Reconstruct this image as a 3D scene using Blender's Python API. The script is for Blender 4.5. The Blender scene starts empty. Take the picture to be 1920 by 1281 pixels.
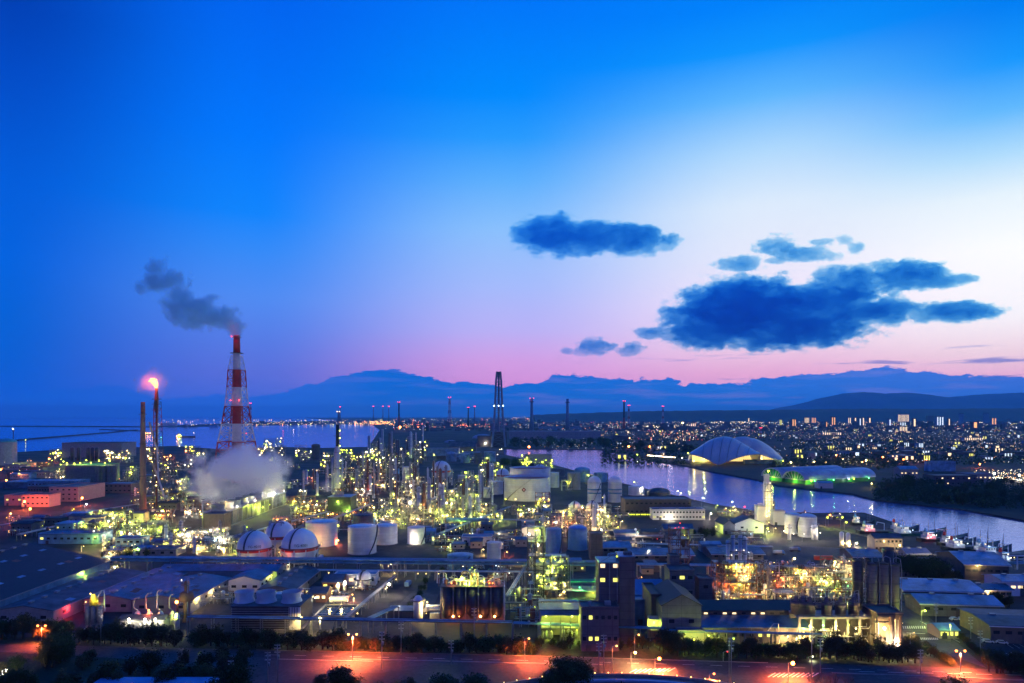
import bpy, math, random
from mathutils import Vector, Matrix
from mathutils.geometry import tessellate_polygon
random.seed(7)
sc = bpy.context.scene
C = sc.collection
# ------------------------------------------------------------------ camera
F, CX, HY, CH = 1280.0, 960.0, 779.0, 95.0      # focal length and horizon in photo pixels, eye height in metres
cam = bpy.data.cameras.new('camera'); camo = bpy.data.objects.new('camera', cam); C.objects.link(camo)
camo.location = (0, 0, CH); camo.rotation_euler = (math.radians(90), 0, 0)
cam.sensor_width = 36; cam.lens = F / 1920 * 36; cam.shift_y = (HY - 640.5) / 1920
cam.clip_start = 1; cam.clip_end = 200000
sc.camera = camo
sc.view_settings.view_transform = 'Standard'; sc.view_settings.look = 'None'
sc.view_settings.exposure = 0.0; sc.view_settings.gamma = 1
cy = sc.cycles
cy.use_denoising = True; cy.max_bounces = 7; cy.diffuse_bounces = 2; cy.glossy_bounces = 3
cy.volume_bounces = 6; cy.transparent_max_bounces = 8; cy.sample_clamp_indirect = 3.0
cy.use_light_tree = True; cy.caustics_reflective = False; cy.caustics_refractive = False
cy.volume_max_steps = 128; cy.volume_step_rate = 1.0
cy.use_adaptive_sampling = True; cy.adaptive_threshold = 0.02

def lin(c):
    return tuple(((v / 255) / 12.92 if v / 255 <= 0.04045 else ((v / 255 + 0.055) / 1.055) ** 2.4) for v in c)

# ------------------------------------------------------------------ sky (dusk gradient by direction)
world = bpy.data.worlds.new("World"); sc.world = world; world.use_nodes = True
nt = world.node_tree; nt.nodes.clear()
def N(t, nt_=None, **k):
    n = (nt_ or nt).nodes.new(t)
    for a, b in k.items(): setattr(n, a, b)
    return n
def MATH(op, a, b=None, c=None, t=None, clamp=False):
    t = t or nt
    n = t.nodes.new('ShaderNodeMath'); n.operation = op; n.use_clamp = clamp
    for i, x in enumerate((a, b, c)):
        if x is None: continue
        if isinstance(x, (int, float)): n.inputs[i].default_value = x
        else: t.links.new(x, n.inputs[i])
    return n.outputs[0]
def RANGE(x, a, b, c, d, t=None, kind='LINEAR'):
    t = t or nt
    n = t.nodes.new('ShaderNodeMapRange'); n.interpolation_type = kind
    t.links.new(x, n.inputs[0])
    for i, v in enumerate((a, b, c, d)): n.inputs[i + 1].default_value = v
    return n.outputs[0]
def MIX(f, a, b, t=None, op='MIX'):
    t = t or nt
    n = t.nodes.new('ShaderNodeMix'); n.data_type = 'RGBA'; n.blend_type = op
    for s, x in ((n.inputs[0], f), (n.inputs[6], a), (n.inputs[7], b)):
        if isinstance(x, (int, float)): s.default_value = x
        elif isinstance(x, tuple): s.default_value = (*x[:3], 1)
        else: t.links.new(x, s)
    return n.outputs[2]
tc = N('ShaderNodeTexCoord'); sep = N('ShaderNodeSeparateXYZ'); nt.links.new(tc.outputs['Generated'], sep.inputs[0])
sx, sy, sz = sep.outputs
az = MATH('DIVIDE', MATH('ARCTAN2', sx, sy), math.pi)                # -1..1, 0 straight ahead
el = MATH('DIVIDE', MATH('ARCSINE', sz), math.pi / 2)                # 0..1
def ang(px, py):
    u = (px - CX) / F; v = (HY - py) / F
    return math.atan(u) / math.pi, math.atan(v / math.hypot(1, u)) / (math.pi / 2)
COLS = [  # photo column -> (photo row, colour)
    (0,    [(0, (0, 62, 180)), (130, (0, 74, 198)), (330, (0, 92, 218)), (480, (0, 98, 222)), (600, (0, 96, 212)), (700, (0, 90, 204)), (779, (0, 84, 196))]),
    (480,  [(0, (0, 100, 240)), (250, (0, 120, 254)), (400, (14, 134, 255)), (470, (54, 140, 250)), (560, (84, 142, 244)), (640, (92, 126, 230)), (700, (98, 112, 216)), (779, (80, 104, 208))]),
    (960,  [(0, (0, 118, 250)), (180, (0, 140, 255)), (260, (40, 156, 255)), (340, (96, 178, 255)), (430, (142, 196, 255)), (540, (172, 192, 255)), (620, (196, 184, 250)), (680, (228, 166, 232)), (730, (240, 156, 222)), (779, (225, 150, 220))]),
    (1440, [(0, (0, 130, 252)), (90, (14, 150, 255)), (180, (96, 184, 255)), (280, (178, 220, 255)), (380, (226, 240, 255)), (480, (238, 240, 255)), (570, (254, 236, 255)), (650, (255, 218, 238)), (700, (255, 184, 218)), (779, (255, 165, 212))]),
    (1920, [(0, (0, 128, 245)), (110, (24, 154, 255)), (200, (100, 188, 255)), (280, (178, 224, 255)), (360, (238, 250, 256)), (460, (262, 262, 262)), (590, (262, 256, 258)), (660, (260, 226, 232)), (720, (258, 178, 212)), (779, (250, 160, 205))]),
]
BACK = [(90, [(0, (190, 110, 160)), (8, (150, 140, 220)), (20, (60, 130, 235)), (45, (0, 90, 220)), (90, (0, 70, 185))]),
        (180, [(0, (138, 96, 160)), (8, (148, 110, 186)), (20, (54, 78, 178)), (45, (0, 58, 165)), (90, (0, 70, 185))])]
knots = []
for px, rows in COLS:
    a = ang(px, 600)[0]
    st = sorted((ang(px, py)[1], c) for py, c in rows)
    top = st[-1][1]; st.append((1.0, (0, 70, 185)))
    knots.append((a, st))
knots.append((0.5, [(d / 90, c) for d, c in BACK[0][1]]))
knots.append((1.0, [(d / 90, c) for d, c in BACK[1][1]]))
knots.insert(0, (-0.5, [(0, (60, 55, 130)), (0.1, (70, 75, 165)), (0.3, (0, 66, 170)), (1, (0, 70, 185))]))
knots.insert(0, (-1.0, [(d / 90, c) for d, c in BACK[1][1]]))
col = None
for i, (a, st) in enumerate(knots):
    r = N('ShaderNodeValToRGB'); e = r.color_ramp; e.interpolation = 'EASE' if 0 else 'LINEAR'
    while len(e.elements) < len(st): e.elements.new(0.5)
    for q, (p, c) in zip(e.elements, st): q.position = p
    for q, (p, c) in zip(e.elements, st): q.color = (*lin(c), 1)
    nt.links.new(el, r.inputs[0])
    if col is None: col = r.outputs[0]
    else:
        f = RANGE(az, knots[i - 1][0], a, 0, 1, kind='SMOOTHSTEP')
        col = MIX(f, col, r.outputs[0])
# low cloud bank along the horizon: a far layer of stratus, ragged upper edge
noi = N('ShaderNodeTexNoise'); noi.inputs['Scale'].default_value = 30; noi.inputs['Detail'].default_value = 9; noi.inputs['Roughness'].default_value = 0.6
mp = N('ShaderNodeMapping'); mp.inputs['Scale'].default_value = (1, 1, 2.2); nt.links.new(tc.outputs['Generated'], mp.inputs[0]); nt.links.new(mp.outputs[0], noi.inputs[0])
tops = [(-400, 760), (0, 745), (200, 722), (300, 745), (420, 740), (470, 742), (560, 728), (640, 706), (740, 697), (800, 708), (860, 716), (960, 722), (1010, 716), (1060, 702), (1120, 708), (1200, 709), (1300, 718), (1360, 722), (1450, 706), (1560, 697), (1700, 692), (1800, 702), (1920, 708), (2300, 700)]
fc = N('ShaderNodeFloatCurve'); m = fc.mapping; cv = m.curves[0]
for px, py in tops:
    u = (px - CX) / F
    cv.points.new((math.atan(u) + 1) / 2, ang(px, py)[1] * 8)
cv.points.remove(cv.points[0]) if cv.points[0].location[0] < 0.001 and len(cv.points) > 3 else None
m.update()
a01 = MATH('MULTIPLY_ADD', az, math.pi / 2, 0.5, clamp=True)
nt.links.new(a01, fc.inputs[1])
top = MATH('DIVIDE', fc.outputs[0], 8)
d = MATH('SUBTRACT', MATH('ADD', top, MATH('MULTIPLY', MATH('SUBTRACT', noi.outputs[0], 0.5), 0.02)), el)
bank = RANGE(d, -0.0003, 0.0010, 0, 1, kind='SMOOTHSTEP')
rl = N('ShaderNodeValToRGB'); e = rl.color_ramp
while len(e.elements) < 6: e.elements.new(0.5)
for q, (px, c) in zip(e.elements, [(-300, (0, 72, 176)), (300, (10, 86, 196)), (600, (10, 102, 212)), (1000, (16, 110, 218)), (1400, (50, 122, 226)), (1920, (88, 124, 228))]):
    q.position = (math.atan((px - CX) / F) + 1) / 2
for q, (px, c) in zip(e.elements, [(-300, (0, 72, 176)), (300, (10, 86, 196)), (600, (10, 102, 212)), (1000, (16, 110, 218)), (1400, (50, 122, 226)), (1920, (88, 124, 228))]):
    q.color = (*lin(c), 1)
nt.links.new(a01, rl.inputs[0])
lowf = RANGE(el, 0.0, 0.055, 0.85, 0.0)
n2 = N('ShaderNodeTexNoise'); n2.inputs['Scale'].default_value = 9; n2.inputs['Detail'].default_value = 6
mp2 = N('ShaderNodeMapping'); mp2.inputs['Scale'].default_value = (1, 1, 9); nt.links.new(tc.outputs['Generated'], mp2.inputs[0]); nt.links.new(mp2.outputs[0], n2.inputs[0])
bcol = MIX(lowf, rl.outputs[0], (*lin((0, 104, 212)),))
bcol = MIX(MATH('MULTIPLY', RANGE(n2.outputs[0], 0.5, 0.72, 0, 1), 0.14), bcol, col)
leftf = RANGE(az, ang(700, 700)[0], ang(150, 700)[0], 1.0, 0.55)
col = MIX(MATH('MULTIPLY', bank, leftf), col, bcol)
# thin streaks of cloud above the bank on the right
n3 = N('ShaderNodeTexNoise'); n3.inputs['Scale'].default_value = 7; n3.inputs['Detail'].default_value = 7
mp3 = N('ShaderNodeMapping'); mp3.inputs['Scale'].default_value = (1, 1, 15); mp3.inputs['Location'].default_value = (0.3, 0.1, 0.05)
nt.links.new(tc.outputs['Generated'], mp3.inputs[0]); nt.links.new(mp3.outputs[0], n3.inputs[0])
sf = MATH('MULTIPLY', RANGE(n3.outputs[0], 0.60, 0.66, 0, 1), MATH('MULTIPLY', RANGE(el, 0.04, 0.062, 1, 0), RANGE(az, 0.02, 0.08, 0, 1)))
col = MIX(MATH('MULTIPLY', sf, 0.8), col, lin((90, 110, 205)))
col = MIX(RANGE(el, -0.004, 0.0, 1, 0), col, lin((0, 50, 120)))
# the sky itself is brighter than it looks through the evening haze near the horizon
thick = MATH('MINIMUM', MATH('DIVIDE', 0.024, MATH('MAXIMUM', sz, 0.001)), 1.8)
gain = MATH('EXPONENT', MATH('MULTIPLY', thick, 0.52))
vs = N('ShaderNodeVectorMath'); vs.operation = 'SCALE'; nt.links.new(col, vs.inputs[0]); nt.links.new(gain, vs.inputs[3]); col = vs.outputs[0]
bg = N('ShaderNodeBackground'); bg.inputs[1].default_value = 1.0; nt.links.new(col, bg.inputs[0])
wo = N('ShaderNodeOutputWorld'); nt.links.new(bg.outputs[0], wo.inputs[0])

# ------------------------------------------------------------------ pixel <-> ground helpers
def YD(py, z=0.0): return (CH - z) * F / (py - HY)                    # distance of the ground seen at a photo row
def PX(px, Y): return (px - CX) * Y / F
def PZ(py, Y): return CH - (py - HY) * Y / F
def G(px, py, z=0.0):
    Y = YD(py, z); return Vector((PX(px, Y), Y, z))
# ------------------------------------------------------------------ mesh builder
class MB:
    def __init__(s): s.v = []; s.f = []; s.sm = []
    def add(s, vs, fs, sm=False):
        o = len(s.v); s.v += [tuple(p) for p in vs]
        for f in fs: s.f.append(tuple(i + o for i in f)); s.sm.append(sm)
        return s
    def box(s, x0, x1, y0, y1, z0, z1):
        return s.add([(x0, y0, z0), (x1, y0, z0), (x1, y1, z0), (x0, y1, z0), (x0, y0, z1), (x1, y0, z1), (x1, y1, z1), (x0, y1, z1)],
                     [(3, 2, 1, 0), (4, 5, 6, 7), (0, 1, 5, 4), (1, 2, 6, 5), (2, 3, 7, 6), (3, 0, 4, 7)])
    def beam(s, p, q, w, h=None):
        p = Vector(p); q = Vector(q); d = (q - p)
        if d.length < 1e-6: return s
        d.normalize(); h = h or w
        up = Vector((0, 0, 1)) if abs(d.z) < 0.95 else Vector((0, 1, 0))
        a = d.cross(up).normalized() * w / 2; b = a.cross(d).normalized() * h / 2
        return s.add([p - a - b, p + a - b, p + a + b, p - a + b, q - a - b, q + a - b, q + a + b, q - a + b],
                     [(0, 1, 2, 3), (7, 6, 5, 4), (0, 4, 5, 1), (1, 5, 6, 2), (2, 6, 7, 3), (3, 7, 4, 0)])
    def lathe(s, cx, cy, prof, n=16, sm=True, cap=True):
        o = len(s.v); k = len(prof)
        for r, z in prof:
            for i in range(n):
                a = 2 * math.pi * i / n; s.v.append((cx + r * math.cos(a), cy + r * math.sin(a), z))
        for j in range(k - 1):
            for i in range(n):
                i2 = (i + 1) % n
                s.f.append((o + j * n + i, o + j * n + i2, o + (j + 1) * n + i2, o + (j + 1) * n + i)); s.sm.append(sm)
        if cap:
            if prof[0][0] > 1e-6: s.f.append(tuple(o + i for i in range(n))[::-1]); s.sm.append(False)
            if prof[-1][0] > 1e-6: s.f.append(tuple(o + (k - 1) * n + i for i in range(n))); s.sm.append(False)
        return s
    def cyl(s, x, y, z0, z1, r, r1=None, n=14): return s.lathe(x, y, [(r, z0), (r if r1 is None else r1, z1)], n)
    def sphere(s, x, y, z, r, n=20, k=12, sz=1.0, z0=-1.0, z1=1.0):
        pr = []
        a0, a1 = math.asin(z0), math.asin(z1)
        for j in range(k + 1):
            a = a0 + (a1 - a0) * j / k; pr.append((max(r * math.cos(a), 1e-4), z + r * sz * math.sin(a)))
        return s.lathe(x, y, pr, n, cap=(z0 > -1 or z1 < 1))
    def tube(s, pts, r, n=6):
        pts = [Vector(p) for p in pts]; o = len(s.v); fr = None
        for i, p in enumerate(pts):
            d = (pts[min(i + 1, len(pts) - 1)] - pts[max(i - 1, 0)]).normalized()
            if fr is None or abs(d.dot(fr)) > 0.95: fr = Vector((0, 0, 1)) if abs(d.z) < 0.9 else Vector((0, 1, 0.01))
            a = d.cross(fr).normalized(); b = d.cross(a).normalized()
            for j in range(n):
                t = 2 * math.pi * j / n; s.v.append(tuple(p + a * r * math.cos(t) + b * r * math.sin(t)))
        for i in range(len(pts) - 1):
            for j in range(n):
                j2 = (j + 1) % n; s.f.append((o + i * n + j, o + i * n + j2, o + (i + 1) * n + j2, o + (i + 1) * n + j)); s.sm.append(True)
        s.f.append(tuple(o + j for j in range(n))); s.sm.append(False)
        s.f.append(tuple(o + (len(pts) - 1) * n + j for j in range(n))[::-1]); s.sm.append(False)
        return s
    def arch(s, x0, x1, y0, y1, z0, prof):       # profile (t 0..1, z) extruded along y
        k = len(prof); X = [x0 + (x1 - x0) * t for t, _ in prof]
        vs = [(X[i], y0, z0 + prof[i][1]) for i in range(k)] + [(X[i], y1, z0 + prof[i][1]) for i in range(k)]
        return s.add(vs, [(i, i + 1, k + i + 1, k + i) for i in range(k - 1)], True)
    def gable(s, x0, x1, y0, y1, z0, z1, along='y', over=0.6, th=0.35):
        if along == 'y':
            c = (x0 + x1) / 2; x0 -= over; x1 += over; y0 -= over; y1 += over
            A = [(x0, z0), (c, z1), (x1, z0), (x1, z0 + th), (c, z1 + th), (x0, z0 + th)]
            vs = [(x, y0, z) for x, z in A] + [(x, y1, z) for x, z in A]
        else:
            c = (y0 + y1) / 2; x0 -= over; x1 += over; y0 -= over; y1 += over
            A = [(y0, z0), (c, z1), (y1, z0), (y1, z0 + th), (c, z1 + th), (y0, z0 + th)]
            vs = [(x0, y, z) for y, z in A] + [(x1, y, z) for y, z in A]
        fs = [(0, 1, 4, 5), (1, 2, 3, 4), (6 + 5, 6 + 4, 6 + 1, 6), (6 + 4, 6 + 3, 6 + 2, 6 + 1)]
        for i in range(6): j = (i + 1) % 6; fs.append((i, i + 6, j + 6, j))
        return s.add(vs, fs)
    def gwall(s, x0, x1, y0, y1, z0, zt, zr, along='y'):
        if along == 'y':
            c = (x0 + x1) / 2; A = [(x0, z0), (x1, z0), (x1, zt), (c, zr), (x0, zt)]
            vs = [(x, y0, z) for x, z in A] + [(x, y1, z) for x, z in A]
        else:
            c = (y0 + y1) / 2; A = [(y0, z0), (y1, z0), (y1, zt), (c, zr), (y0, zt)]
            vs = [(x0, y, z) for y, z in A] + [(x1, y, z) for y, z in A]
        fs = [(0, 1, 2, 3, 4), (9, 8, 7, 6, 5)]
        for i in range(5): j = (i + 1) % 5; fs.append((i, i + 5, j + 5, j))
        return s.add(vs, fs)
    def build(s, name, mt, parent=None, loc=None, fix=True):
        me = bpy.data.meshes.new(name); me.from_pydata(s.v, [], s.f)
        me.polygons.foreach_set('use_smooth', s.sm); me.materials.append(mt); me.update()
        o = bpy.data.objects.new(name, me); C.objects.link(o)
        if parent is not None: o.parent = parent
        if loc is not None: o.location = loc
        return o
def thing(name, label, cat, loc=(0, 0, 0), rz=0.0, group=None):
    o = bpy.data.objects.new(name, None); o.empty_display_size = 0.5; C.objects.link(o)
    o.location = loc; o.rotation_euler = (0, 0, rz); return tag(o, label, cat, group)
def tag(o, label, cat, group=None):
    o['label'] = label; o['category'] = cat
    if group: o['group'] = group
    return o
def struct(o): o['kind'] = 'structure'; return o
def inst(name, me, parent, loc, scale=(1, 1, 1), rz=0.0):
    o = bpy.data.objects.new(name, me); C.objects.link(o); o.parent = parent; o.location = loc; o.scale = scale
    if rz: o.rotation_euler = (0, 0, rz)
    return o
def dup(root, loc, rz=None, label=None, group=None, scale=None):
    r = root.copy(); C.objects.link(r); r.location = loc
    if rz is not None: r.rotation_euler = (0, 0, rz)
    if label: r['label'] = label
    if group: r['group'] = group
    if scale: r.scale = scale
    for ch in root.children:
        c = ch.copy(); C.objects.link(c); c.parent = r
        for g in ch.children:
            d_ = g.copy(); C.objects.link(d_); d_.parent = c
    return r
# ------------------------------------------------------------------ materials
MATS = {}
def mat(name, c, rough=0.6, metal=0.0, var=0.18, scale=0.35, bump=0.0, kind=None, k=(1, 1), obj_rand=0.12, spec=0.5, c2=None):
    if name in MATS: return MATS[name]
    m = bpy.data.materials.new(name); m.use_nodes = True; t = m.node_tree; b = t.nodes['Principled BSDF']
    b.inputs['Roughness'].default_value = rough; b.inputs['Metallic'].default_value = metal
    b.inputs['Specular IOR Level'].default_value = spec
    tc = t.nodes.new('ShaderNodeTexCoord'); n = t.nodes.new('ShaderNodeTexNoise')
    n.inputs['Scale'].default_value = scale; n.inputs['Detail'].default_value = 6; n.inputs['Roughness'].default_value = 0.65
    t.links.new(tc.outputs['Object'], n.inputs[0])
    f = RANGE(n.outputs[0], 0.3, 0.7, 0, 1, t)
    lo = tuple(v * (1 - var * 1.6) for v in c); hi = c2 or tuple(min(v * (1 + var), 0.95) for v in c)
    cc = MIX(f, lo, hi, t)
    oi = t.nodes.new('ShaderNodeObjectInfo')
    g = RANGE(oi.outputs['Random'], 0, 1, 1 - obj_rand, 1 + obj_rand, t)
    if kind == 'ribs':                                   # corrugated sheet
        w = t.nodes.new('ShaderNodeTexWave'); w.inputs['Scale'].default_value = k[0]; w.bands_direction = 'XYZ'[int(k[1])]
        t.links.new(tc.outputs['Object'], w.inputs[0]); bp = t.nodes.new('ShaderNodeBump'); bp.inputs['Strength'].default_value = 0.35; bp.inputs['Distance'].default_value = 0.3
        t.links.new(w.outputs['Fac'], bp.inputs['Height']); t.links.new(bp.outputs[0], b.inputs['Normal'])
        cc = MIX(MATH('MULTIPLY', w.outputs['Fac'], 0.25, t=t), cc, tuple(v * 0.5 for v in c), t)
    if kind == 'panel':                                  # sheet or panel seams
        br = t.nodes.new('ShaderNodeTexBrick'); br.inputs['Scale'].default_value = 1; br.inputs['Brick Width'].default_value = k[0]; br.inputs['Row Height'].default_value = k[1]
        br.inputs['Mortar Size'].default_value = 0.09; br.offset = 0
        br.inputs['Color1'].default_value = (1, 1, 1, 1); br.inputs['Color2'].default_value = (0.88, 0.88, 0.88, 1); br.inputs['Mortar'].default_value = (0.55, 0.55, 0.55, 1) if 'tank' not in name else (.78, .77, .76, 1)
        sp = t.nodes.new('ShaderNodeSeparateXYZ'); cb = t.nodes.new('ShaderNodeCombineXYZ'); t.links.new(tc.outputs['Object'], sp.inputs[0])
        t.links.new(MATH('ADD', sp.outputs[0], sp.outputs[1], t=t), cb.inputs[0]); t.links.new(sp.outputs[2], cb.inputs[1]); t.links.new(cb.outputs[0], br.inputs[0])
        cc = MIX(1.0, cc, br.outputs[0], t, 'MULTIPLY')
    v = t.nodes.new('ShaderNodeVectorMath'); v.operation = 'SCALE'; t.links.new(cc, v.inputs[0]); t.links.new(g, v.inputs[3])
    t.links.new(v.outputs[0], b.inputs['Base Color'])
    if bump:
        bp = t.nodes.new('ShaderNodeBump'); bp.inputs['Strength'].default_value = bump; bp.inputs['Distance'].default_value = 0.4
        t.links.new(n.outputs[0], bp.inputs['Height']); t.links.new(bp.outputs[0], b.inputs['Normal'])
    MATS[name] = m; return m
def emit(name, c, s):
    if name in MATS: return MATS[name]
    m = bpy.data.materials.new(name); m.use_nodes = True; t = m.node_tree; b = t.nodes['Principled BSDF']
    b.inputs['Base Color'].default_value = (0.3, 0.3, 0.3, 1); b.inputs['Emission Color'].default_value = (*c, 1); b.inputs['Emission Strength'].default_value = s
    MATS[name] = m; return m

STEEL = mat('dark steel', (0.10, 0.10, 0.11), 0.5, 0.4, scale=0.8)
GSTEEL = mat('galvanised steel', (0.32, 0.33, 0.34), 0.45, 0.5, scale=0.8)
SILVER = mat('aluminium cladding', (0.55, 0.54, 0.52), 0.32, 0.75, var=0.12, scale=0.4)
RUST = mat('oxide red steel', (0.22, 0.10, 0.07), 0.7, 0.1, scale=0.6)
WHITE = mat('white tank paint', (0.78, 0.78, 0.77), 0.38, var=0.07, scale=0.12)
TANKW = mat('white tank plates', (0.78, 0.78, 0.77), 0.38, var=0.10, scale=0.1, kind='panel', k=(7, 2.4))
CREAM = mat('cream wall', (0.42, 0.37, 0.32), 0.8, var=0.1, scale=0.2)
GREYW = mat('grey wall', (0.17, 0.165, 0.175), 0.8, var=0.15, kind='panel', k=(6, 3.2))
PURPW = mat('mauve concrete wall', (0.155, 0.13, 0.14), 0.85, var=0.12, kind='panel', k=(5, 3.4))
DARKW = mat('dark clad wall', (0.10, 0.09, 0.10), 0.75, kind='ribs', k=(1.6, 0))
PALEW = mat('pale clad wall', (0.34, 0.34, 0.36), 0.7, kind='ribs', k=(1.6, 0))
CONC = mat('concrete', (0.26, 0.25, 0.24), 0.85, scale=0.25, bump=0.2)
BROOF = mat('blue metal roof', (0.06, 0.15, 0.26), 0.42, 0.0, kind='ribs', k=(1.1, 0), scale=0.12, var=0.5)
LROOF = mat('light blue metal roof', (0.17, 0.38, 0.56), 0.42, 0.0, kind='ribs', k=(1.0, 0), scale=0.12, var=0.4)
DROOF = mat('dark slate roof', (0.022, 0.026, 0.034), 0.6, kind='ribs', k=(0.8, 0), scale=0.2)
GROOF = mat('grey roof', (0.09, 0.10, 0.12), 0.6, scale=0.12, var=.45)
RED = mat('red paint', (0.55, 0.03, 0.03), 0.45, var=0.1)
BLUET = mat('blue tank paint', (0.14, 0.34, 0.60), 0.4, var=0.1)
DSILO = mat('dark silo steel', (0.085, 0.08, 0.09), 0.45, 0.3, scale=0.4, kind='panel', k=(40, 3.0))
GLASS = mat('dark window glass', (0.03, 0.035, 0.045), 0.12, var=0.1)
GREEN = mat('green painted wall', (0.05, 0.42, 0.12), 0.7)
ORANGE = mat('orange paint', (0.6, 0.2, 0.04), 0.5)
BLACK = mat('black paint', (0.02, 0.02, 0.022), 0.5)
PBLUE = mat('pale blue sheet', (0.55, 0.68, 0.76), 0.4, kind='ribs', k=(1.0, 0), scale=0.1)
TEAL = mat('copper green paint', (0.10, 0.45, 0.42), 0.5)
BARK = mat('bark', (0.07, 0.055, 0.045), 0.9, scale=2)
# lamp glow: name -> (colour, strength)
LC = {'lime': ((0.80, 1.0, 0.04), 14), 'warm': ((1.0, 0.70, 0.22), 18), 'white': ((1.0, 0.86, 0.62), 20), 'amber': ((1.0, 0.42, 0.09), 24),
      'orange': ((1.0, 0.24, 0.03), 40), 'red': ((1.0, 0.03, 0.03), 12), 'cool': ((0.7, 0.9, 1.0), 20), 'green': ((0.15, 1.0, 0.25), 16)}
EM = {k: emit('lit ' + k, c, s) for k, (c, s) in LC.items()}
ES = {k: emit('small lit ' + k, c, s * .34) for k, (c, s) in LC.items()}
WIN = {'y': emit('window yellow', (0.95, 0.9, 0.12), 1.6), 'w': emit('window warm', (1.0, 0.72, 0.38), 1.8), 'o': emit('window orange', (1.0, 0.45, 0.12), 1.6),
       'c': emit('window cool', (0.75, 0.9, 1.0), 1.5), 'd': GLASS}
def octa(r):
    b = MB(); b.sphere(0, 0, 0, r, 6, 4); return b
BULB = {}; BULS = {}
for k in LC:
    o = octa(1.0).build('bulb', EM[k]); BULB[k] = o.data; bpy.data.objects.remove(o)
    o = octa(1.0).build('small bulb', ES[k]); BULS[k] = o.data; bpy.data.objects.remove(o)
_ub = MB().box(-0.5, 0.5, -0.5, 0.5, -0.5, 0.5)
WM = {}
for k in WIN:
    o = _ub.build('window', WIN[k]); WM[k] = o.data; bpy.data.objects.remove(o)
def lamp(parent, x, y, z, c='lime', r=0.45): return inst('lamp', (BULB if r >= .5 else BULS)[c], parent, (x, y, z), (r, r, r))
def window(parent, x, y, z, w, h, k='d', side='f', t=0.12):
    s = (w, t, h) if side == 'f' else (t, w, h)
    return inst('window', WM[k], parent, (x, y, z), s)
# ------------------------------------------------------------------ water, land, roads, hills
def shade_out(m, t): return t.nodes['Principled BSDF']
wm = bpy.data.materials.new('harbour water'); wm.use_nodes = True; t = wm.node_tree; b = t.nodes['Principled BSDF']
b.inputs['Base Color'].default_value = (0.20, 0.38, 0.80, 1); b.inputs['Metallic'].default_value = 0.55; b.inputs['Specular Tint'].default_value = (0.45, 0.64, 1.0, 1); b.inputs['Roughness'].default_value = 0.07; b.inputs['IOR'].default_value = 1.33
tcw = t.nodes.new('ShaderNodeTexCoord'); mpw = t.nodes.new('ShaderNodeMapping'); mpw.inputs['Scale'].default_value = (0.5, 1, 1); t.links.new(tcw.outputs['Object'], mpw.inputs[0])
nw = t.nodes.new('ShaderNodeTexNoise'); nw.inputs['Scale'].default_value = 0.35; nw.inputs['Detail'].default_value = 4; t.links.new(mpw.outputs[0], nw.inputs[0])
nw2 = t.nodes.new('ShaderNodeTexNoise'); nw2.inputs['Scale'].default_value = 0.006; nw2.inputs['Detail'].default_value = 4; t.links.new(mpw.outputs[0], nw2.inputs[0])
bw = t.nodes.new('ShaderNodeBump'); bw.inputs['Distance'].default_value = 0.35
t.links.new(RANGE(nw2.outputs[0], 0.35, 0.65, 0.35, 1.0, t), bw.inputs['Strength']); t.links.new(nw.outputs[0], bw.inputs['Height']); t.links.new(bw.outputs[0], b.inputs['Normal'])
WZ = -1.5
w = MB().add([(-60000, -500, WZ), (60000, -500, WZ), (60000, 60000, WZ), (-60000, 60000, WZ)], [(0, 1, 2, 3)]).build('water', wm); struct(w)

def land_mat(name, c1, c2, scale, rough=0.9, bump=0.0):
    m = bpy.data.materials.new(name); m.use_nodes = True; t = m.node_tree; b = t.nodes['Principled BSDF']; b.inputs['Roughness'].default_value = rough
    tc = t.nodes.new('ShaderNodeTexCoord')
    n = t.nodes.new('ShaderNodeTexNoise'); n.inputs['Scale'].default_value = scale; n.inputs['Detail'].default_value = 8; t.links.new(tc.outputs['Object'], n.inputs[0])
    n2 = t.nodes.new('ShaderNodeTexNoise'); n2.inputs['Scale'].default_value = scale * 14; n2.inputs['Detail'].default_value = 5; t.links.new(tc.outputs['Object'], n2.inputs[0])
    br = t.nodes.new('ShaderNodeTexVoronoi'); br.distance = 'CHEBYCHEV'; br.inputs['Scale'].default_value = scale * 1.6; t.links.new(tc.outputs['Object'], br.inputs[0])
    cc = MIX(RANGE(n.outputs[0], 0.4, 0.6, 0, 1, t), c1, c2, t)
    cc = MIX(0.45, cc, br.outputs['Color'], t, 'MULTIPLY') if 0 else cc
    sp = t.nodes.new('ShaderNodeSeparateColor'); t.links.new(br.outputs['Color'], sp.inputs[0])
    v = t.nodes.new('ShaderNodeVectorMath'); v.operation = 'SCALE'; t.links.new(cc, v.inputs[0])
    t.links.new(MATH('MULTIPLY', RANGE(n2.outputs[0], 0.3, 0.7, 0.65, 1.25, t), RANGE(sp.outputs[0], 0, 1, 0.7, 1.25, t), t=t), v.inputs[3])
    t.links.new(v.outputs[0], b.inputs['Base Color'])
    if bump:
        bp = t.nodes.new('ShaderNodeBump'); bp.inputs['Strength'].default_value = bump; t.links.new(n2.outputs[0], bp.inputs['Height']); t.links.new(bp.outputs[0], b.inputs['Normal'])
    return m
GROUND = land_mat('plant ground', (0.028, 0.026, 0.027), (0.072, 0.066, 0.066), 0.018)
FAR = land_mat('town ground', (0.012, 0.016, 0.012), (0.035, 0.036, 0.036), 0.006)
GRASS = land_mat('grass and scrub', (0.02, 0.035, 0.014), (0.05, 0.06, 0.03), 0.05)
ASPH = land_mat('asphalt', (0.05, 0.05, 0.052), (0.08, 0.078, 0.078), 0.05, 0.75)
ASPH2 = land_mat('worn plant road', (0.04, 0.039, 0.04), (0.07, 0.068, 0.07), 0.05, 0.8)
SAND = land_mat('bare soil', (0.09, 0.06, 0.045), (0.14, 0.10, 0.08), 0.03, 0.95)
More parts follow.
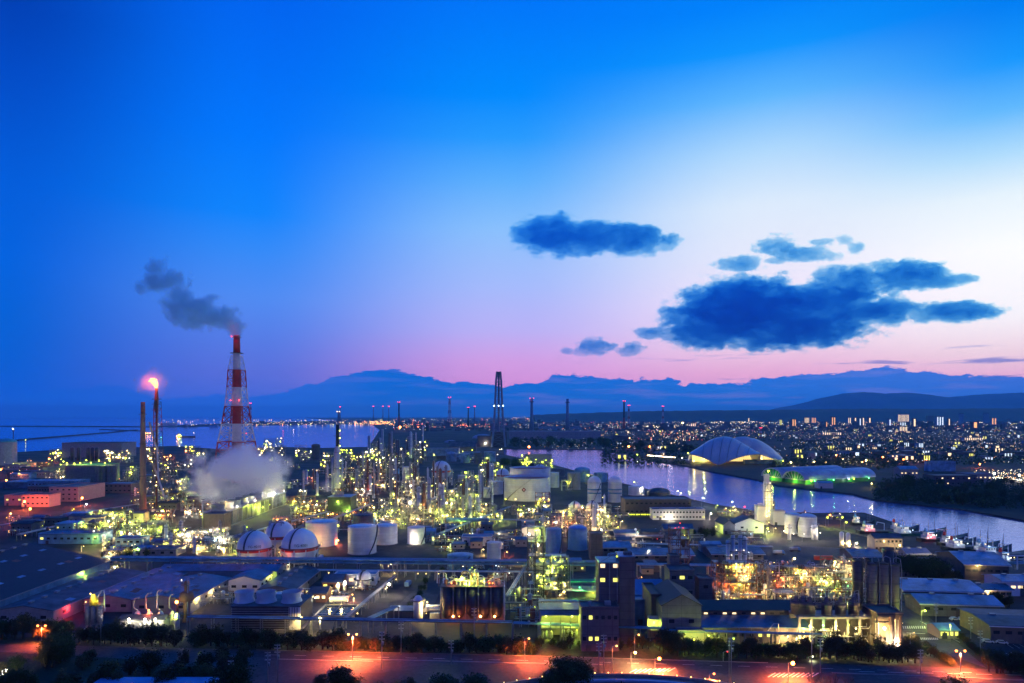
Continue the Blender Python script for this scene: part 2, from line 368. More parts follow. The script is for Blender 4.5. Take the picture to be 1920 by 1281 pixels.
PAINT = mat('road paint', (0.7, 0.7, 0.68), 0.7, scale=1.5)
def slab(name, pts, mt, z0=WZ - 2.0, z1=0.0, drop=True):
    pts = [Vector((p[0], p[1], 0)) for p in pts]
    if sum(pts[i].x * pts[(i + 1) % len(pts)].y - pts[(i + 1) % len(pts)].x * pts[i].y for i in range(len(pts))) < 0: pts.reverse()
    tri = tessellate_polygon([pts]); n = len(pts); m = MB()
    fs = []
    for a, b_, c in tri:
        nrm = (pts[b_] - pts[a]).cross(pts[c] - pts[a]).z
        fs.append((a, b_, c) if nrm > 0 else (c, b_, a))
    vs = [(p.x, p.y, z1) for p in pts]
    if drop:
        vs += [(p.x, p.y, z0) for p in pts]
        for i in range(n): j = (i + 1) % n; fs.append((i, i + n, j + n, j))
    m.add(vs, fs); return m.build(name, mt)
up = [(945, 841), (1040, 842), (1130, 843), (1180, 855), (1220, 863), (1290, 874), (1340, 885), (1420, 899), (1460, 910), (1530, 918), (1600, 926), (1618, 931), (1650, 938), (1700, 944), (1800, 954), (1920, 975), (2100, 1000)]
lo = [(2100, 1075), (1920, 1048), (1880, 1040), (1830, 1028), (1790, 1018), (1740, 1008), (1700, 1002), (1690, 984), (1620, 961), (1520, 962), (1440, 962), (1400, 955), (1335, 945), (1280, 932), (1210, 916), (1150, 902), (1040, 872), (1000, 864), (945, 852)]
sea = [(-2600, 1180), (-400, 905), (-60, 868), (0, 850), (60, 846), (120, 843), (240, 839), (330, 836), (420, 843), (520, 838), (600, 840), (690, 838), (702, 822), (712, 806), (700, 797), (640, 795), (480, 798), (420, 799), (320, 801), (296, 799), (420, 794), (640, 788.5)]
gp = [G(*p) for p in sea]
poly = [(-3000, -400)] + [(p.x, p.y) for p in gp] + [(-9000, 29000), (59000, 29000), (59000, 2000)]
R = [G(*p) for p in up[::-1]] ; L = [G(*p) for p in lo[::-1]]
poly += [(3000, G(2100, 1000).y)] + [(p.x, p.y) for p in R] + [(p.x, p.y) for p in L] + [(3000, 380), (3000, -400)]
land = slab('ground', poly, GROUND); struct(land)
# far bank: town ground, a sheet just above
fb = [G(*p) for p in up]; pts = [(p.x, p.y + 1.0) for p in fb] + [(3000, G(2100, 1000).y + 1), (30000, 30000), (-2500, 30000), (G(715, 795).x, G(715, 795).y), (G(715, 822).x, G(715, 822).y)]
struct(slab('town_ground', pts, FAR, z1=0.02, drop=False))
struct(slab('soil_bank', [G(*p) for p in [(1520, 964), (1618, 963), (1686, 985), (1690, 1000), (1640, 996), (1560, 985), (1500, 975)]], SAND, z1=0.03, drop=False))
# hills: low dark ridge behind the town, blue mountains on the right
def ridge(name, Y, prof, mt, depth):
    m = MB(); n = 0; vs = []; fs = []
    random.seed(hash(name) % 1000 if 0 else len(name) * 7)
    P = []
    for (a, ya), (b_, yb) in zip(prof, prof[1:]):
        k = max(2, int(abs(b_ - a) / 8))
        for i in range(k): P.append((a + (b_ - a) * i / k, ya + (yb - ya) * i / k + random.uniform(-0.5, 0.5)))
    P.append(prof[-1]); rows = []
    for j, (dy, hf) in enumerate([(-0.5, 0.0), (-0.3, 0.35), (-0.15, 0.7), (0, 1.0), (0.2, 0.6), (0.5, 0.0)]):
        for px, py in P:
            X = PX(px, Y); H = max(PZ(py, Y), 1.0)
            vs.append((X, Y + dy * depth, -1 + (H + 1) * hf * (1 + (0.1 * random.uniform(-1, 1) if 0 < hf < 1 else 0))))
    k = len(P)
    for j in range(5):
        for i in range(k - 1): fs.append((j * k + i, j * k + i + 1, (j + 1) * k + i + 1, (j + 1) * k + i))
    m.add(vs, fs, True); return struct(m.build(name, mt))
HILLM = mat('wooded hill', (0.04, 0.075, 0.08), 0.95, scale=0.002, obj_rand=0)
MTN = mat('haze blue mountain', (0.12, 0.23, 0.36), 0.95, scale=0.001, obj_rand=0)  # blue of the distance haze is put into this base colour
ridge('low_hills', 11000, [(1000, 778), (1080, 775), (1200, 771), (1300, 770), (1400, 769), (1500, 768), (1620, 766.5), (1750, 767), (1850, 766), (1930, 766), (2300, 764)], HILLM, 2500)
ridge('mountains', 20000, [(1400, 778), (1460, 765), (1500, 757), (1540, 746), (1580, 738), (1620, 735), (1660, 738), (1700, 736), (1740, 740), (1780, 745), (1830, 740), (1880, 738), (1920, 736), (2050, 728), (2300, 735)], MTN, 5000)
# ------------------------------------------------------------------ clouds, smoke and steam: real volumes
def volume_thing(name, label, cat, blobs, dens, noise_scale, amp, edge, col, step=0.5, aniso=0.0, group=None, absorb=None, warp=(1, 1, 1), seed=0, detail=5, thr=.12, rough=.6, grow=1.0):
    """blobs: (centre, radii) in world metres"""
    blobs = [(c, tuple(v * grow for v in r)) for c, r in blobs]; c0 = sum((Vector(c) for c, r in blobs), Vector()) / len(blobs)
    lo_ = [min(c[i] - r[i] * 1.08 for c, r in blobs) for i in range(3)]; hi_ = [max(c[i] + r[i] * 1.08 for c, r in blobs) for i in range(3)]
    m = bpy.data.materials.new(name + ' volume'); m.use_nodes = True; t = m.node_tree; t.nodes.clear()
    out = t.nodes.new('ShaderNodeOutputMaterial'); pv = t.nodes.new('ShaderNodeVolumePrincipled'); t.links.new(pv.outputs[0], out.inputs['Volume'])
    tc = t.nodes.new('ShaderNodeTexCoord')
    fld = None
    for c, r in blobs:
        v = t.nodes.new('ShaderNodeVectorMath'); v.operation = 'SUBTRACT'; t.links.new(tc.outputs['Object'], v.inputs[0]); v.inputs[1].default_value = tuple(Vector(c) - c0)
        u = t.nodes.new('ShaderNodeVectorMath'); u.operation = 'DIVIDE'; t.links.new(v.outputs[0], u.inputs[0]); u.inputs[1].default_value = tuple(r)
        l = t.nodes.new('ShaderNodeVectorMath'); l.operation = 'LENGTH'; t.links.new(u.outputs[0], l.inputs[0])
        e_ = MATH('SUBTRACT', 1.0, l.outputs['Value'], t=t)
        fld = e_ if fld is None else MATH('SMOOTH_MAX', fld, e_, 0.1, t=t)
    mp = t.nodes.new('ShaderNodeMapping'); mp.inputs['Scale'].default_value = warp; mp.inputs['Location'].default_value = (seed * 3.1, seed * 1.7, seed); t.links.new(tc.outputs['Object'], mp.inputs[0])
    n = t.nodes.new('ShaderNodeTexNoise'); n.inputs['Scale'].default_value = noise_scale; n.inputs['Detail'].default_value = detail; n.inputs['Roughness'].default_value = rough
    t.links.new(mp.outputs[0], n.inputs[0])
    d_ = MATH('ADD', fld, MATH('MULTIPLY', MATH('SUBTRACT', n.outputs[0], 0.5, t=t), amp, t=t), t=t)
    de = MATH('MULTIPLY', MATH('MULTIPLY', RANGE(d_, thr, thr + edge, 0, 1, t, 'SMOOTHSTEP'), dens, t=t), RANGE(fld, 0.0, 0.06, 0, 1, t), t=t)
    t.links.new(de, pv.inputs['Density']); pv.inputs['Color'].default_value = (*col, 1); pv.inputs['Anisotropy'].default_value = aniso
    if absorb: pv.inputs['Absorption Color'].default_value = (*absorb, 1)
    m.cycles.volume_step_rate = step
    b = MB().box(lo_[0] - c0.x, hi_[0] - c0.x, lo_[1] - c0.y, hi_[1] - c0.y, lo_[2] - c0.z, hi_[2] - c0.z)
    o = b.build(name, m, loc=c0); tag(o, label, cat, group); o['kind'] = 'stuff' if cat == 'steam' else 'thing'
    if cat != 'steam': del o['kind']
    return o
def cl(Y, lst, ry=0.6):
    out = []
    for px, py, rx, rz in lst:
        k = Y / F; out.append(((PX(px, Y), Y, PZ(py, Y)), (rx * k, max(rx * k * ry, rz * k * 1.2), rz * k)))
    return out
CC = (0.05, 0.30, 0.16); CA = (0.0, 0.62, 0.93)
CY = 9000
volume_thing('cloud', 'largest dark blue cloud, low in the bright right part of the sky', 'cloud', cl(CY, [(1400, 580, 130, 60), (1345, 614, 110, 42), (1480, 612, 160, 44), (1400, 560, 110, 40), (1300, 600, 70, 30), (1520, 570, 140, 42), (1300, 625, 70, 20), (1228, 624, 44, 12), (1620, 584, 120, 24), (1790, 584, 84, 22), (1700, 516, 80, 28), (1770, 526, 62, 16), (1600, 528, 90, 28), (1385, 494, 46, 16), (1455, 490, 30, 7), (1735, 588, 50, 16)], 0.35),
             0.0095, 0.0040, 2.0, 0.12, CC, 0.12, seed=3, absorb=CA, warp=(.65, .65, 1.3), detail=10, thr=.30, rough=.78, grow=1.46)
volume_thing('cloud', 'elongated dark blue cloud floating above the middle of the horizon', 'cloud', cl(CY, [(1040, 440, 80, 40), (1110, 445, 100, 36), (1180, 448, 70, 34), (1010, 446, 60, 20)], 0.4), 0.0095, 0.0050, 1.6, 0.14, CC, 0.13, seed=5, absorb=CA, warp=(.65, .65, 1.3), detail=10, thr=.30, rough=.74, grow=1.36)
volume_thing('cloud', 'tiny dark cloud scrap just right of the elongated cloud', 'cloud', cl(CY, [(1255, 452, 24, 17)]), 0.009, 0.0055, 2.8, 0.15, CC, 0.11, seed=8, absorb=CA, warp=(.65, .65, 1.3), detail=10, thr=.30, rough=.74, grow=1.36)
volume_thing('cloud', 'ragged dark cloud just above the largest cloud', 'cloud', cl(CY, [(1462, 462, 42, 22), (1500, 474, 60, 13), (1548, 480, 30, 10), (1540, 455, 34, 8), (1584, 448, 24, 9), (1602, 466, 16, 10)], 0.4), 0.008, 0.0042, 3.0, 0.15, CC, 0.13, seed=11, absorb=CA, warp=(.65, .65, 1.3), detail=10, thr=.30, rough=.74, grow=1.36)
volume_thing('cloud', 'small dark cloud under the largest cloud on its left side', 'cloud', cl(CY, [(1112, 650, 36, 18), (1062, 657, 14, 7)], 0.5), 0.009, 0.0050, 2.8, 0.15, CC, 0.11, seed=2, absorb=CA, warp=(.65, .65, 1.3), detail=10, thr=.30, rough=.74, grow=1.36)
volume_thing('cloud', 'smallest lone cloud between two low clouds near the pink horizon', 'cloud', cl(CY, [(1184, 653, 26, 14)]), 0.009, 0.0055, 2.8, 0.15, CC, 0.11, seed=6, absorb=CA, warp=(.65, .65, 1.3), detail=10, thr=.30, rough=.74, grow=1.36)
# ------------------------------------------------------------------ builders of plant objects
def glow(parent, x, y, z, c, watts, rad=0.4, spot=False):
    L = bpy.data.lights.new('lamp_or_fill_light', 'SPOT' if spot else 'POINT'); L.energy = watts; L.color = {'lime': (.78, 1, .10), 'orange': (1, .14, .03), 'amber': (1, .15, .03)}.get(c, LC[c][0]); L.shadow_soft_size = rad
    if spot: L.spot_size = math.radians(164); L.spot_blend = 0.8
    o = bpy.data.objects.new('lamp_or_fill_light', L); C.objects.link(o); o.parent = parent; o.location = (x, y, z); return o
def lampl(parent, x, y, z, c='lime', r=0.5, w=2500):
    lamp(parent, x, y, z, c, r * .85); return glow(parent, x, y - 0.1, z - r - 0.35, c, w, 0.3)

def text_part(parent, s, size, loc, m, rz=0.0, tilt=90, name='lettering'):
    cu = bpy.data.curves.new('t', 'FONT'); cu.body = s; cu.size = size; cu.extrude = 0.03; cu.align_x = 'CENTER'; cu.align_y = 'CENTER'
    o = bpy.data.objects.new('t', cu); C.objects.link(o); dg = bpy.context.evaluated_depsgraph_get()
    me = bpy.data.meshes.new_from_object(o.evaluated_get(dg)); bpy.data.objects.remove(o); me.materials.clear(); me.materials.append(m)
    q = bpy.data.objects.new(name, me); C.objects.link(q); q.parent = parent; q.location = loc; q.rotation_euler = (math.radians(tilt), 0, rz); return q

rnd_tank = random.Random(12)
def tank(x, y, r, h, label, shell=WHITE, top=None, roof='cone', stair=True, name='storage_tank', group=None, ribs=0, n=40, foot=True):
    t = thing(name, label, 'tank', (x, y, 0), 0, group)
    if shell is WHITE and top is LROOF: top = WHITE
    if shell is WHITE: shell = TANKW
    b = MB().lathe(0, 0, [(r, 0.3), (r, h)], n, cap=False)
    for k in range(ribs): z = h * (k + 1) / (ribs + 1); b.lathe(0, 0, [(r + .02, z - .12), (r + .22, z - .1), (r + .22, z + .1), (r + .02, z + .12)], n, cap=False)
    b.build('shell', shell, t)
    rf = None
    if roof == 'cone': rf = MB().lathe(0, 0, [(r + .12, h - .1), (r + .12, h + .12), (r * .5, h + r * .07), (0.01, h + r * .1)], n, cap=False).build('roof', top or shell, t)
    elif roof == 'dome': rf = MB().sphere(0, 0, h - 0.02, r + .05, n, 8, 0.42, 0.0, 1.0).build('roof', top or shell, t)
    elif roof == 'ball': rf = MB().sphere(0, 0, h - 0.02, r + .05, n, 10, 1.0, 0.0, 1.0).build('roof', top or shell, t)
    elif roof == 'open':
        MB().lathe(0, 0, [(0.01, h - 1.6), (r - .3, h - 1.6)], n, cap=False).build('floating_roof', top or RED, t)
        MB().lathe(0, 0, [(r - .05, h - 1.7), (r - .05, h + .4), (r + .5, h + .4), (r + .5, h + .1), (r + .02, h + .1)], n, cap=False).build('rim', shell, t)
    if foot: MB().cyl(0, 0, 0, 0.32, r + .5, n=n).build('footing', CONC, t)
    if roof != 'open':
        b = MB()
        for i in range(n // 2):
            a = 2 * math.pi * i / (n // 2); b.beam((math.cos(a) * r, math.sin(a) * r, h), (math.cos(a) * r, math.sin(a) * r, h + 1.1), .08)
        b.tube([(math.cos(a) * r, math.sin(a) * r, h + 1.1) for a in [2 * math.pi * i / 24 for i in range(25)]], .06, 4)
        b.build('railing', GSTEEL, rf or t)
    if stair:
        a0 = rnd_tank.choice((-1.9, -2.6, -.9, 2.2, 1.2)); pts = [(math.cos(a0 + a * 1.2) * (r + .5), math.sin(a0 + a * 1.2) * (r + .5), .3 + (h - .3) * a) for a in [i / 14 for i in range(15)]]
        b = MB()
        for p, q in zip(pts, pts[1:]): b.beam(p, q, .9, .15); b.beam((p[0], p[1], p[2] + 1), (q[0], q[1], q[2] + 1), .07)
        b.build('stair', STEEL, t)
    return t
def sphere_tank(x, y, r, zc, label, band=RED, writing=None, upper=WHITE, group=None, nl=10, lit=None):
    t = thing('gas_sphere', label, 'gas sphere', (x, y, 0), 0, group)
    MB().sphere(0, 0, zc, r, 40, 24).build('shell', upper, t)
    if band: MB().lathe(0, 0, [(r * math.cos(a) + .06, zc + r * math.sin(a)) for a in (-.17, -.1, 0, .03)], 40, cap=False).build('band', band, t)
    MB().lathe(0, 0, [(r + .1, zc - .2), (r + 1.3, zc - .2), (r + 1.3, zc), (r + .1, zc)], 40, cap=False).build('walkway', STEEL, t)
    for i in range(nl):
        a = 2 * math.pi * (i + .5) / nl; q = .97
        b = MB().cyl(math.cos(a) * r * q, math.sin(a) * r * q, 0, zc, .42, n=8); b.build('leg', WHITE, t)
    b = MB()
    for i in range(nl):
        a = 2 * math.pi * (i + .5) / nl; a2 = 2 * math.pi * (i + 1.5) / nl
        b.beam((math.cos(a) * r * .97, math.sin(a) * r * .97, .6), (math.cos(a2) * r * .97, math.sin(a2) * r * .97, zc * .62), .16)
        b.beam((math.cos(a2) * r * .97, math.sin(a2) * r * .97, .6), (math.cos(a) * r * .97, math.sin(a) * r * .97, zc * .62), .16)
    b.build('bracing', GSTEEL, t)
    b = MB(); pts = []
    for i in range(13):
        a = math.pi / 2 * i / 12; pts.append((-.25 * r * math.cos(a), -r * math.cos(a) * .97 - .25, zc + r * math.sin(a) + .15))
    for p, q in zip(pts, pts[1:]): b.beam(p, q, 1.0, .2); b.beam((p[0] - .5, p[1], p[2] + 1), (q[0] - .5, q[1], q[2] + 1), .08)
    b.build('stair', STEEL, t)
    MB().cyl(0, 0, zc + r - .1, zc + r + .5, .9, n=12).box(-1.4, 1.4, -1.4, 1.4, zc + r + .4, zc + r + .55).build('top_platform', STEEL, t)
    if writing: text_part(t, writing, r * .2, (r * .35, -r * .925, zc + r * .2), BLACK, rz=.33, tilt=78)
    return t
def column(x, y, r, h, label, m=SILVER, nplat=4, lc='lime', group='process columns', seed=0, lights=0, top='dome', cat='process column', w=0, base=0, name='process_column', share=None):
    rg = random.Random(seed); t = thing(name, label, cat, (x, y, 0), rg.uniform(-.5, .5), group)
    pr = [(r * 1.25, 0), (r * 1.25, 1.2), (r, 1.6)]
    if rg.random() < .4: pr += [(r, h * .55), (r * .72, h * .6)]; rt = r * .72
    else: rt = r
    pr += [(rt, h - rt * .6), (rt * .7, h - rt * .12), (0.02, h)]
    MB().lathe(0, 0, pr, 14, cap=False).build('body', m, t)
    for k in range(nplat):
        z = h * (k + .9) / (nplat + .35); a0 = rg.uniform(0, 6.28); b = MB(); rr = r if z < h * .58 else rt
        for i in range(7):
            a = a0 + i * .55; a2 = a + .55
            ri, ro = rr + .05, rr + 1.3
            vs = [(ri * math.cos(a), ri * math.sin(a), z), (ro * math.cos(a), ro * math.sin(a), z), (ro * math.cos(a2), ro * math.sin(a2), z), (ri * math.cos(a2), ri * math.sin(a2), z)]
            b.add(vs + [(p[0], p[1], z + .18) for p in vs], [(3, 2, 1, 0), (4, 5, 6, 7), (0, 1, 5, 4), (1, 2, 6, 5), (2, 3, 7, 6), (3, 0, 4, 7)])
            b.beam((ro * math.cos(a), ro * math.sin(a), z + 1.1), (ro * math.cos(a2), ro * math.sin(a2), z + 1.1), .08)
            b.beam((ro * math.cos(a), ro * math.sin(a), z), (ro * math.cos(a), ro * math.sin(a), z + 1.1), .08)
        pf = b.build('platform', STEEL, t)
        if k < lights and rg.random() < .62:
            a = a0 + rg.uniform(0, 3.5); xx, yy = (rr + 1.2) * math.cos(a), (rr + 1.2) * math.sin(a)
            if yy > 0: yy = -yy
            lamp(pf, xx, yy, z + 1.6, rg.choice([lc, lc, 'warm']), rg.choice((.12, .17, .22, .34)))
    a = rg.uniform(-2.6, -.5); b = MB()
    b.tube([(math.cos(a) * (r + .5), math.sin(a) * (r + .5), 1), (math.cos(a) * (r + .5), math.sin(a) * (r + .5), h * .96), (math.cos(a) * rt * .4, math.sin(a) * rt * .4, h + .8), (0, 0, h - .2)], .28, 6); b.build('pipe', m if rg.random() < .5 else GSTEEL, t)
    b = MB(); a = rg.uniform(-2.6, -.5); xx, yy = math.cos(a) * (r + .35), math.sin(a) * (r + .35)
    b.beam((xx - .25, yy, 1), (xx - .25, yy, h), .08); b.beam((xx + .25, yy, 1), (xx + .25, yy, h), .08)
    for z in range(2, int(h), 2): b.beam((xx - .25, yy, z), (xx + .25, yy, z), .06)
    b.build('ladder', STEEL, t)
    if w: glow(t, r + 2.5, -r - 3, 4, lc, w)  # added fill light without a bulb, brightens the column
    return t
def frame(x, y, wd, dp, nf, fh, label, m=STEEL, lc=('lime', 'warm'), nl=10, group=None, seed=0, fill=1.0, w=3000, nw=1, cat='process structure', name='process_structure', nx=None, ny=None, deck=True, bulb=.3, rz=0, vm=(SILVER, RUST, GSTEEL)):
    """open steel building with decks, vessels and piping; its origin is the front centre at the ground"""
    rg = random.Random(seed); t = thing(name, label, cat, (x, y, 0), rz, group); nx = nx or max(2, int(wd / 6)); ny = ny or max(2, int(dp / 6)); H = nf * fh
    b = MB()
    X = [-wd / 2 + wd * i / nx for i in range(nx + 1)]; Y = [dp * i / ny for i in range(ny + 1)]
    for a in X:
        for c in Y: b.box(a - .16, a + .16, c - .16, c + .16, 0, H + rg.choice((0, 0, 1.2)))
    for f in range(1, nf + 1):
        z = f * fh
        for a in X: b.box(a - .12, a + .12, 0, dp, z - .45, z - .05)
        for c in Y: b.box(-wd / 2, wd / 2, c - .11, c + .11, z - .42, z - .07)
    for f in range(nf):
        i = rg.randrange(nx); b.beam((X[i], 0, f * fh), (X[i + 1], 0, (f + 1) * fh), .18); b.beam((X[i + 1], 0, f * fh), (X[i], 0, (f + 1) * fh), .18)
        i = rg.randrange(ny); b.beam((wd / 2, Y[i], f * fh), (wd / 2, Y[i + 1], (f + 1) * fh), .18); b.beam((-wd / 2, Y[i], f * fh), (-wd / 2, Y[i + 1], (f + 1) * fh), .18)
    b.build('frame', m, t)
    for f in range(1, nf + 1):
        z = f * fh
        if deck: MB().box(-wd / 2, wd / 2, .05 if f < nf else dp * .3, dp, z, z + .1).build('deck', GSTEEL, t)
        b = MB()
        for s in (0,):
            for zz in (.55, 1.1): b.beam((-wd / 2, 0, z + zz), (wd / 2, 0, z + zz), .06); b.beam((wd / 2, 0, z + zz), (wd / 2, dp, z + zz), .06); b.beam((-wd / 2, 0, z + zz), (-wd / 2, dp, z + zz), .06)
        for a in X: b.beam((a, 0, z), (a, 0, z + 1.1), .07)
        b.build('railing', m, t)
    b = MB(); i = rg.choice((-1, 1)); xs = i * (wd / 2 + .8)
    for f in range(nf):
        ya, yb = (1, 1 + fh * 1.1) if f % 2 == 0 else (1 + fh * 1.1, 1)
        b.beam((xs, ya, f * fh), (xs, yb, (f + 1) * fh), .9, .15); b.beam((xs - i * .4, ya, f * fh + 1), (xs - i * .4, yb, (f + 1) * fh + 1), .06)
    b.build('stair', GSTEEL, t)
    for f in range(nf):                                   # vessels and exchangers per floor
        z = f * fh + .12
        for k in range(int(nx * 1.2 * fill)):
            xx = rg.uniform(-wd / 2 + 1.4, wd / 2 - 1.4); yy = rg.uniform(1.4, max(1.5, dp - 1.4)); q = rg.random(); v = MB(); mm = rg.choice(vm)
            if q < .45: rr = rg.uniform(.6, 1.25); v.lathe(xx, yy, [(.02, z + .5), (rr * .8, z + .7), (rr, z + 1.1), (rr, z + fh * .62), (rr * .7, z + fh * .72), (.02, z + fh * .76)], 12, cap=False); v.beam((xx, yy, z), (xx, yy, z + .7), rr)
            elif q < .75:
                rr = rg.uniform(.4, .8); L_ = rg.uniform(2, 4.5); x1 = max(-wd / 2, xx - L_ / 2); x2 = min(wd / 2, xx + L_ / 2)
                v.tube([(x1, yy, z + 1.2), (x1 + .2, yy, z + 1.2), (x2 - .2, yy, z + 1.2), (x2, yy, z + 1.2)], rr, 10); v.box(x1 + .5, x1 + .8, yy - .4, yy + .4, z, z + .9); v.box(x2 - .8, x2 - .5, yy - .4, yy + .4, z, z + .9)
            else: v.box(xx - .8, xx + .8, yy - .7, yy + .7, z, z + rg.uniform(1, 2.4))
            v.build('vessel', mm, t)
    for k in range(int(4 + nx * fill * (3.4 if fill > 1.25 else 2.2))):                # pipes
        z0 = rg.uniform(.5, H * .9); xx = rg.uniform(-wd / 2, wd / 2); pts = [(xx, rg.uniform(-.4, .9), z0)]
        for s in range(rg.randint(2, 5)):
            p = list(pts[-1]); q = rg.random()
            if q < .45: p[2] = min(H + 1.5, max(.5, p[2] + rg.choice((-1, 1)) * rg.uniform(2, fh * 1.8)))
            elif q < .9: p[0] = min(wd / 2 + .5, max(-wd / 2 - .5, p[0] + rg.uniform(-8, 8)))
            else: p[1] = rg.uniform(-.5, dp * .5)
            if (Vector(p) - Vector(pts[-1])).length > .3: pts.append(tuple(p))
        if len(pts) > 1: MB().tube(pts, rg.choice((.1, .14, .2, .3)), 6).build('pipe', rg.choice((SILVER, SILVER, GSTEEL, RUST, STEEL)), t)
    for k in range(int(nl * .62) + 1):
        f = rg.randint(1, nf); lamp(t, rg.uniform(-wd / 2, wd / 2), rg.choice((-.35, -.35, dp * .3, dp * .6)), f * fh - rg.uniform(.5, 1.0), rg.choice(lc), rg.choice((.3, .4, .5, .5, .7, 1.25)) * bulb)
    for k in range(nw):
        f = rg.randint(1, nf); lampl(t, rg.uniform(-wd * .4, wd * .4), -.8 if k % 2 == 0 else dp * .35, f * fh - .9, rg.choice(lc), bulb * 1.25, w)
    return t
def pipe_rack(p0, p1, z, n, label, sp=9.0, wd=4.0, levels=1, cols=(GSTEEL, LROOF, SILVER), cat='pipe rack', lc=None, group=None, rmax=.3, seed=1, nl=5):
    rg = random.Random(seed); p0 = Vector((*p0, 0)); p1 = Vector((*p1, 0)); d = p1 - p0; L_ = d.length; rz = math.atan2(d.y, d.x)
    t = thing('pipe_rack', label, cat, p0, rz, group); k = max(1, round(L_ / sp))
    for i in range(k + 1):
        x = L_ * i / k; b = MB(); b.box(x - .18, x + .18, 0, .36, 0, z); b.box(x - .18, x + .18, wd - .36, wd, 0, z)
        for l in range(levels): b.box(x - .15, x + .15, -.4, wd + .4, z - .35 - l * 1.7, z - .05 - l * 1.7)
        b.build('support', GSTEEL, t)
    for l in range(levels):
        y = -.1
        while y < wd:
            r = rg.uniform(.14, rmax); y += r
            MB().tube([(0, y, z - .05 + r - l * 1.7), (L_, y, z - .05 + r - l * 1.7)], r, 8).build('pipe', rg.choice(cols), t); y += r + rg.uniform(.08, .3)
    if lc:
        for i in range(nl): lamp(t, L_ * rg.random(), -.5, z - 1.0, rg.choice(lc), .3)
    return t
def bldg(px0, px1, pb, pt, dep, label, wall=CREAM, roofm=GROOF, roof='flat', name='building', cat='building', wins=None, lit=.25, lk='y', ridge=3.0, group=None, door=True, trim=None, seed=0, vents=0, side_wins=0, Y=None, over=.5):
    """front face spans px0..px1 with its foot on photo row pb and its eave on row pt"""
    rg = random.Random(seed + int(px0)); Y = Y or YD(pb); x0, x1 = PX(px0, Y), PX(px1, Y); h = PZ(pt, Y); xc = (x0 + x1) / 2; a, b_ = x0 - xc, x1 - xc
    t = thing(name, label, cat, (xc, Y, 0), 0, group)
    if roof == 'flat':
        MB().box(a, b_, 0, dep, 0, h).build('wall', wall, t)
        rf = MB().box(a - .25, b_ + .25, -.25, dep + .25, h + .003, h + .35).build('roof', roofm, t); pr = MB(); z1, z2 = h + .353, h + 1.0
        pr.box(a - .25, b_ + .25, -.25, 0, z1, z2); pr.box(a - .25, b_ + .25, dep, dep + .25, z1, z2); pr.box(a - .25, a, 0, dep, z1, z2); pr.box(b_, b_ + .25, 0, dep, z1, z2)
        pr.build('parapet', trim or wall, t)
    else:
        al = 'y' if roof == 'gy' else 'x'
        MB().gwall(a, b_, 0, dep, 0, h, h + ridge, al).build('wall', wall, t)
        rf = MB().gable(a, b_, 0, dep, h - .15, h + ridge + .05, al, over).build('roof', roofm, t)
    if vents:
        for i in range(vents):
            xx = a + (b_ - a) * (i + .5) / vents; yy = dep * rg.uniform(.2, .7); z = h + (.35 if roof == 'flat' else ridge * .6)
            if rg.random() < .5: MB().cyl(xx, yy, z - .4, z + 1.3, .5, n=10).lathe(xx, yy, [(.8, z + 1.3), (.8, z + 1.6), (.02, z + 2.0)], 10).build('vent', GSTEEL, rf)
            else: MB().box(xx - 1.2, xx + 1.2, yy - .9, yy + .9, z - .2, z + 1.5).box(xx - .7, xx + .7, yy - 1, yy - .9, z + .3, z + 1.1).build('air_unit', PALEW, rf)
    if wins:
        nc, nr = wins
        for r in range(nr):
            z = h * (r + .6) / nr
            for c in range(nc):
                xx = a + (b_ - a) * (c + .5) / nc; k = lk if rg.random() < lit else 'd'
                window(t, xx, -.03, z, min(2.2, (b_ - a) / nc * .55), min(1.5, h / nr * .42), k)
            for c in range(side_wins):
                yy = dep * (c + .5) / side_wins; sx_ = b_ + .03 if x0 + xc < 0 and xc < 0 else a - .03
                window(t, sx_, yy, z, min(2, dep / side_wins * .5), 1.3, lk if rg.random() < lit else 'd', 's')
    if door: MB().box(a + (b_ - a) * .12, a + (b_ - a) * .12 + 2.2, -.12, .02, 0, 2.6).build('door', STEEL, t)
    return t
def pole_lamp(x, y, h, c, label, w=0, r=.35, arm=1.6, double=False, group=None, name='street_lamp', cat='street lamp', z=0, rz=0, spot=False):
    t = thing(name, label, cat, (x, y, z), rz, group)
    MB().lathe(0, 0, [(.16, 0), (.12, h * .5), (.09, h)], 8).build('pole', GSTEEL, t)
    for s in ((-1, 1) if double else (1,)):
        MB().tube([(0, 0, h - .3), (s * arm * .5, 0, h + .2), (s * arm, 0, h + .3)], .07, 5).build('arm', GSTEEL, t)
        hd = MB().box(s * arm - .45, s * arm + .45, -.2, .2, h + .3, h + .45).build('lamp_head', GSTEEL, t)
        lamp(hd, s * arm, -.05, h + .3 - r * .7, c, r)
    if w: glow(t, 0 if double else arm, -.1, h - r * 1.6 - .3, c, w * (4.4 if spot else 1), .5, spot)
    return t
# ------------------------------------------------------------------ foreground: roads, lamps, pipe racks
def strip(name, pts_far, pts_near, mt, z):
    pts = [G(*p) for p in pts_far] + [G(*p) for p in reversed(pts_near)]
    return struct(slab(name, [(p.x, p.y) for p in pts], mt, z1=z, drop=False))
struct(slab('green_verge', [(-400, 200), (-400, 296), (700, 276), (700, 200)], GRASS, z1=.02, drop=False))
strip('road', [(-300, 1203), (0, 1208), (250, 1213), (480, 1219), (960, 1229), (1440, 1243), (1700, 1249), (1920, 1257), (2200, 1268)], [(-300, 1222), (0, 1223), (250, 1236), (440, 1262), (560, 1330), (960, 1340), (1440, 1350), (1920, 1350), (2200, 1350)], ASPH, .035)
strip('plant_road', [(822, 1060), (850, 1060)], [(700, 1182), (790, 1182)], ASPH2, .03)
strip('plant_road', [(0, 1088), (500, 1088), (1120, 1088)], [(0, 1094), (500, 1096), (1120, 1096)], ASPH2, .026)
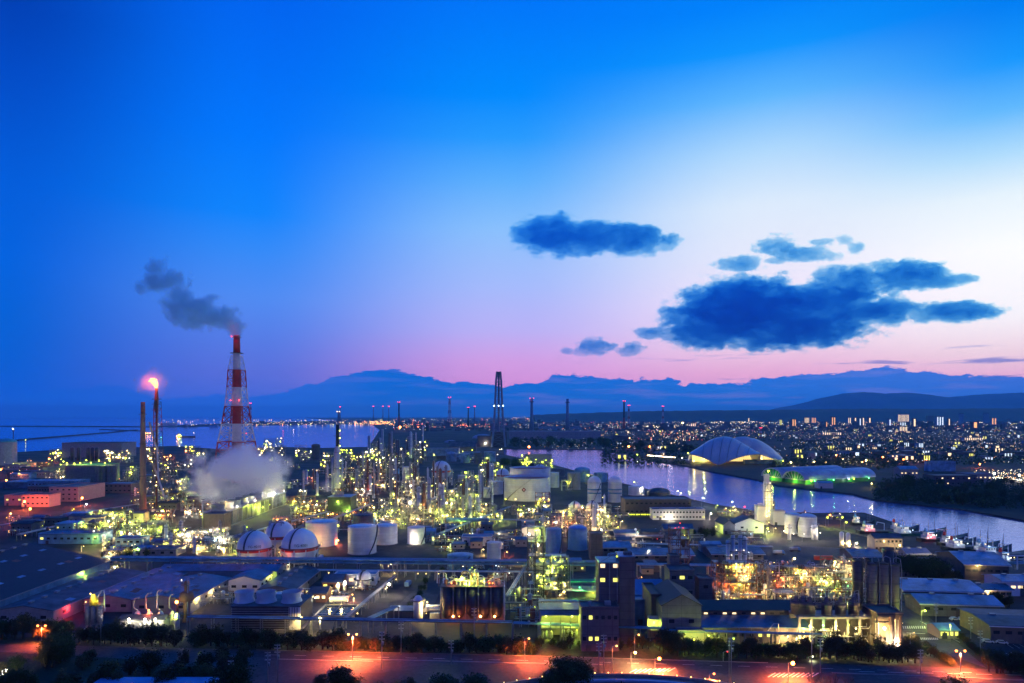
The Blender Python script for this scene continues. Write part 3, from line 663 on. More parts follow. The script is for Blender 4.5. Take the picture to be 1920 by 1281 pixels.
strip('side_road', [(1650, 1010), (1670, 1010)], [(1720, 1200), (1800, 1200)], ASPH, .03) if 0 else None
strip('side_road', [(1678, 1130), (1712, 1130), (1800, 1210)], [(1690, 1195), (1740, 1215), (1850, 1253)], ASPH, .03)
strip('parking_ground', [(1800, 1190), (1920, 1190), (1990, 1235)], [(1840, 1225), (1890, 1246), (1990, 1246)], ASPH2, .031)
strip('yard', [(1130, 1008), (1440, 1020), (1620, 1030)], [(1120, 1050), (1440, 1055), (1640, 1062)], ASPH2, .028)
strip('yard', [(600, 1092), (720, 1092)], [(560, 1180), (690, 1180)], ASPH2, .029)
strip('yard', [(1000, 985), (1290, 1000)], [(1010, 1006), (1320, 1008)], ASPH2, .027)
def paint(pts, label=None):
    return struct(slab('road_marking', [(p.x, p.y) for p in pts], PAINT, z1=.045, drop=False))
def pline(a, b, w=.18):
    a, b = G(*a), G(*b); d = (b - a).normalized(); n = Vector((-d.y, d.x, 0)) * w / 2
    paint([a - n, b - n, b + n, a + n])
pline((520, 1236), (700, 1240), .25)
for i in range(9): x = 1180 + i * 9; pline((x, 1262 - i * .3), (x + 14, 1255 - i * .3), .5)
for i in range(10): x = 1440 + i * 9; pline((x, 1270), (x + 14, 1262), .5)
for i in range(7): x = 1610 + i * 55; pline((x, 1259.5 + i * 1.2), (x + 30, 1260.2 + i * 1.2), .3)
for i in range(12): x = 1689 + i * 4; pline((x, 1174), (x + 1.6, 1179), .45)
for i in range(13): x = 1716 + i * 3.4; pline((x, 1196), (x + 1.5, 1200), .45)
pline((1700, 1187), (1735, 1188.5), .4)
pline((1725, 1165), (1800, 1205), .2)
for i in range(5): pline((1838 + i * 14, 1219 + i), (1856 + i * 14, 1229 + i), .15)
for i in range(6): pline((1887 + i * 12, 1208), (1900 + i * 12, 1216), .15)
for i in range(4): pline((740 + i * 5, 1150), (742 + i * 5, 1153), .5)
# planted median and kerb
def kerb(p, q, w=.25):
    a, b = G(*p), G(*q); return MB().beam((a.x, a.y, .1), (b.x, b.y, .1), w, .24)
for i, (p, q) in enumerate([((660, 1236.5), (960, 1243.5)), ((960, 1243.5), (1130, 1247)), ((1560, 1262), (1920, 1276)), ((480, 1219.5), (960, 1229.5)), ((960, 1229.5), (1440, 1243.5))]):
    b = kerb(p, q, .9 if i < 3 else .3); tag(b.build('kerb', CONC), ['grassy median kerb left of the big roadside tree', 'median kerb passing under the big roadside tree', 'median kerb at the right end of the road', 'far roadside kerb on the left half', 'far roadside kerb right of the middle'][i], 'kerb')
for i in range(26): x = 500 + i * 52; yy = 1228 + i * 1.15 + max(0, x - 1100) * .006; pline((x, yy), (x + 22, yy + .5), .22)
# road lamps
def road_lamp(px, pb, pt, c, label, w=0, double=False, r=.35):
    Y = YD(pb); return pole_lamp(PX(px, Y), Y, PZ(pt, Y) - .3, c, label, w, r, double=double, spot=True)
road_lamp(661, 1238, 1188, 'amber', 'tall twin-arm orange lamp on the median in the left half of the road', 34000, True, .42)
road_lamp(78, 1205, 1172, 'orange', 'twin-arm orange lamp at the far left road end', 9000, True, .42)
road_lamp(984, 1240, 1196, 'amber', 'single orange lamp just left of the big roadside tree', 12000)
road_lamp(1190, 1234, 1189, 'amber', 'tall orange lamp in front of the mauve tower building', 2500)
road_lamp(1148, 1262, 1210, 'amber', 'orange lamp pole standing between the big tree and the junction', 6000)
road_lamp(1183, 1250, 1222, 'warm', 'short pale lamp at the road junction', 4000, r=.5)
road_lamp(1228, 1262, 1233, 'orange', 'brightest orange lamp, over the glowing junction', 20000, r=.6)
road_lamp(1367, 1281, 1196, 'lime', 'tall lamp pole with a single green light', 400, r=.35)
road_lamp(1478, 1283, 1241, 'orange', 'large orange lamp near the lower edge right of the junction', 36000, r=.7)
road_lamp(1801, 1260, 1219, 'orange', 'twin-arm orange lamp at the right end of the road', 24000, True, .42)
road_lamp(1356, 1240, 1221, 'red', 'small red signal lamp on a short roadside pole', 0, r=.25)
road_lamp(1516, 1240, 1230, 'white', 'low white and red lamp among the hedge trees', 300, r=.3)
for i, px in enumerate((1300, 1395)): glow(None, PX(px, 252), 252, 9, 'orange', 60000, .5) if 0 else None
road_lamp(1330, 1300, 1262, 'orange', 'orange lamp head just above the lower edge beside the footbridge', 14000, r=.35)
# curved footbridge at the lower edge, sky reflection put into its rim colour
fbx, fby, fbr = PX(1150, 239), 151.5, 88.0
t = thing('footbridge', 'curved footbridge with a rim coloured as reflected blue sky and a row of small rail lamps', 'footbridge', (fbx, fby, 0))
def arcband(r0, r1, z0, z1, a=34, n=30):
    b = MB()
    for i in range(n):
        t0, t1 = [math.radians(90 + a - 2 * a * (i + j) / n) for j in (0, 1)]
        vs = [(rr * math.cos(tt), rr * math.sin(tt), z) for z in (z0, z1) for rr, tt in ((r0, t0), (r1, t0), (r1, t1), (r0, t1))]
        b.add(vs, [(0, 1, 2, 3), (7, 6, 5, 4), (1, 0, 4, 5), (2, 1, 5, 6), (3, 2, 6, 7), (0, 3, 7, 4)])
    return b
arcband(82.5, 88, 3.2, 3.7).build('deck', CONC, t)
arcband(86.9, 87.2, 3.703, 4.9).build('railing', GSTEEL, t)
arcband(82.2, 83.4, 3.703, 4.4).build('rim', BLUET, t)  # blue here is the sky's reflection put into the colour
arcband(83.5, 84.3, 3.703, 3.9).build('rail', GSTEEL, t)
for i in range(9):
    a = math.radians(90 + 24 - i * 6.2); MB().cyl(85 * math.cos(a), 85 * math.sin(a), 0, 3.2, .5, n=10).build('pier', CONC, t)
    for s in (0, 3.1):
        a = math.radians(90 + 26 - i * 6.2 - s); lamp(t, 87.05 * math.cos(a), 87.05 * math.sin(a), 5.1, 'warm', .2)
        if s == 0 and 0 < i < 8: glow(t, 88.6 * math.cos(a), 88.6 * math.sin(a), 5.4, 'amber', 2600, .3, True)
# utility poles along the road
def upole(px, pb, pt, label):
    Y = YD(pb); h = PZ(pt, Y); t = thing('utility_pole', label, 'utility pole', (PX(px, Y), Y, 0))
    MB().lathe(0, 0, [(.2, 0), (.13, h)], 8).build('pole', GSTEEL, t)
    for k, z in enumerate((h - .5, h - 1.6, h - 3)):
        MB().box(-1.0, 1.0, -.06, .06, z - .06, z + .06).build('crossarm', GSTEEL, t)
        b = MB()
        for s in (-.9, -.5, .5, .9): b.cyl(s, 0, z + .06, z + .35, .08, n=6)
        b.build('insulator', WHITE, t)
    MB().cyl(.45, 0, h - 5, h - 3.8, .32, n=10).build('transformer', GSTEEL, t)
for a in [(520, 1283, 1208, 'utility pole beside the purple stretch of road, right of its pair'), (502, 1290, 1222, 'utility pole at the lower edge, left of its pair'), (716, 1256, 1184, 'utility pole left of centre, in front of the dark silos block'), (846, 1246, 1200, 'utility pole under the dark silos on the roadside'),
          (889, 1222, 1140, 'thin utility pole directly in front of the dark silos'), (1123, 1268, 1205, 'dark utility pole beside the big roadside tree'), (1132, 1262, 1190, 'second dark utility pole, right of the one beside the big tree'), (1371, 1290, 1195, 'utility pole sharing a place with the green lamp'), (1522, 1270, 1180, 'tall thin utility pole among the right hedge trees'),
          (1538, 1262, 1196, 'utility pole in front of the lit platform of small silos'), (1726, 1264, 1218, 'short utility pole at the side road corner'), (1838, 1225, 1182, 'utility pole at the parking ground entrance'), (1755, 1180, 1130, 'utility pole in front of the lower blue warehouse'), (433, 1290, 1238, 'short pole with small lights at the lower left'), (189, 1210, 1142, 'tall thin pole in front of the lit hopper'), (752, 1228, 1165, 'utility pole beside the near pipe rack left of the dark silos'), (1820, 1198, 1157, 'utility pole by the brown building on the right')]: upole(*a)
# near pipe rack
def g2(px, py, z=0): Y = YD(py, z); return (PX(px, Y), Y)
pipe_rack(g2(350, 1159, 7), g2(960, 1170, 7), 7, 5, 'near pipe rack, left half, behind the hedge', cols=(GSTEEL, LROOF, STEEL), wd=2.6, sp=11, seed=3, rmax=.34)
pipe_rack(g2(962, 1170, 7), g2(1250, 1181, 7), 7, 5, 'near pipe rack in front of the mauve tower building', cols=(LROOF, LROOF, GSTEEL), wd=2.2, sp=11, seed=4, rmax=.34)
pipe_rack(g2(1253, 1184, 6.4), g2(1545, 1192, 6.4), 6.4, 5, 'near pipe rack before the long dark-roofed building', cols=(LROOF, GSTEEL), wd=1.6, sp=11, seed=5)
pipe_rack(g2(190, 1047, 9.5), g2(1120, 1056, 9.5), 9.5, 7, 'long pipe rack crossing the plant behind the warehouses', cols=(LROOF, LROOF, BLUET, GSTEEL, SILVER), wd=5, levels=2, sp=14, seed=6, rmax=.5)
pipe_rack(g2(-60, 1045, 9), g2(100, 1047, 9), 9, 7, 'pipe rack at the left edge behind the dark warehouse', cols=(LROOF, BLUET), wd=5, levels=2, sp=14, seed=7, rmax=.5)
pipe_rack(g2(1195, 1060, 7.5), g2(1600, 1066, 7.5), 7.5, 7, 'pipe rack crossing the yard right of the mauve tower building', cols=(LROOF, SILVER, GSTEEL), wd=4, levels=1, sp=14, seed=8, rmax=.42)
pipe_rack(g2(650, 1162, 4), g2(745, 1080, 4), 4, 7, 'pale diagonal pipe rack beside the basin', cols=(SILVER, STEEL, GSTEEL), wd=1.8, levels=1, sp=10, seed=9, rmax=.4, lc=('warm',))
pipe_rack(g2(745, 1059, 9), g2(760, 1048, 9), 9, 3, 'short high pipe bridge crossing to the long rack', cols=(SILVER, GSTEEL), wd=3, sp=12, seed=10)
pipe_rack(g2(800, 1006, 4), g2(1240, 1008, 4), 4, 3, 'low pipe rack with warm light before the tank yard', cols=(SILVER, CREAM, RUST), wd=2.5, sp=14, seed=11, lc=('warm', 'red', 'warm'))
pipe_rack(g2(700, 1160, 6.5), g2(748, 1138, 6.5), 6.5, 3, 'short grey pipe bridge over the plant road gate', cols=(GSTEEL, LROOF), wd=3, sp=8, seed=12)
for i, (a, b, z) in enumerate([((5, 985), (330, 935), 5), ((40, 1003), (250, 955), 4), ((800, 942), (905, 895), 6), ((560, 1000), (700, 945), 5), ((430, 1010), (620, 960), 4), ((900, 975), (1140, 978), 6)]):
    pipe_rack(g2(*a, z), g2(*b, z), z, 5, ['slanting pipe rack below the pink office buildings', 'second slanting pipe rack nearer than the one by the pink offices', 'pipe rack leading up to the round gas holder tanks', 'slanting pipe rack right of the cooling tower', 'slanting pipe rack along the foot of the cooling tower', 'pipe rack with lime lamps before the big white tank'][i], cols=(SILVER, CREAM, GSTEEL), wd=4, sp=16, seed=20 + i, lc=('lime', 'warm', 'amber'), rmax=.35, nl=8)

# ------------------------------------------------------------------ warehouses on the left (their long sides run straight away from the camera)
def shed(x0, x1, y0, y1, h, rh, label, wall, roofm, al='y', skylights=0, doors=1, wins=0, lampc=None, cat='warehouse', skm=None, lit=.2, face=True):
    xc = (x0 + x1) / 2; t = thing('warehouse', label, cat, (xc, y0, 0)); a, b_, dep = x0 - xc, x1 - xc, y1 - y0
    MB().gwall(a, b_, 0, dep, 0, h, h + rh, al).build('wall', wall, t); MB().gable(a, b_, 0, dep, h - .12, h + rh + .05, al, .5, .25).build('roof', roofm, t)
    MB().box(b_ + .5, b_ + .8, 0, dep, h - .35, h + .1).build('gutter', PALEW, t)
    if al == 'y' and dep > 30:
        for i in range(int(dep / 9)):
            yy = 5 + i * 9; z = h + rh + .2; MB().box(-.7, .7, yy - 1.2, yy + 1.2, z - .4, z + .7).box(-.95, .95, yy - 1.4, yy + 1.4, z + .7, z + .85).build('ridge_vent', GSTEEL, t)
        for i in range(int(dep / 14)): yy = random.uniform(3, dep - 6); s = random.uniform(.3, .8); xx = b_ * s; z = h + rh * (1 - s) + .36; dz = rh / b_; MB().add([(xx - 1.6, yy, z + 1.6 * dz), (xx + 1.6, yy, z - 1.6 * dz), (xx + 1.6, yy + 4, z - 1.6 * dz), (xx - 1.6, yy + 4, z + 1.6 * dz)], [(0, 1, 2, 3)]).build('roof_patch', random.choice((GROOF, LROOF, RUST)), t)
    if skylights:
        for i in range(skylights):
            fy = (i + .5) / skylights
            for s in (.25, .7) if skylights > 3 else (.5,):
                xx = b_ * s; z = h + rh * (1 - s) + .32; yy = dep * fy; dz = rh / b_ * 1.0
                MB().add([(xx - 1, yy - 2.2, z + dz), (xx + 1, yy - 2.2, z - dz), (xx + 1, yy + 2.2, z - dz), (xx - 1, yy + 2.2, z + dz), (xx - 1, yy - 2.2, z + dz - .2), (xx + 1, yy - 2.2, z - dz - .2), (xx + 1, yy + 2.2, z - dz - .2), (xx - 1, yy + 2.2, z + dz - .2)],
                         [(0, 1, 2, 3), (0, 4, 5, 1), (1, 5, 6, 2), (2, 6, 7, 3), (3, 7, 4, 0)]).build('skylight', skm or LROOF, t)
    for i in range(wins): yy = dep * (i + .5) / wins; window(t, b_ + .03, yy, h * .6, 2.2, 1.3, 'y' if random.random() < lit else 'd', 's')
    for i in range(doors): yy = dep * (i + .5) / doors + 3; MB().box(b_ - .02, b_ + .1, yy - 2, yy + 2, 0, 3.6).build('door', STEEL, t)
    if al == 'y' and face:
        for i in range(3): window(t, a + (b_ - a) * (i + .5) / 3, -.03, h * .5, 2.5, 1.4, 'd')
    if lampc:
        for f in lampc[1]: lampl(t, b_ + 1.1, dep * f, h - .7, lampc[0], .3, 2200)
    return t
shed(-330, -238, 312, 404, 9, 10, 'huge dark-roofed warehouse with rows of pale skylights at the left edge', LROOF, DROOF, skylights=6, doors=3, lampc=('lime', (.72,)))
shed(-236, -209, 311, 388, 6, 2.2, 'blue-roofed warehouse with a pale wall, right of the huge dark one', PALEW, GROOF, skylights=0, wins=5, lampc=('red', (.12,)))
shed(-207, -184, 330, 396, 6, 2.0, 'low blue warehouse in the middle of the left group', PALEW, BROOF, wins=4)
shed(-182, -154, 327, 372, 6.5, 2.2, 'blue warehouse whose right wall faces the pump yard', PALEW, BROOF, wins=4, lampc=('warm', (.15, .5)))
shed(-152, -135, 366, 384, 6.5, 2.2, 'short blue hall with a white end wall and lime lamp', WHITE, BROOF, wins=3, lampc=('lime', (.8,)))
shed(-200, -133, 386, 402, 7, 2.0, 'long blue-grey hall with white parapets behind the left group', PALEW, BROOF, al='x', wins=2)
shed(-131, -112, 352, 400, 5, 2.0, 'dark low hall standing right of the left group of warehouses', GREYW, GROOF, wins=3)
shed(-276, -240, 285, 311, 5.5, 2.2, 'near dark shed at the lower left corner of the plant', GREYW, DROOF, wins=3)
bldg(72, 185, 1020, 1003, 18, 'long pale blue hall with a white end, left above the warehouses', LROOF, BROOF, 'flat', wins=(9, 1), lit=.1)
bldg(262, 330, 1043, 1032, 14, 'low flat white pump house with a lime lamp on its corner', PALEW, GROOF, 'flat', wins=(4, 1), lit=.3)
bldg(216, 264, 1032, 1012, 12, 'blue two-storey hall behind the long rack on the left', LROOF, BROOF, 'flat', wins=(4, 2))
frame(PX(201, 408), 412, 9, 7, 3, 4.4, 'slim white-lit steel tower beside the blue hall on the left', lc=('white', 'warm'), nl=26, seed=31, w=2500, nw=2, bulb=.4)
# ------------------------------------------------------------------ plant objects near the camera
def at(px, pb): Y = YD(pb); return PX(px, Y), Y
def W(px, Y): return px * Y / F
# lit hopper unit on legs (lower left)
x, y = at(176, 1184); t = thing('hopper_tower', 'yellow-lit hopper head standing on blue-grey tapered tanks, lower left', 'hopper tower', (x, y, 0))
for dx in (-2.6, 0, 2.6):
    MB().lathe(dx, 0, [(.5, 3), (1.2, 5.2), (1.2, 10.5), (.6, 11.6)], 12, cap=False).build('hopper', GSTEEL, t)
    for s in (-1, 1): MB().beam((dx + s, 0, 0), (dx + s * .9, 0, 8), .25).build('leg', GSTEEL, t)
MB().box(-4, 4, -1.6, 2, 11.6, 11.8).build('platform', STEEL, t)
b = MB(); [b.beam((-4, -1.6, 11.8 + k), (4, -1.6, 11.8 + k), .08) for k in (.55, 1.1)]; b.build('railing', ORANGE, t)
MB().lathe(0, 0, [(1.7, 11.8), (1.7, 14), (1, 15.6), (.3, 16.6)], 14).build('head', mat('yellow paint', (.6, .45, .06), .5), t)
MB().tube([(1.6, 0, 15), (3.4, 0, 18), (4.6, 0, 18), (4.8, 0, 9)], .28).build('duct', SILVER, t)
lampl(t, 0, -2.4, 17.2, 'warm', .35, 1500); lampl(t, 3, -2.2, 14, 'lime', .2, 500); lamp(t, -2.5, -1.7, 13.4, 'warm', .25)
MB().tube([(-2.6, 0, 3), (-3.2, -1, 1.5), (-4.4, -2, 0)], .35).build('chute', SILVER, t)
# pump yard: inverted U ducts, tanks and white lamps
for i, (px, lab) in enumerate([(258, 'left'), (280, 'second'), (301, 'third'), (324, 'right')]):
    x, y = at(px, 1170); h = (10.5, 12.5, 14, 12)[i]
    t = thing('scrubber', ['white scrubber with a tall bent duct, leftmost of four in the pump yard', 'white scrubber second from the left in the pump yard, orange lamp on it', 'white scrubber with the tallest bent duct in the pump yard', 'white scrubber rightmost in the pump yard beside the dark mast'][i], 'scrubber', (x, y, 0), 0, 'scrubbers in the pump yard')
    MB().lathe(0, 0, [(1.5, 0), (1.5, 4.2), (1.1, 5.2), (.5, 5.8)], 16).build('tank', WHITE, t)
    MB().tube([(0, 0, 5.2), (0, 0, 6.4), (-1.6, 0, 7.2), (-1.6, 0, h), (-.8, 0, h + 1.2), (.8, 0, h + 1.4)], .32).build('duct', PALEW, t)
    MB().tube([(1.2, -.6, .6), (2.2, -.8, .6), (2.2, -.8, 4)], .2).build('pipe', SILVER, t)
    if i == 1: lamp(t, .6, -1.6, 6.6, 'orange', .45); glow(t, .6, -2.6, 6.6, 'orange', 1500)
x, y = at(270, 1178); t = thing('pump_house', 'low white-lit pump house with three glaring lamps behind the hedge', 'pump house', (x, y, 0))
MB().box(-11, 9, 0, 6, 0, 3.6).build('wall', PALEW, t); MB().gable(-11, 9, 0, 6, 3.5, 5, 'x').build('roof', GROOF, t)
for dx in (-5.5, 1.6, 6.2): lampl(t, dx, -2.2, 4.6, 'white', .6, 2600); MB().cyl(dx, -2.2, 0, 4.0, .1, n=6).build('pole', GSTEEL, t)
for i in range(9): MB().lathe(-9.5 + i * 2.1, -1.2, [(.6, 0), (.6, 1.4), (.25, 2.2), (.25, 2.8)], 10).build('pump', SILVER, t)
x, y = at(332, 1180); t = thing('process_column', 'short column glowing green under a lime lamp, right of the pump house', 'process column', (x, y, 0)); MB().lathe(0, 0, [(1.1, 0), (1.1, 6), (.6, 7), (.02, 7.4)], 12).build('body', WHITE, t); MB().lathe(0, 0, [(1.1, 4.5), (1.9, 4.5), (1.9, 4.7), (1.1, 4.7)], 12, cap=False).build('platform', STEEL, t); lampl(t, -1, -2, 8, 'lime', .45, 3500)
# dark mast column and its companions
x, y = at(350, 1166); t = column(x, y, 1.5, 19, 'dark rusty mast-like column with a wide head behind the pump yard', RUST, 4, seed=4, cat='process column', group=None)
MB().lathe(0, 0, [(3.2, 10), (3.4, 10.4), (2.8, 13.5), (1.5, 14)], 12).build('head', RUST, t)
x, y = at(333, 1158); t = thing('process_column', 'slim pole column carrying a glowing orange drum lamp', 'process column', (x, y, 0)); MB().cyl(0, 0, 0, 8, .5, n=8).build('body', STEEL, t); lamp(t, 0, -.9, 7.5, 'orange', .75); MB().cyl(0, 0, 8, 9.4, .9, n=10).build('hood', STEEL, t)
# cooling building with tubs
x, y = at(505, 1186); t = thing('cooling_building', 'louvred cooling building with two pale fan tubs on its flat roof', 'cooling building', (x, y, 0))
MB().box(-17, 13.5, 0, 20, 0, 1.2).build('base', CONC, t)
MB().box(-16.5, 13, .5, 19.5, 1.2, 11).build('louvre_wall', DARKW, t)
for z in range(2, 11): MB().box(-16.7, 8.5, .2, .5, z, z + .25).build('louvre', GSTEEL, t)
MB().box(8.5, 13.5, -.1, .5, 1.2, 11).build('end_wall', WHITE, t)
MB().box(-17, 13.5, 0, 20, 11, 11.5).build('roof', GROOF, t)
for cx_, cz in ((-14, 0), (-4.2, 0), (7.2, 0)):
    MB().lathe(cx_, 8, [(4.6, 11.5), (3.9, 13.2), (4.3, 16)], 28, cap=False).lathe(cx_, 8, [(4.1, 16), (3.6, 13.2), (3.8, 12)], 28, cap=False).build('fan_stack', PBLUE, t)
    MB().cyl(cx_, 8, 12.2, 12.5, 3.6, n=20).build('fan', BLACK, t)
for k in range(4): MB().tube([(9 + k * 1.1, -.4, 11), (9 + k * 1.1, -.4, 3 + k)], .16).build('pipe', STEEL, t)
lampl(t, 15, -3, 7.5, 'warm', .4, 4000)
x, y = at(531, 1160); tank(x - 2, y + 6, 9.2, 9, 'wide round tank with a pale blue top behind the cooling building', WHITE, LROOF, 'cone', stair=False)
x, y = at(600, 1192); t = thing('yard_lamp', 'glaring warm lamp on a post right of the cooling building', 'yard lamp', (x, y, 0)); MB().cyl(0, 0, 0, 7, .1, n=6).build('pole', GSTEEL, t); lampl(t, 0, 0, 7.4, 'warm', .7, 7000)
# basin
x, y = at(628, 1160); t = thing('settling_basin', 'rectangular settling basin with lit rim beside the diagonal pipes', 'basin', (x, y, 0))
MB().box(-10, 8, 0, .6, 0, 1.4).box(-10, 8, 19, 19.6, 0, 1.4).box(-10, -9.4, .6, 19, 0, 1.4).box(7.4, 8, .6, 19, 0, 1.4).box(-2, -1.6, .6, 19, 0, 1.4).build('wall', CONC, t)
MB().box(-9.4, 7.4, .6, 19, .2, .7).build('water_surface', mat('basin water', (.02, .035, .04), .25, spec=.3), t)
b = MB(); [b.beam((-10, s, 2.4), (8, s, 2.4), .07) for s in (0, 19.4)]; [b.beam((-10 + i * 2, 0, 1.4), (-10 + i * 2, 0, 2.4), .06) for i in range(10)]; b.build('railing', SILVER, t)
for dx in (-8, -2, 4): lampl(t, dx, 20.5, 4, 'warm', .28, 1500); MB().cyl(dx, 20.5, 0, 3.8, .08, n=6).build('pole', GSTEEL, t)
bldg(626, 704, 1098, 1080, 9, 'small white house with a blue flat roof behind the white ball tank', WHITE, LROOF, 'flat', wins=(6, 1), lit=.5, lk='w')
x, y = at(682, 1103); sphere_tank(x, y, 4.2, 5.4, 'small white ball tank before the white house', None, None, nl=6)
bldg(580, 612, 1130, 1113, 10, 'dark red-brown open shed with warm lamps, left of the white ball tank', RUST, GROOF, 'gx', ridge=2, wins=(3, 1), lit=.9, lk='w')
bldg(604, 640, 1108, 1092, 16, 'brown gabled shed next to two glowing cylinders', RUST, GROOF, 'gx', ridge=2.4, wins=(3, 1))
for i, (px, pb) in enumerate(((633, 1112), (646, 1108))):
    x, y = at(px, pb); t = thing('vent_cylinder', ['glowing white cylinder, left one of the pair by the brown shed', 'glowing white cylinder, right one of the pair by the brown shed'][i], 'vent cylinder', (x, y, 0)); MB().lathe(0, 0, [(1, 0), (1, 4.5), (.4, 5.4)], 12).build('body', WHITE, t); MB().lathe(0, 0, [(1, 3), (1.5, 3), (1.5, 3.15), (1, 3.15)], 12, cap=False).build('collar', STEEL, t); lampl(t, .8, -1.8, 5.6, 'warm' if i == 0 else 'white', .55, 4000)
x, y = at(724, 1118); pole_lamp(x, y, 6.5, 'white', 'glaring white lamp on a pole by the diagonal pipe rack', 6000, .7, name='yard_lamp', cat='yard lamp')
x, y = at(585, 1150); pole_lamp(x, y, 7.5, 'white', 'white lamp between the cooling building and the basin', 3500, .4, name='yard_lamp', cat='yard lamp')
x, y = at(655, 1128); pole_lamp(x, y, 3.5, 'amber', 'low amber lamp between the horizontal tank and the basin', 1500, .35, name='yard_lamp', cat='yard lamp')
x, y = at(636, 1132); t = thing('horizontal_tank', 'white horizontal tank on saddles in the warm-lit yard', 'horizontal tank', (x, y, 0)); MB().tube([(-4.4, 0, 2.4), (-3.9, 0, 2.4), (3.9, 0, 2.4), (4.4, 0, 2.4)], 1.5, 18).build('shell', WHITE, t)
for s in (-2.6, 2.6): MB().box(s - .3, s + .3, -1.1, 1.1, 0, 1.4).build('saddle', CONC, t)
# tanker truck / loading lorries
def truck(x, y, rz, label, c=WHITE, tankc=None, group=None):
    t = thing('lorry', label, 'lorry', (x, y, 0), rz, group)
    MB().box(-3.6, 3.2, -1.1, 1.1, .7, 1.0).build('chassis', STEEL, t)
    if tankc: MB().tube([(-3.5, 0, 2.0), (2.0, 0, 2.0)], 1.05, 14).build('tank', tankc, t)
    else: MB().box(-3.6, 1.9, -1.15, 1.15, 1.0, 3.2).build('cargo_box', c, t)
    MB().box(2.1, 3.9, -1.1, 1.1, .9, 2.1).add([(2.1, -1.1, 2.1), (3.8, -1.1, 2.1), (3.8, 1.1, 2.1), (2.1, 1.1, 2.1), (2.2, -1.0, 2.9), (3.3, -1.0, 2.9), (3.3, 1.0, 2.9), (2.2, 1.0, 2.9)], [(4, 5, 6, 7), (0, 1, 5, 4), (1, 2, 6, 5), (2, 3, 7, 6), (3, 0, 4, 7)]).build('cab', c, t)
    for wx in (-2.8, -1.7, 2.9):
        for s in (-1, 1): MB().tube([(wx, s * 1.15, .5), (wx, s * .85, .5)], .5, 12).build('wheel', BLACK, t)
    return t
# white silo with golden light
x, y = at(784, 1162); t = thing('white_silo', 'slim white silo with golden light on its ladder, left of the dark silos', 'silo', (x, y, 0))
MB().lathe(0, 0, [(2.2, 0), (2.2, 9.5), (1.2, 11), (.02, 11.4)], 20).build('shell', WHITE, t); b = MB(); [b.beam((2.8, s, 0), (2.8, s, 10), .1) for s in (-.3, .3)]; [b.beam((2.8, -.3, .4 + k * .45), (2.8, .3, .4 + k * .45), .06) for k in range(21)]; b.build('ladder', STEEL, t)
MB().lathe(0, 0, [(2.2, 9), (3.6, 9), (3.6, 9.15), (2.2, 9.15)], 16, cap=False).build('platform', STEEL, t); MB().box(4, 10, -1, .5, 6.6, 6.9).build('lit_canopy', WHITE, t); MB().box(5.5, 10, -.6, 2, 0, 3).build('cabinet', GSTEEL, t); lampl(t, 4.4, -1.6, 8.6, 'warm', .4, 5500); lampl(t, 4, -1.6, 3.4, 'warm', .2, 1500)
x, y = at(752, 1160); t = thing('control_hut', 'low dark hut with a flat roof left of the white silo', 'hut', (x, y, 0)); MB().box(-6, 6, 0, 8, 0, 3.4).build('wall', GREYW, t); MB().box(-6.4, 6.4, -.4, 8.4, 3.4, 3.8).build('roof', BROOF, t)
# dark silo block
x0, Y = at(826, 1166); x1 = PX(944, Y)
t = thing('silo_block', 'row of tall dark silos carrying a green-lit tangle of pipes', 'silo block', ((x0 + x1) / 2, Y, 0)); hw = (x1 - x0) / 2; h = PZ(1101, Y)
for i in range(5):
    for j in range(2):
        cx_ = -hw + (i + .5) * 2 * hw / 5; s = MB().lathe(cx_, 3 + j * 6.3, [(1.4, 1.0), (2.7, 3.4), (2.72, h)], 20).build('silo', DSILO, t)
MB().box(-hw, hw, 2.5, 10, 0, 3).build('plinth', GREYW, t)
for i in range(6): MB().cyl(-hw + i * 2 * hw / 5, .1, 0, h, .2, n=8).build('downpipe', GSTEEL, t)
MB().box(-hw - .2, hw + .2, -.2, 13, h, h + .2).build('deck', STEEL, t)
rg = random.Random(77)
for k in range(46):
    xx = rg.uniform(-hw, hw); yy = rg.uniform(0, 11); z = h + .2; r_ = rg.uniform(.12, .28)
    if rg.random() < .5: hh = rg.uniform(2.5, 6.5); dx = rg.choice((-1, 1)) * rg.uniform(1.5, 4); pts = [(xx, yy, z), (xx, yy, z + hh * .8), (xx + dx * .3, yy, z + hh), (xx + dx * .7, yy, z + hh), (xx + dx, yy, z + hh * .8), (xx + dx, yy, z)]
    else: pts = [(xx, yy, z + rg.uniform(.5, 3)), (min(hw, xx + rg.uniform(3, 8)), yy, z + rg.uniform(.8, 4))]
    MB().tube(pts, r_, 6).build('pipe', rg.choice((SILVER, GSTEEL, RUST, SILVER)), t)
for k in range(7): xx = -hw + (k + .5) * 2 * hw / 7; MB().lathe(xx, 5, [(.9, h + .2), (.9, h + 2), (.2, h + 2.6)], 10).build('filter', rg.choice((SILVER, RUST, GSTEEL)), t)
for xx, zz, w in ((-5, 4.5, 3500), (1, 5.5, 5000), (5.5, 3, 2500), (-1.5, 2.5, 2500)): lampl(t, xx, 1, h + zz, 'lime', .38, w)
for xx in (-9.5, 8, 9.5): lampl(t, xx, .8, h + 1.6, 'orange', .25, 500)
for xx in (-8.6, -5.8, 4.0, 10.5): lampl(t, xx, -1.2, 2.8, 'amber', .62 if xx != -5.8 else .3, 420)
MB().box(hw + .2, hw + .6, 0, 12, 0, h).build('end_cladding', WHITE, t)
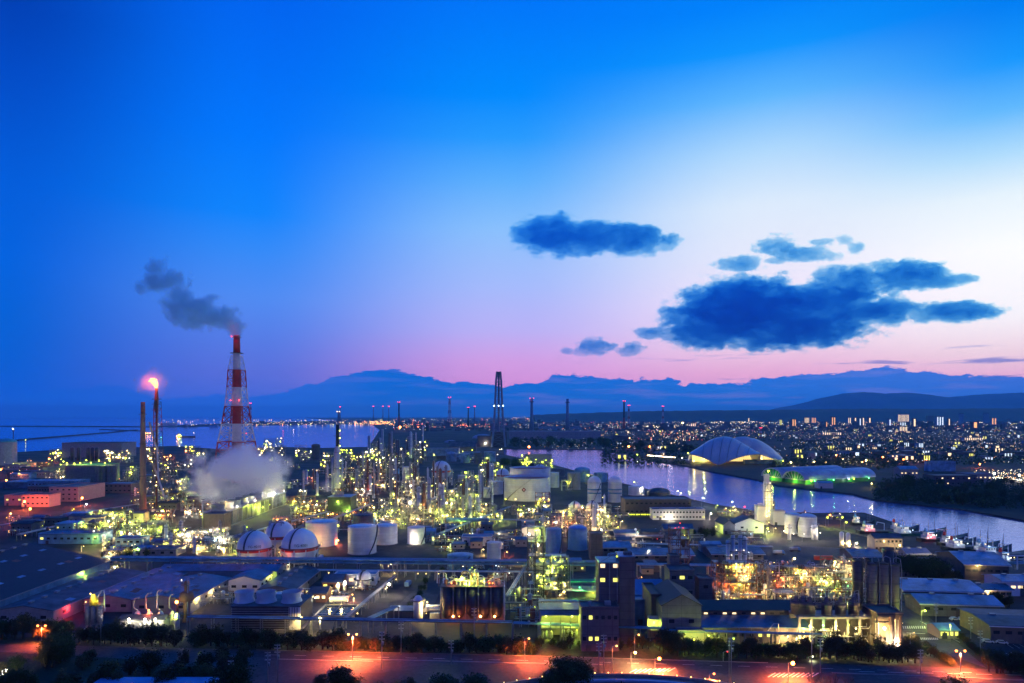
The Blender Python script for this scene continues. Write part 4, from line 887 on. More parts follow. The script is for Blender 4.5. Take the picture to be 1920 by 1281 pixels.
# spheres and tanks behind the long rack
WR = 'TG-4009'
x, y = at(480, 1064); sphere_tank(x - 1, y, 10.4, 12.5, 'white gas sphere with a red band, leftmost of the near spheres', RED, 'TG-4010')
x, y = at(562, 1064); sphere_tank(x, y, 11.2, 13.2, 'largest white gas sphere with red band and lettering', RED, 'TG-4001')
x, y = at(517, 1052); sphere_tank(x, y + 8, 9.6, 15.5, 'white gas sphere behind and between the two near spheres, wrapped in scaffold', RED, None)
x, y = at(517, 1050); frame(x, y - 1, 8, 3, 4, 6.2, 'open scaffold stair tower in front of the rear gas sphere', m=GSTEEL, nl=5, fill=.1, seed=12, lc=('lime', 'warm'), w=900, deck=False)
x, y = at(595, 1027); tank(x, y + 11, 11.4, PZ(982, y), 'large white tank behind the largest gas sphere', WHITE, LROOF)
t = bpy.data.objects[-1] if 0 else None
x, y = at(674, 1041); tk = tank(x, y + 8.5, 9.7, PZ(990, y), 'white tank standing nearest to the long pipe rack, with a curved stair', WHITE, LROOF)
x, y = at(720, 1023); tank(x, y + 8, 8.4, PZ(988, y), 'white tank directly right of the nearest white tank', WHITE, LROOF)
x, y = at(778, 1022); tank(x, y + 6, 6.4, PZ(991, y), 'smaller white tank lit warm from below, farthest right of the row', WHITE, LROOF)
lt = thing('yard_lamp', 'warm lamp shining at the foot of the smaller white tank', 'yard lamp', (x - 1, y - 4, 0)); MB().cyl(0, 0, 0, 6, .1, n=6).build('pole', GSTEEL, lt); lampl(lt, 0, 0, 6.3, 'white', .5, 4500)
x, y = at(665, 1006); tank(x + 5, y + 8, 8, PZ(968, y), 'grey tank peeping out behind the nearest white tank', GREYW, GROOF)
x, y = at(630, 1022); pole_lamp(x, y, 3.5, 'amber', 'warm lamp on the tank yard floor between two white tanks', 4500, .5, name='yard_lamp', cat='yard lamp')
x, y = at(926, 1052); tank(x, y, 4.6, 12.2, 'small tall white tank with a warm glow, right of centre', WHITE, LROOF)
x, y = at(863, 1066); tank(x, y, 8, 8.5, 'short blue-topped tank split by the long pipe rack', LROOF, LROOF)
x, y = at(902, 1040); pole_lamp(x, y, 3.5, 'warm', 'warm lamp left of the small tall white tank', 3500, .4, name='yard_lamp', cat='yard lamp')
x, y = at(946, 1045); pole_lamp(x, y, 3.5, 'amber', 'amber lamp right of the small tall white tank', 3500, .4, name='yard_lamp', cat='yard lamp')
x, y = at(728, 1076); pole_lamp(x, y, 6, 'warm', 'yellow lamp under the long pipe rack near the centre', 5000, .45, name='yard_lamp', cat='yard lamp')
bldg(866, 922, 1024, 1009, 12, 'low white building with two lit windows and blue roof, before the emblem tank', WHITE, BROOF, 'flat', wins=(4, 1), lit=.5, lk='y')
x, y = at(877, 990); t = thing('horizontal_tank', 'very long pale horizontal vessel on a raised pipe bridge', 'horizontal tank', (x, y, 0)); MB().tube([(-W(40, y), 0, 7), (W(40, y), 0, 7)], 1.7, 14).build('shell', LROOF, t)
for s in range(7): MB().box(-W(36, y) + s * W(12, y) - .3, -W(36, y) + s * W(12, y) + .3, -.6, .6, 0, 5.5).build('support', GSTEEL, t)
lampl(t, -6, -3, 4.6, 'lime', .3, 2500)
# ------------------------------------------------------------------ centre: steel tower, mauve tower building
x, y = at(1008, 1122); frame(x - 1, y, 8.2, 7, 5, 7.3, 'slender dark steel tower rising above the green and gold process block', nl=12, seed=41, w=3500, nw=4, lc=('lime', 'lime', 'warm'), fill=1.2)
x, y = at(1033, 1122); frame(x, y + 1, 17, 9, 5, 4.2, 'green and gold lit process block at the foot of the slender tower', nl=34, seed=42, w=4200, nw=9, lc=('lime', 'warm', 'lime'), fill=1.6, bulb=.3)
x, y = at(1058, 1122); frame(x, y + 2, 6, 6, 4, 4.2, 'small rusty process frame leaning on the right of the gold block', nl=10, seed=43, w=2500, nw=2, fill=1.2)
x, y = at(1100, 1122); t = thing('open_shelter', 'long open shelter lit green from inside between the gold block and the mauve tower', 'shelter', (x, y, 0)); MB().box(-10, 9, 0, 8, 0, 4).build('wall', GREYW, t); MB().box(-10.5, 9.5, -2, 8.5, 4, 4.4).build('roof', PALEW, t); lampl(t, -4, -3, 6.5, 'green', .35, 3000); lampl(t, 3, -2.4, 3.2, 'lime', .3, 1200)
MB().box(-8, 7, 1, 7, 8, 8.4).build('upper_roof', GREEN, t); [MB().cyl(s, 2, 4.4, 8, .15, n=6).build('post', STEEL, t) for s in (-7, -2, 3, 6)]
x, y = at(1038, 1036); tank(x, y, 5.4, 16.5, 'tall blue tank immediately right of the slender steel tower', BLUET, LROOF)
x, y = at(1083, 1030); tank(x, y, 6.8, 14.5, 'wider blue tank with a curved shoulder, left of the mauve tower', BLUET, BLUET, 'dome')
bldg(978, 1014, 1010, 991, 8, 'little pale gabled hut with a glaring lamp behind the slender tower', CREAM, GROOF, 'gy', ridge=2.5)
x, y = at(988, 1012); pole_lamp(x, y - 3, 5, 'white', 'glaring white lamp in front of the little gabled hut', 6000, .7, name='yard_lamp', cat='yard lamp')
bldg(1107, 1130, 1050, 1003, 10, 'narrow mauve block behind the mauve tower building', PURPW, GROOF, 'flat')
Y = YD(1207); x0, x1, x2 = PX(1123, Y), PX(1161, Y), PX(1190, Y)
t = thing('tower_building', 'tall mauve concrete tower building with yellow windows and a blue stair core cap', 'tower building', (x1, Y, 0)); h1, h2 = PZ(1056, Y), PZ(1044, Y)
MB().box(x0 - x1, 0, 0, 11, 0, h1).build('wall', PURPW, t); MB().box(0.003, x2 - x1, -.6, 9, 0, h2).build('stair_core', PURPW, t)
MB().box(x0 - x1 - .3, -.003, -.3, 11.3, h1 + .003, h1 + .5).build('roof', TEAL, t); MB().box(-.3, x2 - x1 + .3, -.9, 9.3, h2, h2 + .4).build('core_roof', LROOF, t)
b = MB()
for i in range(8): xx = x0 - x1 + (x1 - x0) * i / 7; b.beam((xx, 0, h1 + .5), (xx, 0, h1 + 1.6), .07)
b.beam((x0 - x1, 0, h1 + 1.6), (0, 0, h1 + 1.6), .07); b.build('railing', GSTEEL, t)
for r, (py, k) in enumerate(((1061, 'w'), (1087.5, 'y'), (1129, 'd'))):
    for px in (1130, 1154):
        MB().box(PX(px, Y) - x1 - 1.15, PX(px, Y) - x1 + 1.15, -.16, .02, PZ(py, Y) - .95, PZ(py, Y) - .8).build('sill', CREAM, t); window(t, PX(px, Y) - x1, -.04, PZ(py, Y), 1.9, 1.5, ('w' if r == 0 else 'y') if r < 2 else 'd')
for xx in (-.9, -4): MB().cyl(xx, -.35, 0, h1, .13, n=6).build('downpipe', GSTEEL, t)
b = MB(); [b.beam((4.2 + s, -.9, 2), (4.2 + s, -.9, h2 - 6), .08) for s in (-.3, .3)]; [b.beam((3.9, -.9, 2 + k), (4.5, -.9, 2 + k), .06) for k in range(28)]; b.build('ladder', STEEL, t)
MB().box(x0 - x1 + .6, -.6, -1.4, -.05, PZ(1140, Y), PZ(1134, Y)).build('balcony', CREAM, t)
MB().box(2.2, 5.6, 1, 4, h2 + .4, h2 + 1.6).build('tank_room', PURPW, t); lamp(t, -1.0, -.2, h1 + 2.8, 'lime', .3); MB().tube([(-1, 0, h1), (-1, 0, h1 + 4.6)], .09).build('mast', STEEL, t); MB().beam((-7.5, 0, h1 + .6), (-1, 0, h1 + 4.4), .12).build('stay', STEEL, t)
bldg(1090, 1160, 1215, 1142, 9, 'lower mauve annex with square lime windows before the mauve tower', PURPW, GROOF, 'flat', wins=(6, 2), lit=.22, lk='y', Y=YD(1207) - 9.4, vents=2)
Y = YD(1203); x0, x1 = PX(1013, Y), PX(1089, Y); t = thing('loading_hall', 'open loading hall filled with yellow-green light under a blue roof edge', 'loading hall', ((x0 + x1) / 2, Y, 0)); hw = (x1 - x0) / 2; h = PZ(1144, Y)
MB().box(-hw, hw, 9, 9.4, 0, h).box(-hw, -hw + .4, 0, 9, 0, h).box(hw - .4, hw, 0, 9, 0, h).build('wall', CREAM, t); MB().box(-hw - .4, hw + .4, -.8, 9.8, h, h + .4).build('roof', BROOF, t); MB().box(-hw, hw, -.3, 0, h - 2.2, h).build('fascia', LROOF, t)
for i in range(5): xx = -hw + .2 + i * (2 * hw - .4) / 4; MB().box(xx - .2, xx + .2, -.1, .3, 0, h - 2.2).build('column', GSTEEL, t)
MB().box(-hw + .5, hw - .5, 0.4, 8.6, 5.2, 5.4).build('floor', GSTEEL, t)
for i in range(10): xx = -hw + 1 + rg.random() * (2 * hw - 2); MB().lathe(xx, 3 + rg.random() * 4, [(.8, 0), (.8, 2.5), (.3, 3.2)], 10).build('vessel', rg.choice((SILVER, GSTEEL)), t)
lampl(t, -6, 1.5, h - 3, 'lime', .3, 3500); lampl(t, 5, 1.5, h - 3, 'lime', .35, 4500); lampl(t, 7, 1, 4.4, 'lime', .3, 2500); lampl(t, -4, 1, 4, 'lime', .3, 2200)
bldg(1190, 1246, 1145, 1116, 16, 'small building under a bright blue corrugated roof, right of the mauve tower', PALEW, BLUET, 'gx', ridge=5.5, wins=(4, 1), lit=.3)
bldg(1190, 1240, 1172, 1128, 8, 'pale blue flat block squeezed between mauve tower and dark gabled hall', LROOF, LROOF, 'flat')
bldg(1241, 1315, 1208, 1136, 26, 'big dark gabled hall facing the road', GREYW, DROOF, 'gy', ridge=4.5, vents=0, wins=(2, 1))
bldg(1221, 1240, 1200, 1118, 20, 'dark tall lean-to on the left of the big dark gabled hall', DARKW, DROOF, 'flat', Y=YD(1200) + 6)
Y = YD(1200); t = thing('guard_canopy', 'bright lime-lit canopy left of the big dark gabled hall', 'canopy', (PX(1232, Y), Y - 2, 0)); MB().box(-3.5, 3.5, 0, 5, 9, 9.4).build('roof', CREAM, t); MB().box(-3.5, 3.5, 4.6, 5, 0, 9).build('wall', CREAM, t); [MB().box(s - .15, s + .15, 0, .3, 0, 9).build('post', GSTEEL, t) for s in (-3.3, 3.3)]; lampl(t, -1.5, 1, 7.8, 'lime', .5, 4500); MB().box(-3, 3, .4, 4.5, 4.4, 4.6).build('floor', GSTEEL, t)
bldg(1272, 1320, 1212, 1186, 4, 'lime-lit lean-to at the foot of the big dark gabled hall', CREAM, BROOF, 'flat', Y=YD(1208) - 5.2)
x, y = at(1292, 1212); lt = thing('yard_lamp', 'lime lamp shining on the lean-to behind the roadside hedge', 'yard lamp', (x, y - 7.5, 0)); MB().cyl(0, 0, 0, 5, .1, n=6).build('pole', GSTEEL, lt); lampl(lt, 0, 0, 5.2, 'lime', .3, 4500)
# grey block with dark steel tower
bldg(1256, 1302, 1155, 1072, 12, 'grey tower block with a small lit window and a steel tower behind', GREYW, GROOF, 'flat', wins=(3, 3), lit=.15, lk='y')
bldg(1256, 1274, 1155, 1045, 6, 'upper rear grey block beside the dark red-lamped steel tower', GREYW, GROOF, 'flat', Y=YD(1155) + 13)
x, y = at(1287, 1130); frame(x, y + 12, 9, 8, 7, 5.0, 'dark rusty steel tower topped with red lamps', m=RUST, nl=4, seed=51, w=500, nw=1, fill=.8, lc=('amber',), group=None)
t = thing('aviation_lamp', 'cluster of red lamps on top of the dark rusty tower', 'aviation lamp', (x, y + 13, 35)); MB().cyl(0, 0, 0, 3, .1, n=6).build('mast', STEEL, t); [lamp(t, dx, 0, z, 'red', .3) for dx, z in ((-2.5, .6), (-.8, 1.2), (0, 3.2), (1.6, .8))]
bldg(1311, 1336, 1150, 1088, 8, 'small grey block with a lamp at its corner, right of the grey tower block', GREYW, GROOF, 'flat', wins=(1, 2), lit=0)
x, y = at(1334, 1118); t = thing('yard_lamp', 'amber lamp between the small grey block and the golden process block', 'yard lamp', (x, y, 0)); MB().cyl(0, 0, 0, 8, .1, n=6).build('pole', GSTEEL, t); lampl(t, 0, 0, 8.2, 'amber', .5, 2500)
# golden process block and four stacks
x, y = at(1388, 1127); frame(x, y, W(62, y), 12, 4, 4.6, 'golden lit process block crammed with pipes, below four stacks', m=RUST, nl=60, seed=61, w=3600, nw=12, lc=('warm', 'warm', 'amber', 'warm', 'lime'), fill=2.2, bulb=.32, nx=5, ny=2)
x, y = at(1355, 1125); frame(x, y + 1, 6, 9, 4, 4.6, 'dark rusty side frame left of the golden block', m=RUST, nl=3, seed=62, w=700, nw=1, fill=1)
for i, px in enumerate((1365, 1374, 1388, 1397)):
    Yb = YD(1100); x = PX(px, Yb); t = thing('twin_stack', ['leftmost of the four pale stacks above the golden block', 'second from left of the four pale stacks above the golden block', 'third from left of the four pale stacks above the golden block', 'rightmost of the four pale stacks above the golden block'][i], 'stack', (x, Yb, 0), 0, 'stacks above the golden block')
    z1 = PZ((1013, 1004, 1004, 1008)[i], Yb); MB().lathe(0, 0, [(1.3, 0), (1.1, 10), (1.1, z1), (.9, z1), (.9, z1 - 1)], 14).build('shaft', SILVER, t)
    MB().lathe(0, 0, [(1.1, z1 - 9), (2.0, z1 - 9), (2.0, z1 - 8.8), (1.1, z1 - 8.8)], 12, cap=False).build('platform', STEEL, t)
    MB().lathe(0, 0, [(1.1, z1 - 1.6), (1.7, z1 - 1.6), (1.7, z1 - 1.4), (1.1, z1 - 1.4)], 12, cap=False).build('upper_platform', STEEL, t)
    lamp(t, 1.6, -1.2, z1 - 8, 'white', .22)
Y = YD(1207); x0, x1 = PX(1317, Y), PX(1518, Y)
t = thing('factory_hall', 'long low factory hall with dark roof, skylights and blue lean-to roof along the road', 'factory hall', ((x0 + x1) / 2, Y, 0)); hw = (x1 - x0) / 2
MB().box(-hw, hw, 0, 24, 0, 6.5).build('wall', PURPW, t); MB().add([(-hw - .4, -.6, 6.6), (hw + .4, -.6, 6.6), (hw + .4, 9, 9.0), (-hw - .4, 9, 9.0), (-hw - .4, -.6, 6.9), (hw + .4, -.6, 6.9), (hw + .4, 9, 9.3), (-hw - .4, 9, 9.3)], [(3, 2, 1, 0), (4, 5, 6, 7), (0, 1, 5, 4), (1, 2, 6, 5), (2, 3, 7, 6), (3, 0, 4, 7)]).build('lean_to_roof', BROOF, t)
MB().box(-hw, hw, 9.1, 24, 6.5, 11).build('upper_wall', DARKW, t); MB().gable(-hw, hw, 9.1, 24, 11, 13.5, 'x').build('roof', DROOF, t)
for i in range(10): window(t, -hw + 4 + i * (2 * hw - 8) / 9, 9.04, 10.0, 1.6, .7, 'w' if i in (0, 2, 3, 5, 6, 9) else 'd')
for i in range(12): window(t, -hw + 3 + i * (2 * hw - 6) / 11, -.04, 3.6, 1.4, 1.3, 'y' if i in (6, 7) else 'd')
for i in range(8): MB().cyl(-hw + 5 + i * (2 * hw - 9) / 7, -.3, 0, 6.5, .12, n=6).build('downpipe', GSTEEL, t)
MB().tube([(4, -1, 5), (7, -1, 8.6), (9, -1, 8.6), (9.3, -1, .5)], .18).build('duct', SILVER, t)
lampl(t, -19, -3, 3, 'lime', .3, 2200); lampl(t, 12, -3.2, 4, 'warm', .45, 5500); lampl(t, 19, -3.2, 3.4, 'warm', .3, 3000)
# silos right
x, y = at(1638, 1160)
for i, (dx, dy, r_, h_, m_) in enumerate([(-2.4, 4, 2.4, 26, DSILO), (2.8, 1, 2.4, 25, GREYW), (7.6, 0, 2.5, 25.5, PURPW), (12.2, -.3, 2.5, 25, PURPW), (12.8, 5.4, 2.5, 31, DSILO)]):
    t = thing('tall_silo', ['darkest tall silo, left of the pale ones', 'slim grey tall silo, second from the left', 'pale mauve tall silo in the middle of the silo cluster', 'palest mauve tall silo at the right front of the cluster', 'dark tall silo rising behind the palest one'][i], 'silo', (x + dx - 3, y + dy, 0), 0, 'tall silos on the right')
    MB().lathe(0, 0, [(r_, 0), (r_, h_), (.6, h_ + 1.2)], 22).build('shell', m_, t)
    for z in (8, 16.5): MB().lathe(0, 0, [(r_ + .02, z), (r_ + .3, z), (r_ + .3, z + .3), (r_ + .02, z + .3)], 22, cap=False).build('ring', STEEL, t)
    MB().tube([(0, 0, h_ + 1), (0, 0, h_ + 3), (.8, -.4, h_ + 3.8), (2.2, -1.6, h_ + 3.2), (2.4, -2.4, h_ - 2), (2.2, -2.4, 1)], .22).build('pipe', GSTEEL, t)
    MB().lathe(0, 0, [(r_, h_), (r_ + .02, h_), (r_ + .02, h_ + 1.1), (r_, h_ + 1.1)], 22, cap=False).build('railing', STEEL, t)
Y = YD(1217); x0 = PX(1505, Y); t = thing('silo_platform', 'concrete platform lit yellow from below that carries the small silos', 'platform', (x0, Y, 0)); ww = PX(1648, Y) - x0
MB().box(0, ww, 4, 14, 11, 11.8).build('deck', CONC, t)
for i in range(7): MB().box(i * (ww - 1) / 6, i * (ww - 1) / 6 + .8, 4, 4.8, 0, 11).build('pillar', CONC, t)
MB().box(0, ww, 13, 13.6, 0, 11).build('back_wall', DARKW, t)
b = MB(); [b.beam((0, 4, 11.8 + k), (ww, 4, 11.8 + k), .07) for k in (.5, 1)]; b.build('railing', GSTEEL, t)
for k in range(26): xx = rg.uniform(0, ww); MB().lathe(xx, rg.uniform(5, 10), [(.5, 0), (.5, rg.uniform(1.5, 4)), (.2, 5)], 8).build('vessel', rg.choice((SILVER, CREAM, GSTEEL)), t)
for k in range(16): xx = rg.uniform(0, ww - 5); zz = rg.uniform(1, 9); MB().tube([(xx, 3.6, zz), (xx + rg.uniform(2, 6), 3.6, zz), (xx + rg.uniform(2, 6), 3.6, zz + 1.5)], .16).build('pipe', SILVER, t)
for xx, zz, c, w in ((4, 8.6, 'warm', 5000), (9.5, 8.8, 'green', 1500), (15, 8.6, 'warm', 5000), (20, 9, 'lime', 900), (23, 7.5, 'warm', 3500), (1.5, 6, 'warm', 1500)): lampl(t, xx, 2.6, zz, c, .4, w)
for i in range(7):
    t = thing('small_silo', ['leftmost dim small silo on the concrete platform', 'dim small silo second from the left on the platform', 'front small silo with a bright top, left end of the pale row', 'small silo with a white cone, second of the pale row', 'small silo third of the pale row on the platform', 'small silo at the right end of the pale row', 'dim rear small silo beside the tall silos'][i], 'silo', (x0 + (1, 3.4, 5.9, 13.0, 18.8, 24.2, 27)[i], Y + (9, 8, 7, 7, 7, 7, 12)[i], 11.8), 0, 'small silos on the concrete platform')
    MB().lathe(0, 0, [(2.1, 0), (2.1, 4.2), (2.3, 4.3), (2.3, 4.6), (1.2, 5.4), (.9, 5.6), (.9, 7), (.3, 7.6)], 18).build('shell', PURPW, t); MB().tube([(0, 0, 7), (.2, 0, 8.6), (1.8, 0, 9), (2.2, 0, 5)], .2).build('pipe', GSTEEL, t); MB().lathe(0, 0, [(2.3, 5.2), (2.34, 5.2), (2.34, 5.6), (2.3, 5.6)], 18, cap=False).build('railing', STEEL, t)
bldg(1645, 1692, 1222, 1153, 12, 'brown blank end building with glaring lamps and tall vertical pipes', mat('brown wall', (.2, .15, .12), .85), DROOF, 'flat', Y=YD(1218))
Y = YD(1218) - 1.6; t = thing('pipe_bundle', 'brightly lit vertical pipes with two glaring lamps on the brown end building', 'pipe bundle', (PX(1672, Y), Y, 0))
for k, dx in enumerate((-6.5, -5.6, -1, 1.4, 2.6, 3.4)): MB().tube([(dx, 0, 0), (dx, 0, (13, 12, 14, 13, 12.5, 14)[k])], .22 + .1 * (k % 2)).build('pipe', (CREAM, SILVER, RUST)[k % 3], t)
MB().box(-7, -1, -.4, .5, 11.5, 11.8).build('bracket', STEEL, t); MB().box(-4.4, 0, -2.2, -.4, 0, 3.2).build('cage', SILVER, t); lampl(t, -3.8, -1.6, 9.6, 'warm', .8, 6500); lampl(t, 0.6, -2, 4.9, 'white', .8, 6500)
# big yellow-lit blocks between golden block and silos
for i, (px, pb, wd, nf, lab, c, nl) in enumerate([(1436, 1118, 11, 3, 'lime and gold lit frame right of the golden block', ('lime', 'warm'), 18), (1462, 1112, 9, 3, 'dark tall frame between two golden areas', ('amber',), 3), (1488, 1112, 12, 3, 'gold lit frame with pale vessels in front of the parked vans', ('warm', 'lime'), 22), (1512, 1112, 8, 3, 'gold column frame with bright amber lamps', ('warm', 'amber'), 16), (1545, 1108, 12, 2, 'pale lit frame under a long yellow light strip', ('warm', 'white'), 12), (1582, 1106, 13, 2, 'dark reddish frame with scattered lamps beside the tall silos', ('warm', 'red'), 9), (1600, 1122, 12, 2, 'low frame with white lamps at the foot of the tall silos', ('white', 'green'), 10), (1475, 1148, 10, 2, 'low dim frame behind the factory hall roof', ('warm',), 3), (1418, 1122, 7, 4, 'narrow dark frame right beside the golden block', ('amber',), 4)]):
    x, y = at(px, pb); frame(x, y, wd, 7, nf, 4.4, lab, m=(RUST, STEEL)[i % 2], nl=nl, seed=70 + i, w=2500, nw=max(1, nl // 5), lc=c, fill=1.3, bulb=.32)
x, y = at(1535, 1110); pole_lamp(x, y, 7, 'warm', 'glaring warm lamp in the middle of the gold frames', 6000, .7, name='yard_lamp', cat='yard lamp')
x, y = at(1485, 1062); pole_lamp(x, y, 5, 'warm', 'yellow lamp at the yard edge above the gold frames', 4500, .6, name='yard_lamp', cat='yard lamp')
# ------------------------------------------------------------------ right side: blue warehouses, quay, ships, vans
def vehicle(x, y, rz, label, c=WHITE, van=True, group=None):
    t = thing('parked_van' if van else 'parked_car', label, 'van' if van else 'car', (x, y, 0), rz, group)
    if van: A = [(-2.3, .4), (2.3, .4), (2.35, 1.1), (1.9, 1.35), (1.5, 2.05), (-2.2, 2.1)]
    else: A = [(-2.2, .35), (2.2, .35), (2.25, .8), (1.2, 1.0), (.6, 1.45), (-1.2, 1.45), (-2.1, .95)]
    n = len(A); vs = [(a, -.9, z) for a, z in A] + [(a, .9, z) for a, z in A]
    MB().add(vs, [tuple(range(n)), tuple(range(2 * n - 1, n - 1, -1))] + [(i, i + n, (i + 1) % n + n, (i + 1) % n) for i in range(n)]).build('body', c, t)
    z0, z1, a0, a1 = (1.35, 1.95, -2.0, 1.35) if van else (1.0, 1.35, -1.3, .7)
    MB().box(a0, a1, -.92, .92, z0, z1).build('side_window', GLASS, t)
    MB().box(1.55 if van else .9, 1.95 if van else 1.3, -.75, .75, z0 - .05, z1 - .12).build('windscreen', GLASS, t)
    for wx in (-1.4, 1.4):
        for s in (-1, 1): MB().tube([(wx, s * .93, .34), (wx, s * .7, .34)], .34, 12).build('wheel', BLACK, t)
    return t
vg = 'white vans parked in the yard'
v0 = vehicle(*at(1521, 1061), .1, 'white van at the left front of the parked group, dark windows', group=vg)
for px, pb, rz, lab in [(1529, 1066, .1, 'white van just right of and nearer than the leftmost one'), (1570, 1060, .3, 'white van at the rear of the right group'), (1577, 1063, .2, 'white van second of the right group'), (1585, 1069, .15, 'white van third of the right group, nearer'), (1594, 1070, .1, 'white van at the right end of the parked group'), (1540, 1068, 1.3, 'white van turned end-on between the two groups'), (1549, 1068, 1.3, 'second white van turned end-on, right of the first'), (1542, 1079, .2, 'white van standing alone nearer than the parked group')]:
    dup(v0, (*at(px, pb), 0), rz, lab, vg)
c0 = vehicle(*at(1878, 1207), -.5, 'white car parked on the right parking ground', van=False)
for px, pb, rz, lab in [(1852, 1205, -.4, 'dark-looking car beside the white parked car'), (1793, 1037, .2, 'white car parked by the twin slim tanks') if 0 else (1600, 1041, .2, 'white car beside the twin slim tanks, left'), (1612, 1037, .3, 'pale car right of the twin slim tanks'), (1560, 1040, 0, 'small pale car behind the red container') if 0 else (1625, 1033, .5, 'pale car near the quay road'), (1790, 1163, .1, 'blue-tinted car under the lower warehouse eave, left'), (1805, 1163, .1, 'blue-tinted car under the lower warehouse eave, right'), (1832, 1168, -.7, 'car parked by the lit bicycle shed'), (1900, 1045, .1, 'pale car by the white portal frame'), (1848, 1077, .2, 'red-lit car in the bright fish yard')]:
    dup(c0, (*at(px, pb), 0), rz, lab)
x, y = at(1546, 1051); t = thing('red_container', 'long red container in the parking yard', 'container', (x, y, 0)); MB().box(-6, 6, 0, 2.6, .2, 2.9).build('body', mat('red corrugated steel', (.5, .03, .03), .5, kind='ribs', k=(2, 0)), t); MB().box(5.98, 6.1, .1, 2.5, .3, 2.8).build('door', RED, t); MB().box(-6, 6, .2, 2.4, 0, .2).build('skid', STEEL, t)
bldg(1680, 1795, 1125, 1118, 14, 'upper one of two broad blue-roofed warehouses right of the tall silos', GREYW, LROOF, 'gx', ridge=3, Y=YD(1140) + 16, wins=(5, 1)) if 0 else None
def broad(px0, px1, pb, h, dep, label, roofm, wall=GREYW, ridge=2.4, rz=0, lit=0, wins=6, lc=None):
    Y = YD(pb); x0, x1 = PX(px0, Y), PX(px1, Y); hw = (x1 - x0) / 2; t = thing('warehouse', label, 'warehouse', ((x0 + x1) / 2, Y, 0), rz)
    MB().gwall(-hw, hw, 0, dep, 0, h, h + ridge, 'x').build('wall', wall, t); MB().gable(-hw, hw, 0, dep, h - .1, h + ridge + .05, 'x', 1.0, .25).build('roof', roofm, t)
    MB().box(-hw - 1, hw + 1, -1.3, -1.0, h - .5, h - .12).build('gutter', WHITE, t)
    for i in range(wins): window(t, -hw + (i + .5) * 2 * hw / wins, -.04, h * .6, 2.4, 1.3, 'w' if random.random() < lit else 'd')
    MB().box(-2, 2, -.1, .02, 0, h * .7).build('door', STEEL, t)
    for i in range(max(2, int(hw / 6))): xx = -hw + (i + .5) * 2 * hw / max(2, int(hw / 6)); z = h + ridge + .1; MB().box(xx - 1.2, xx + 1.2, dep / 2 - .7, dep / 2 + .7, z - .3, z + .7).build('ridge_vent', GSTEEL, t)
    if lc: lampl(t, -hw * .5, -2, h - .6, lc, .3, 1800)
    return t
broad(1698, 1838, 1130, 6, 26, 'upper broad warehouse with a plain blue roof, right of the tall silos', LROOF, rz=-.1)
broad(1730, 1872, 1157, 6, 16, 'lower broad warehouse with a plain blue roof, nearer than the upper one', LROOF, rz=-.1)
broad(1812, 1888, 1088, 9, 34, 'open-fronted hall with a big blue roof and a white lit eave', LROOF, DARKW, ridge=4, rz=-.15, lc='warm')
broad(1832, 1897, 1124, 5, 12, 'low pale building with a blue roof and pink-lit wall', BROOF, CREAM, ridge=1.5, lit=.3, lc='warm')
broad(1880, 1960, 1118, 8, 14, 'pale two-storey house with bright windows at the right edge', LROOF, WHITE, ridge=1.5, lit=.6)
broad(1862, 1990, 1208, 7.5, 24, 'large brown flat building at the right edge beyond the parking ground', GROOF, mat('brown wall', (.2, .15, .12)), ridge=.8, rz=-.12)
bldg(1762, 1798, 1198, 1182, 9, 'small gatehouse with a blue roof, glowing yellow inside', CREAM, LROOF, 'gx', ridge=1.5, wins=(4, 1), lit=1, lk='y')
x, y = at(1776, 1200); t = thing('yard_lamp', 'lime lamp above the gatehouse roof', 'yard lamp', (x, y - 2, 0)); MB().cyl(0, 0, 0, 6.8, .08, n=6).build('pole', GSTEEL, t); lampl(t, 0, 0, 7, 'lime', .3, 2200)
x, y = at(1728, 1172); pole_lamp(x, y, 6.5, 'lime', 'lime lamp on a pole at the head of the side road', 5000, .45)
x, y = at(1838, 1162); t = thing('bicycle_shed', 'warmly lit open bicycle shed near the blue-tinted cars', 'shed', (x, y, 0)); MB().box(-5, 5, 0, 4, 2.8, 3).build('roof', PALEW, t); [MB().box(s - .1, s + .1, 0, .2, 0, 2.8).build('post', GSTEEL, t) for s in (-4.8, 0, 4.8)]; lampl(t, 0, .5, 2.5, 'warm', .25, 1200); MB().box(-5, 5, 3.8, 4, 0, 2.8).build('wall', PALEW, t)
bldg(1640, 1692, 1036, 1010, 10, 'two-storey pale office with dark windows and warm corner lamps near the ships', CREAM, GROOF, 'gx', ridge=2.5, wins=(7, 2), lit=.15, lk='w')
x, y = at(1678, 1040); pole_lamp(x, y - 3, 7, 'warm', 'warm lamp at the corner of the two-storey office near the ships', 6000, .55, name='yard_lamp', cat='yard lamp')
x, y = at(1690, 1046); pole_lamp(x, y, 6, 'white', 'white lamp right of the two-storey office near the ships', 3500, .5, name='yard_lamp', cat='yard lamp')
broad(1602, 1655, 1062, 6, 24, 'long grey hall running down from the twin slim tanks', BROOF, GREYW, rz=-.1)
broad(1700, 1742, 1052, 5, 10, 'small pale hall in front of the quay', PALEW, PALEW)
for i, (px, pb) in enumerate(((1578, 1024), (1590, 1026))):
    x, y = at(px, pb); t = thing('slim_tank', ['left one of two slim white upright tanks', 'right one of two slim white upright tanks'][i], 'tank', (x, y, 0)); MB().lathe(0, 0, [(1.5, 0), (1.5, 9.6), (.8, 10.4), (.02, 10.6)], 16).build('shell', WHITE, t); b = MB(); [b.beam((-.3 + s, -1.7, 0), (-.3 + s, -1.7, 9.8), .08) for s in (0, .5)]; b.build('ladder', STEEL, t); lampl(t, .6, -3, 2.6, 'warm', .3, 2500)
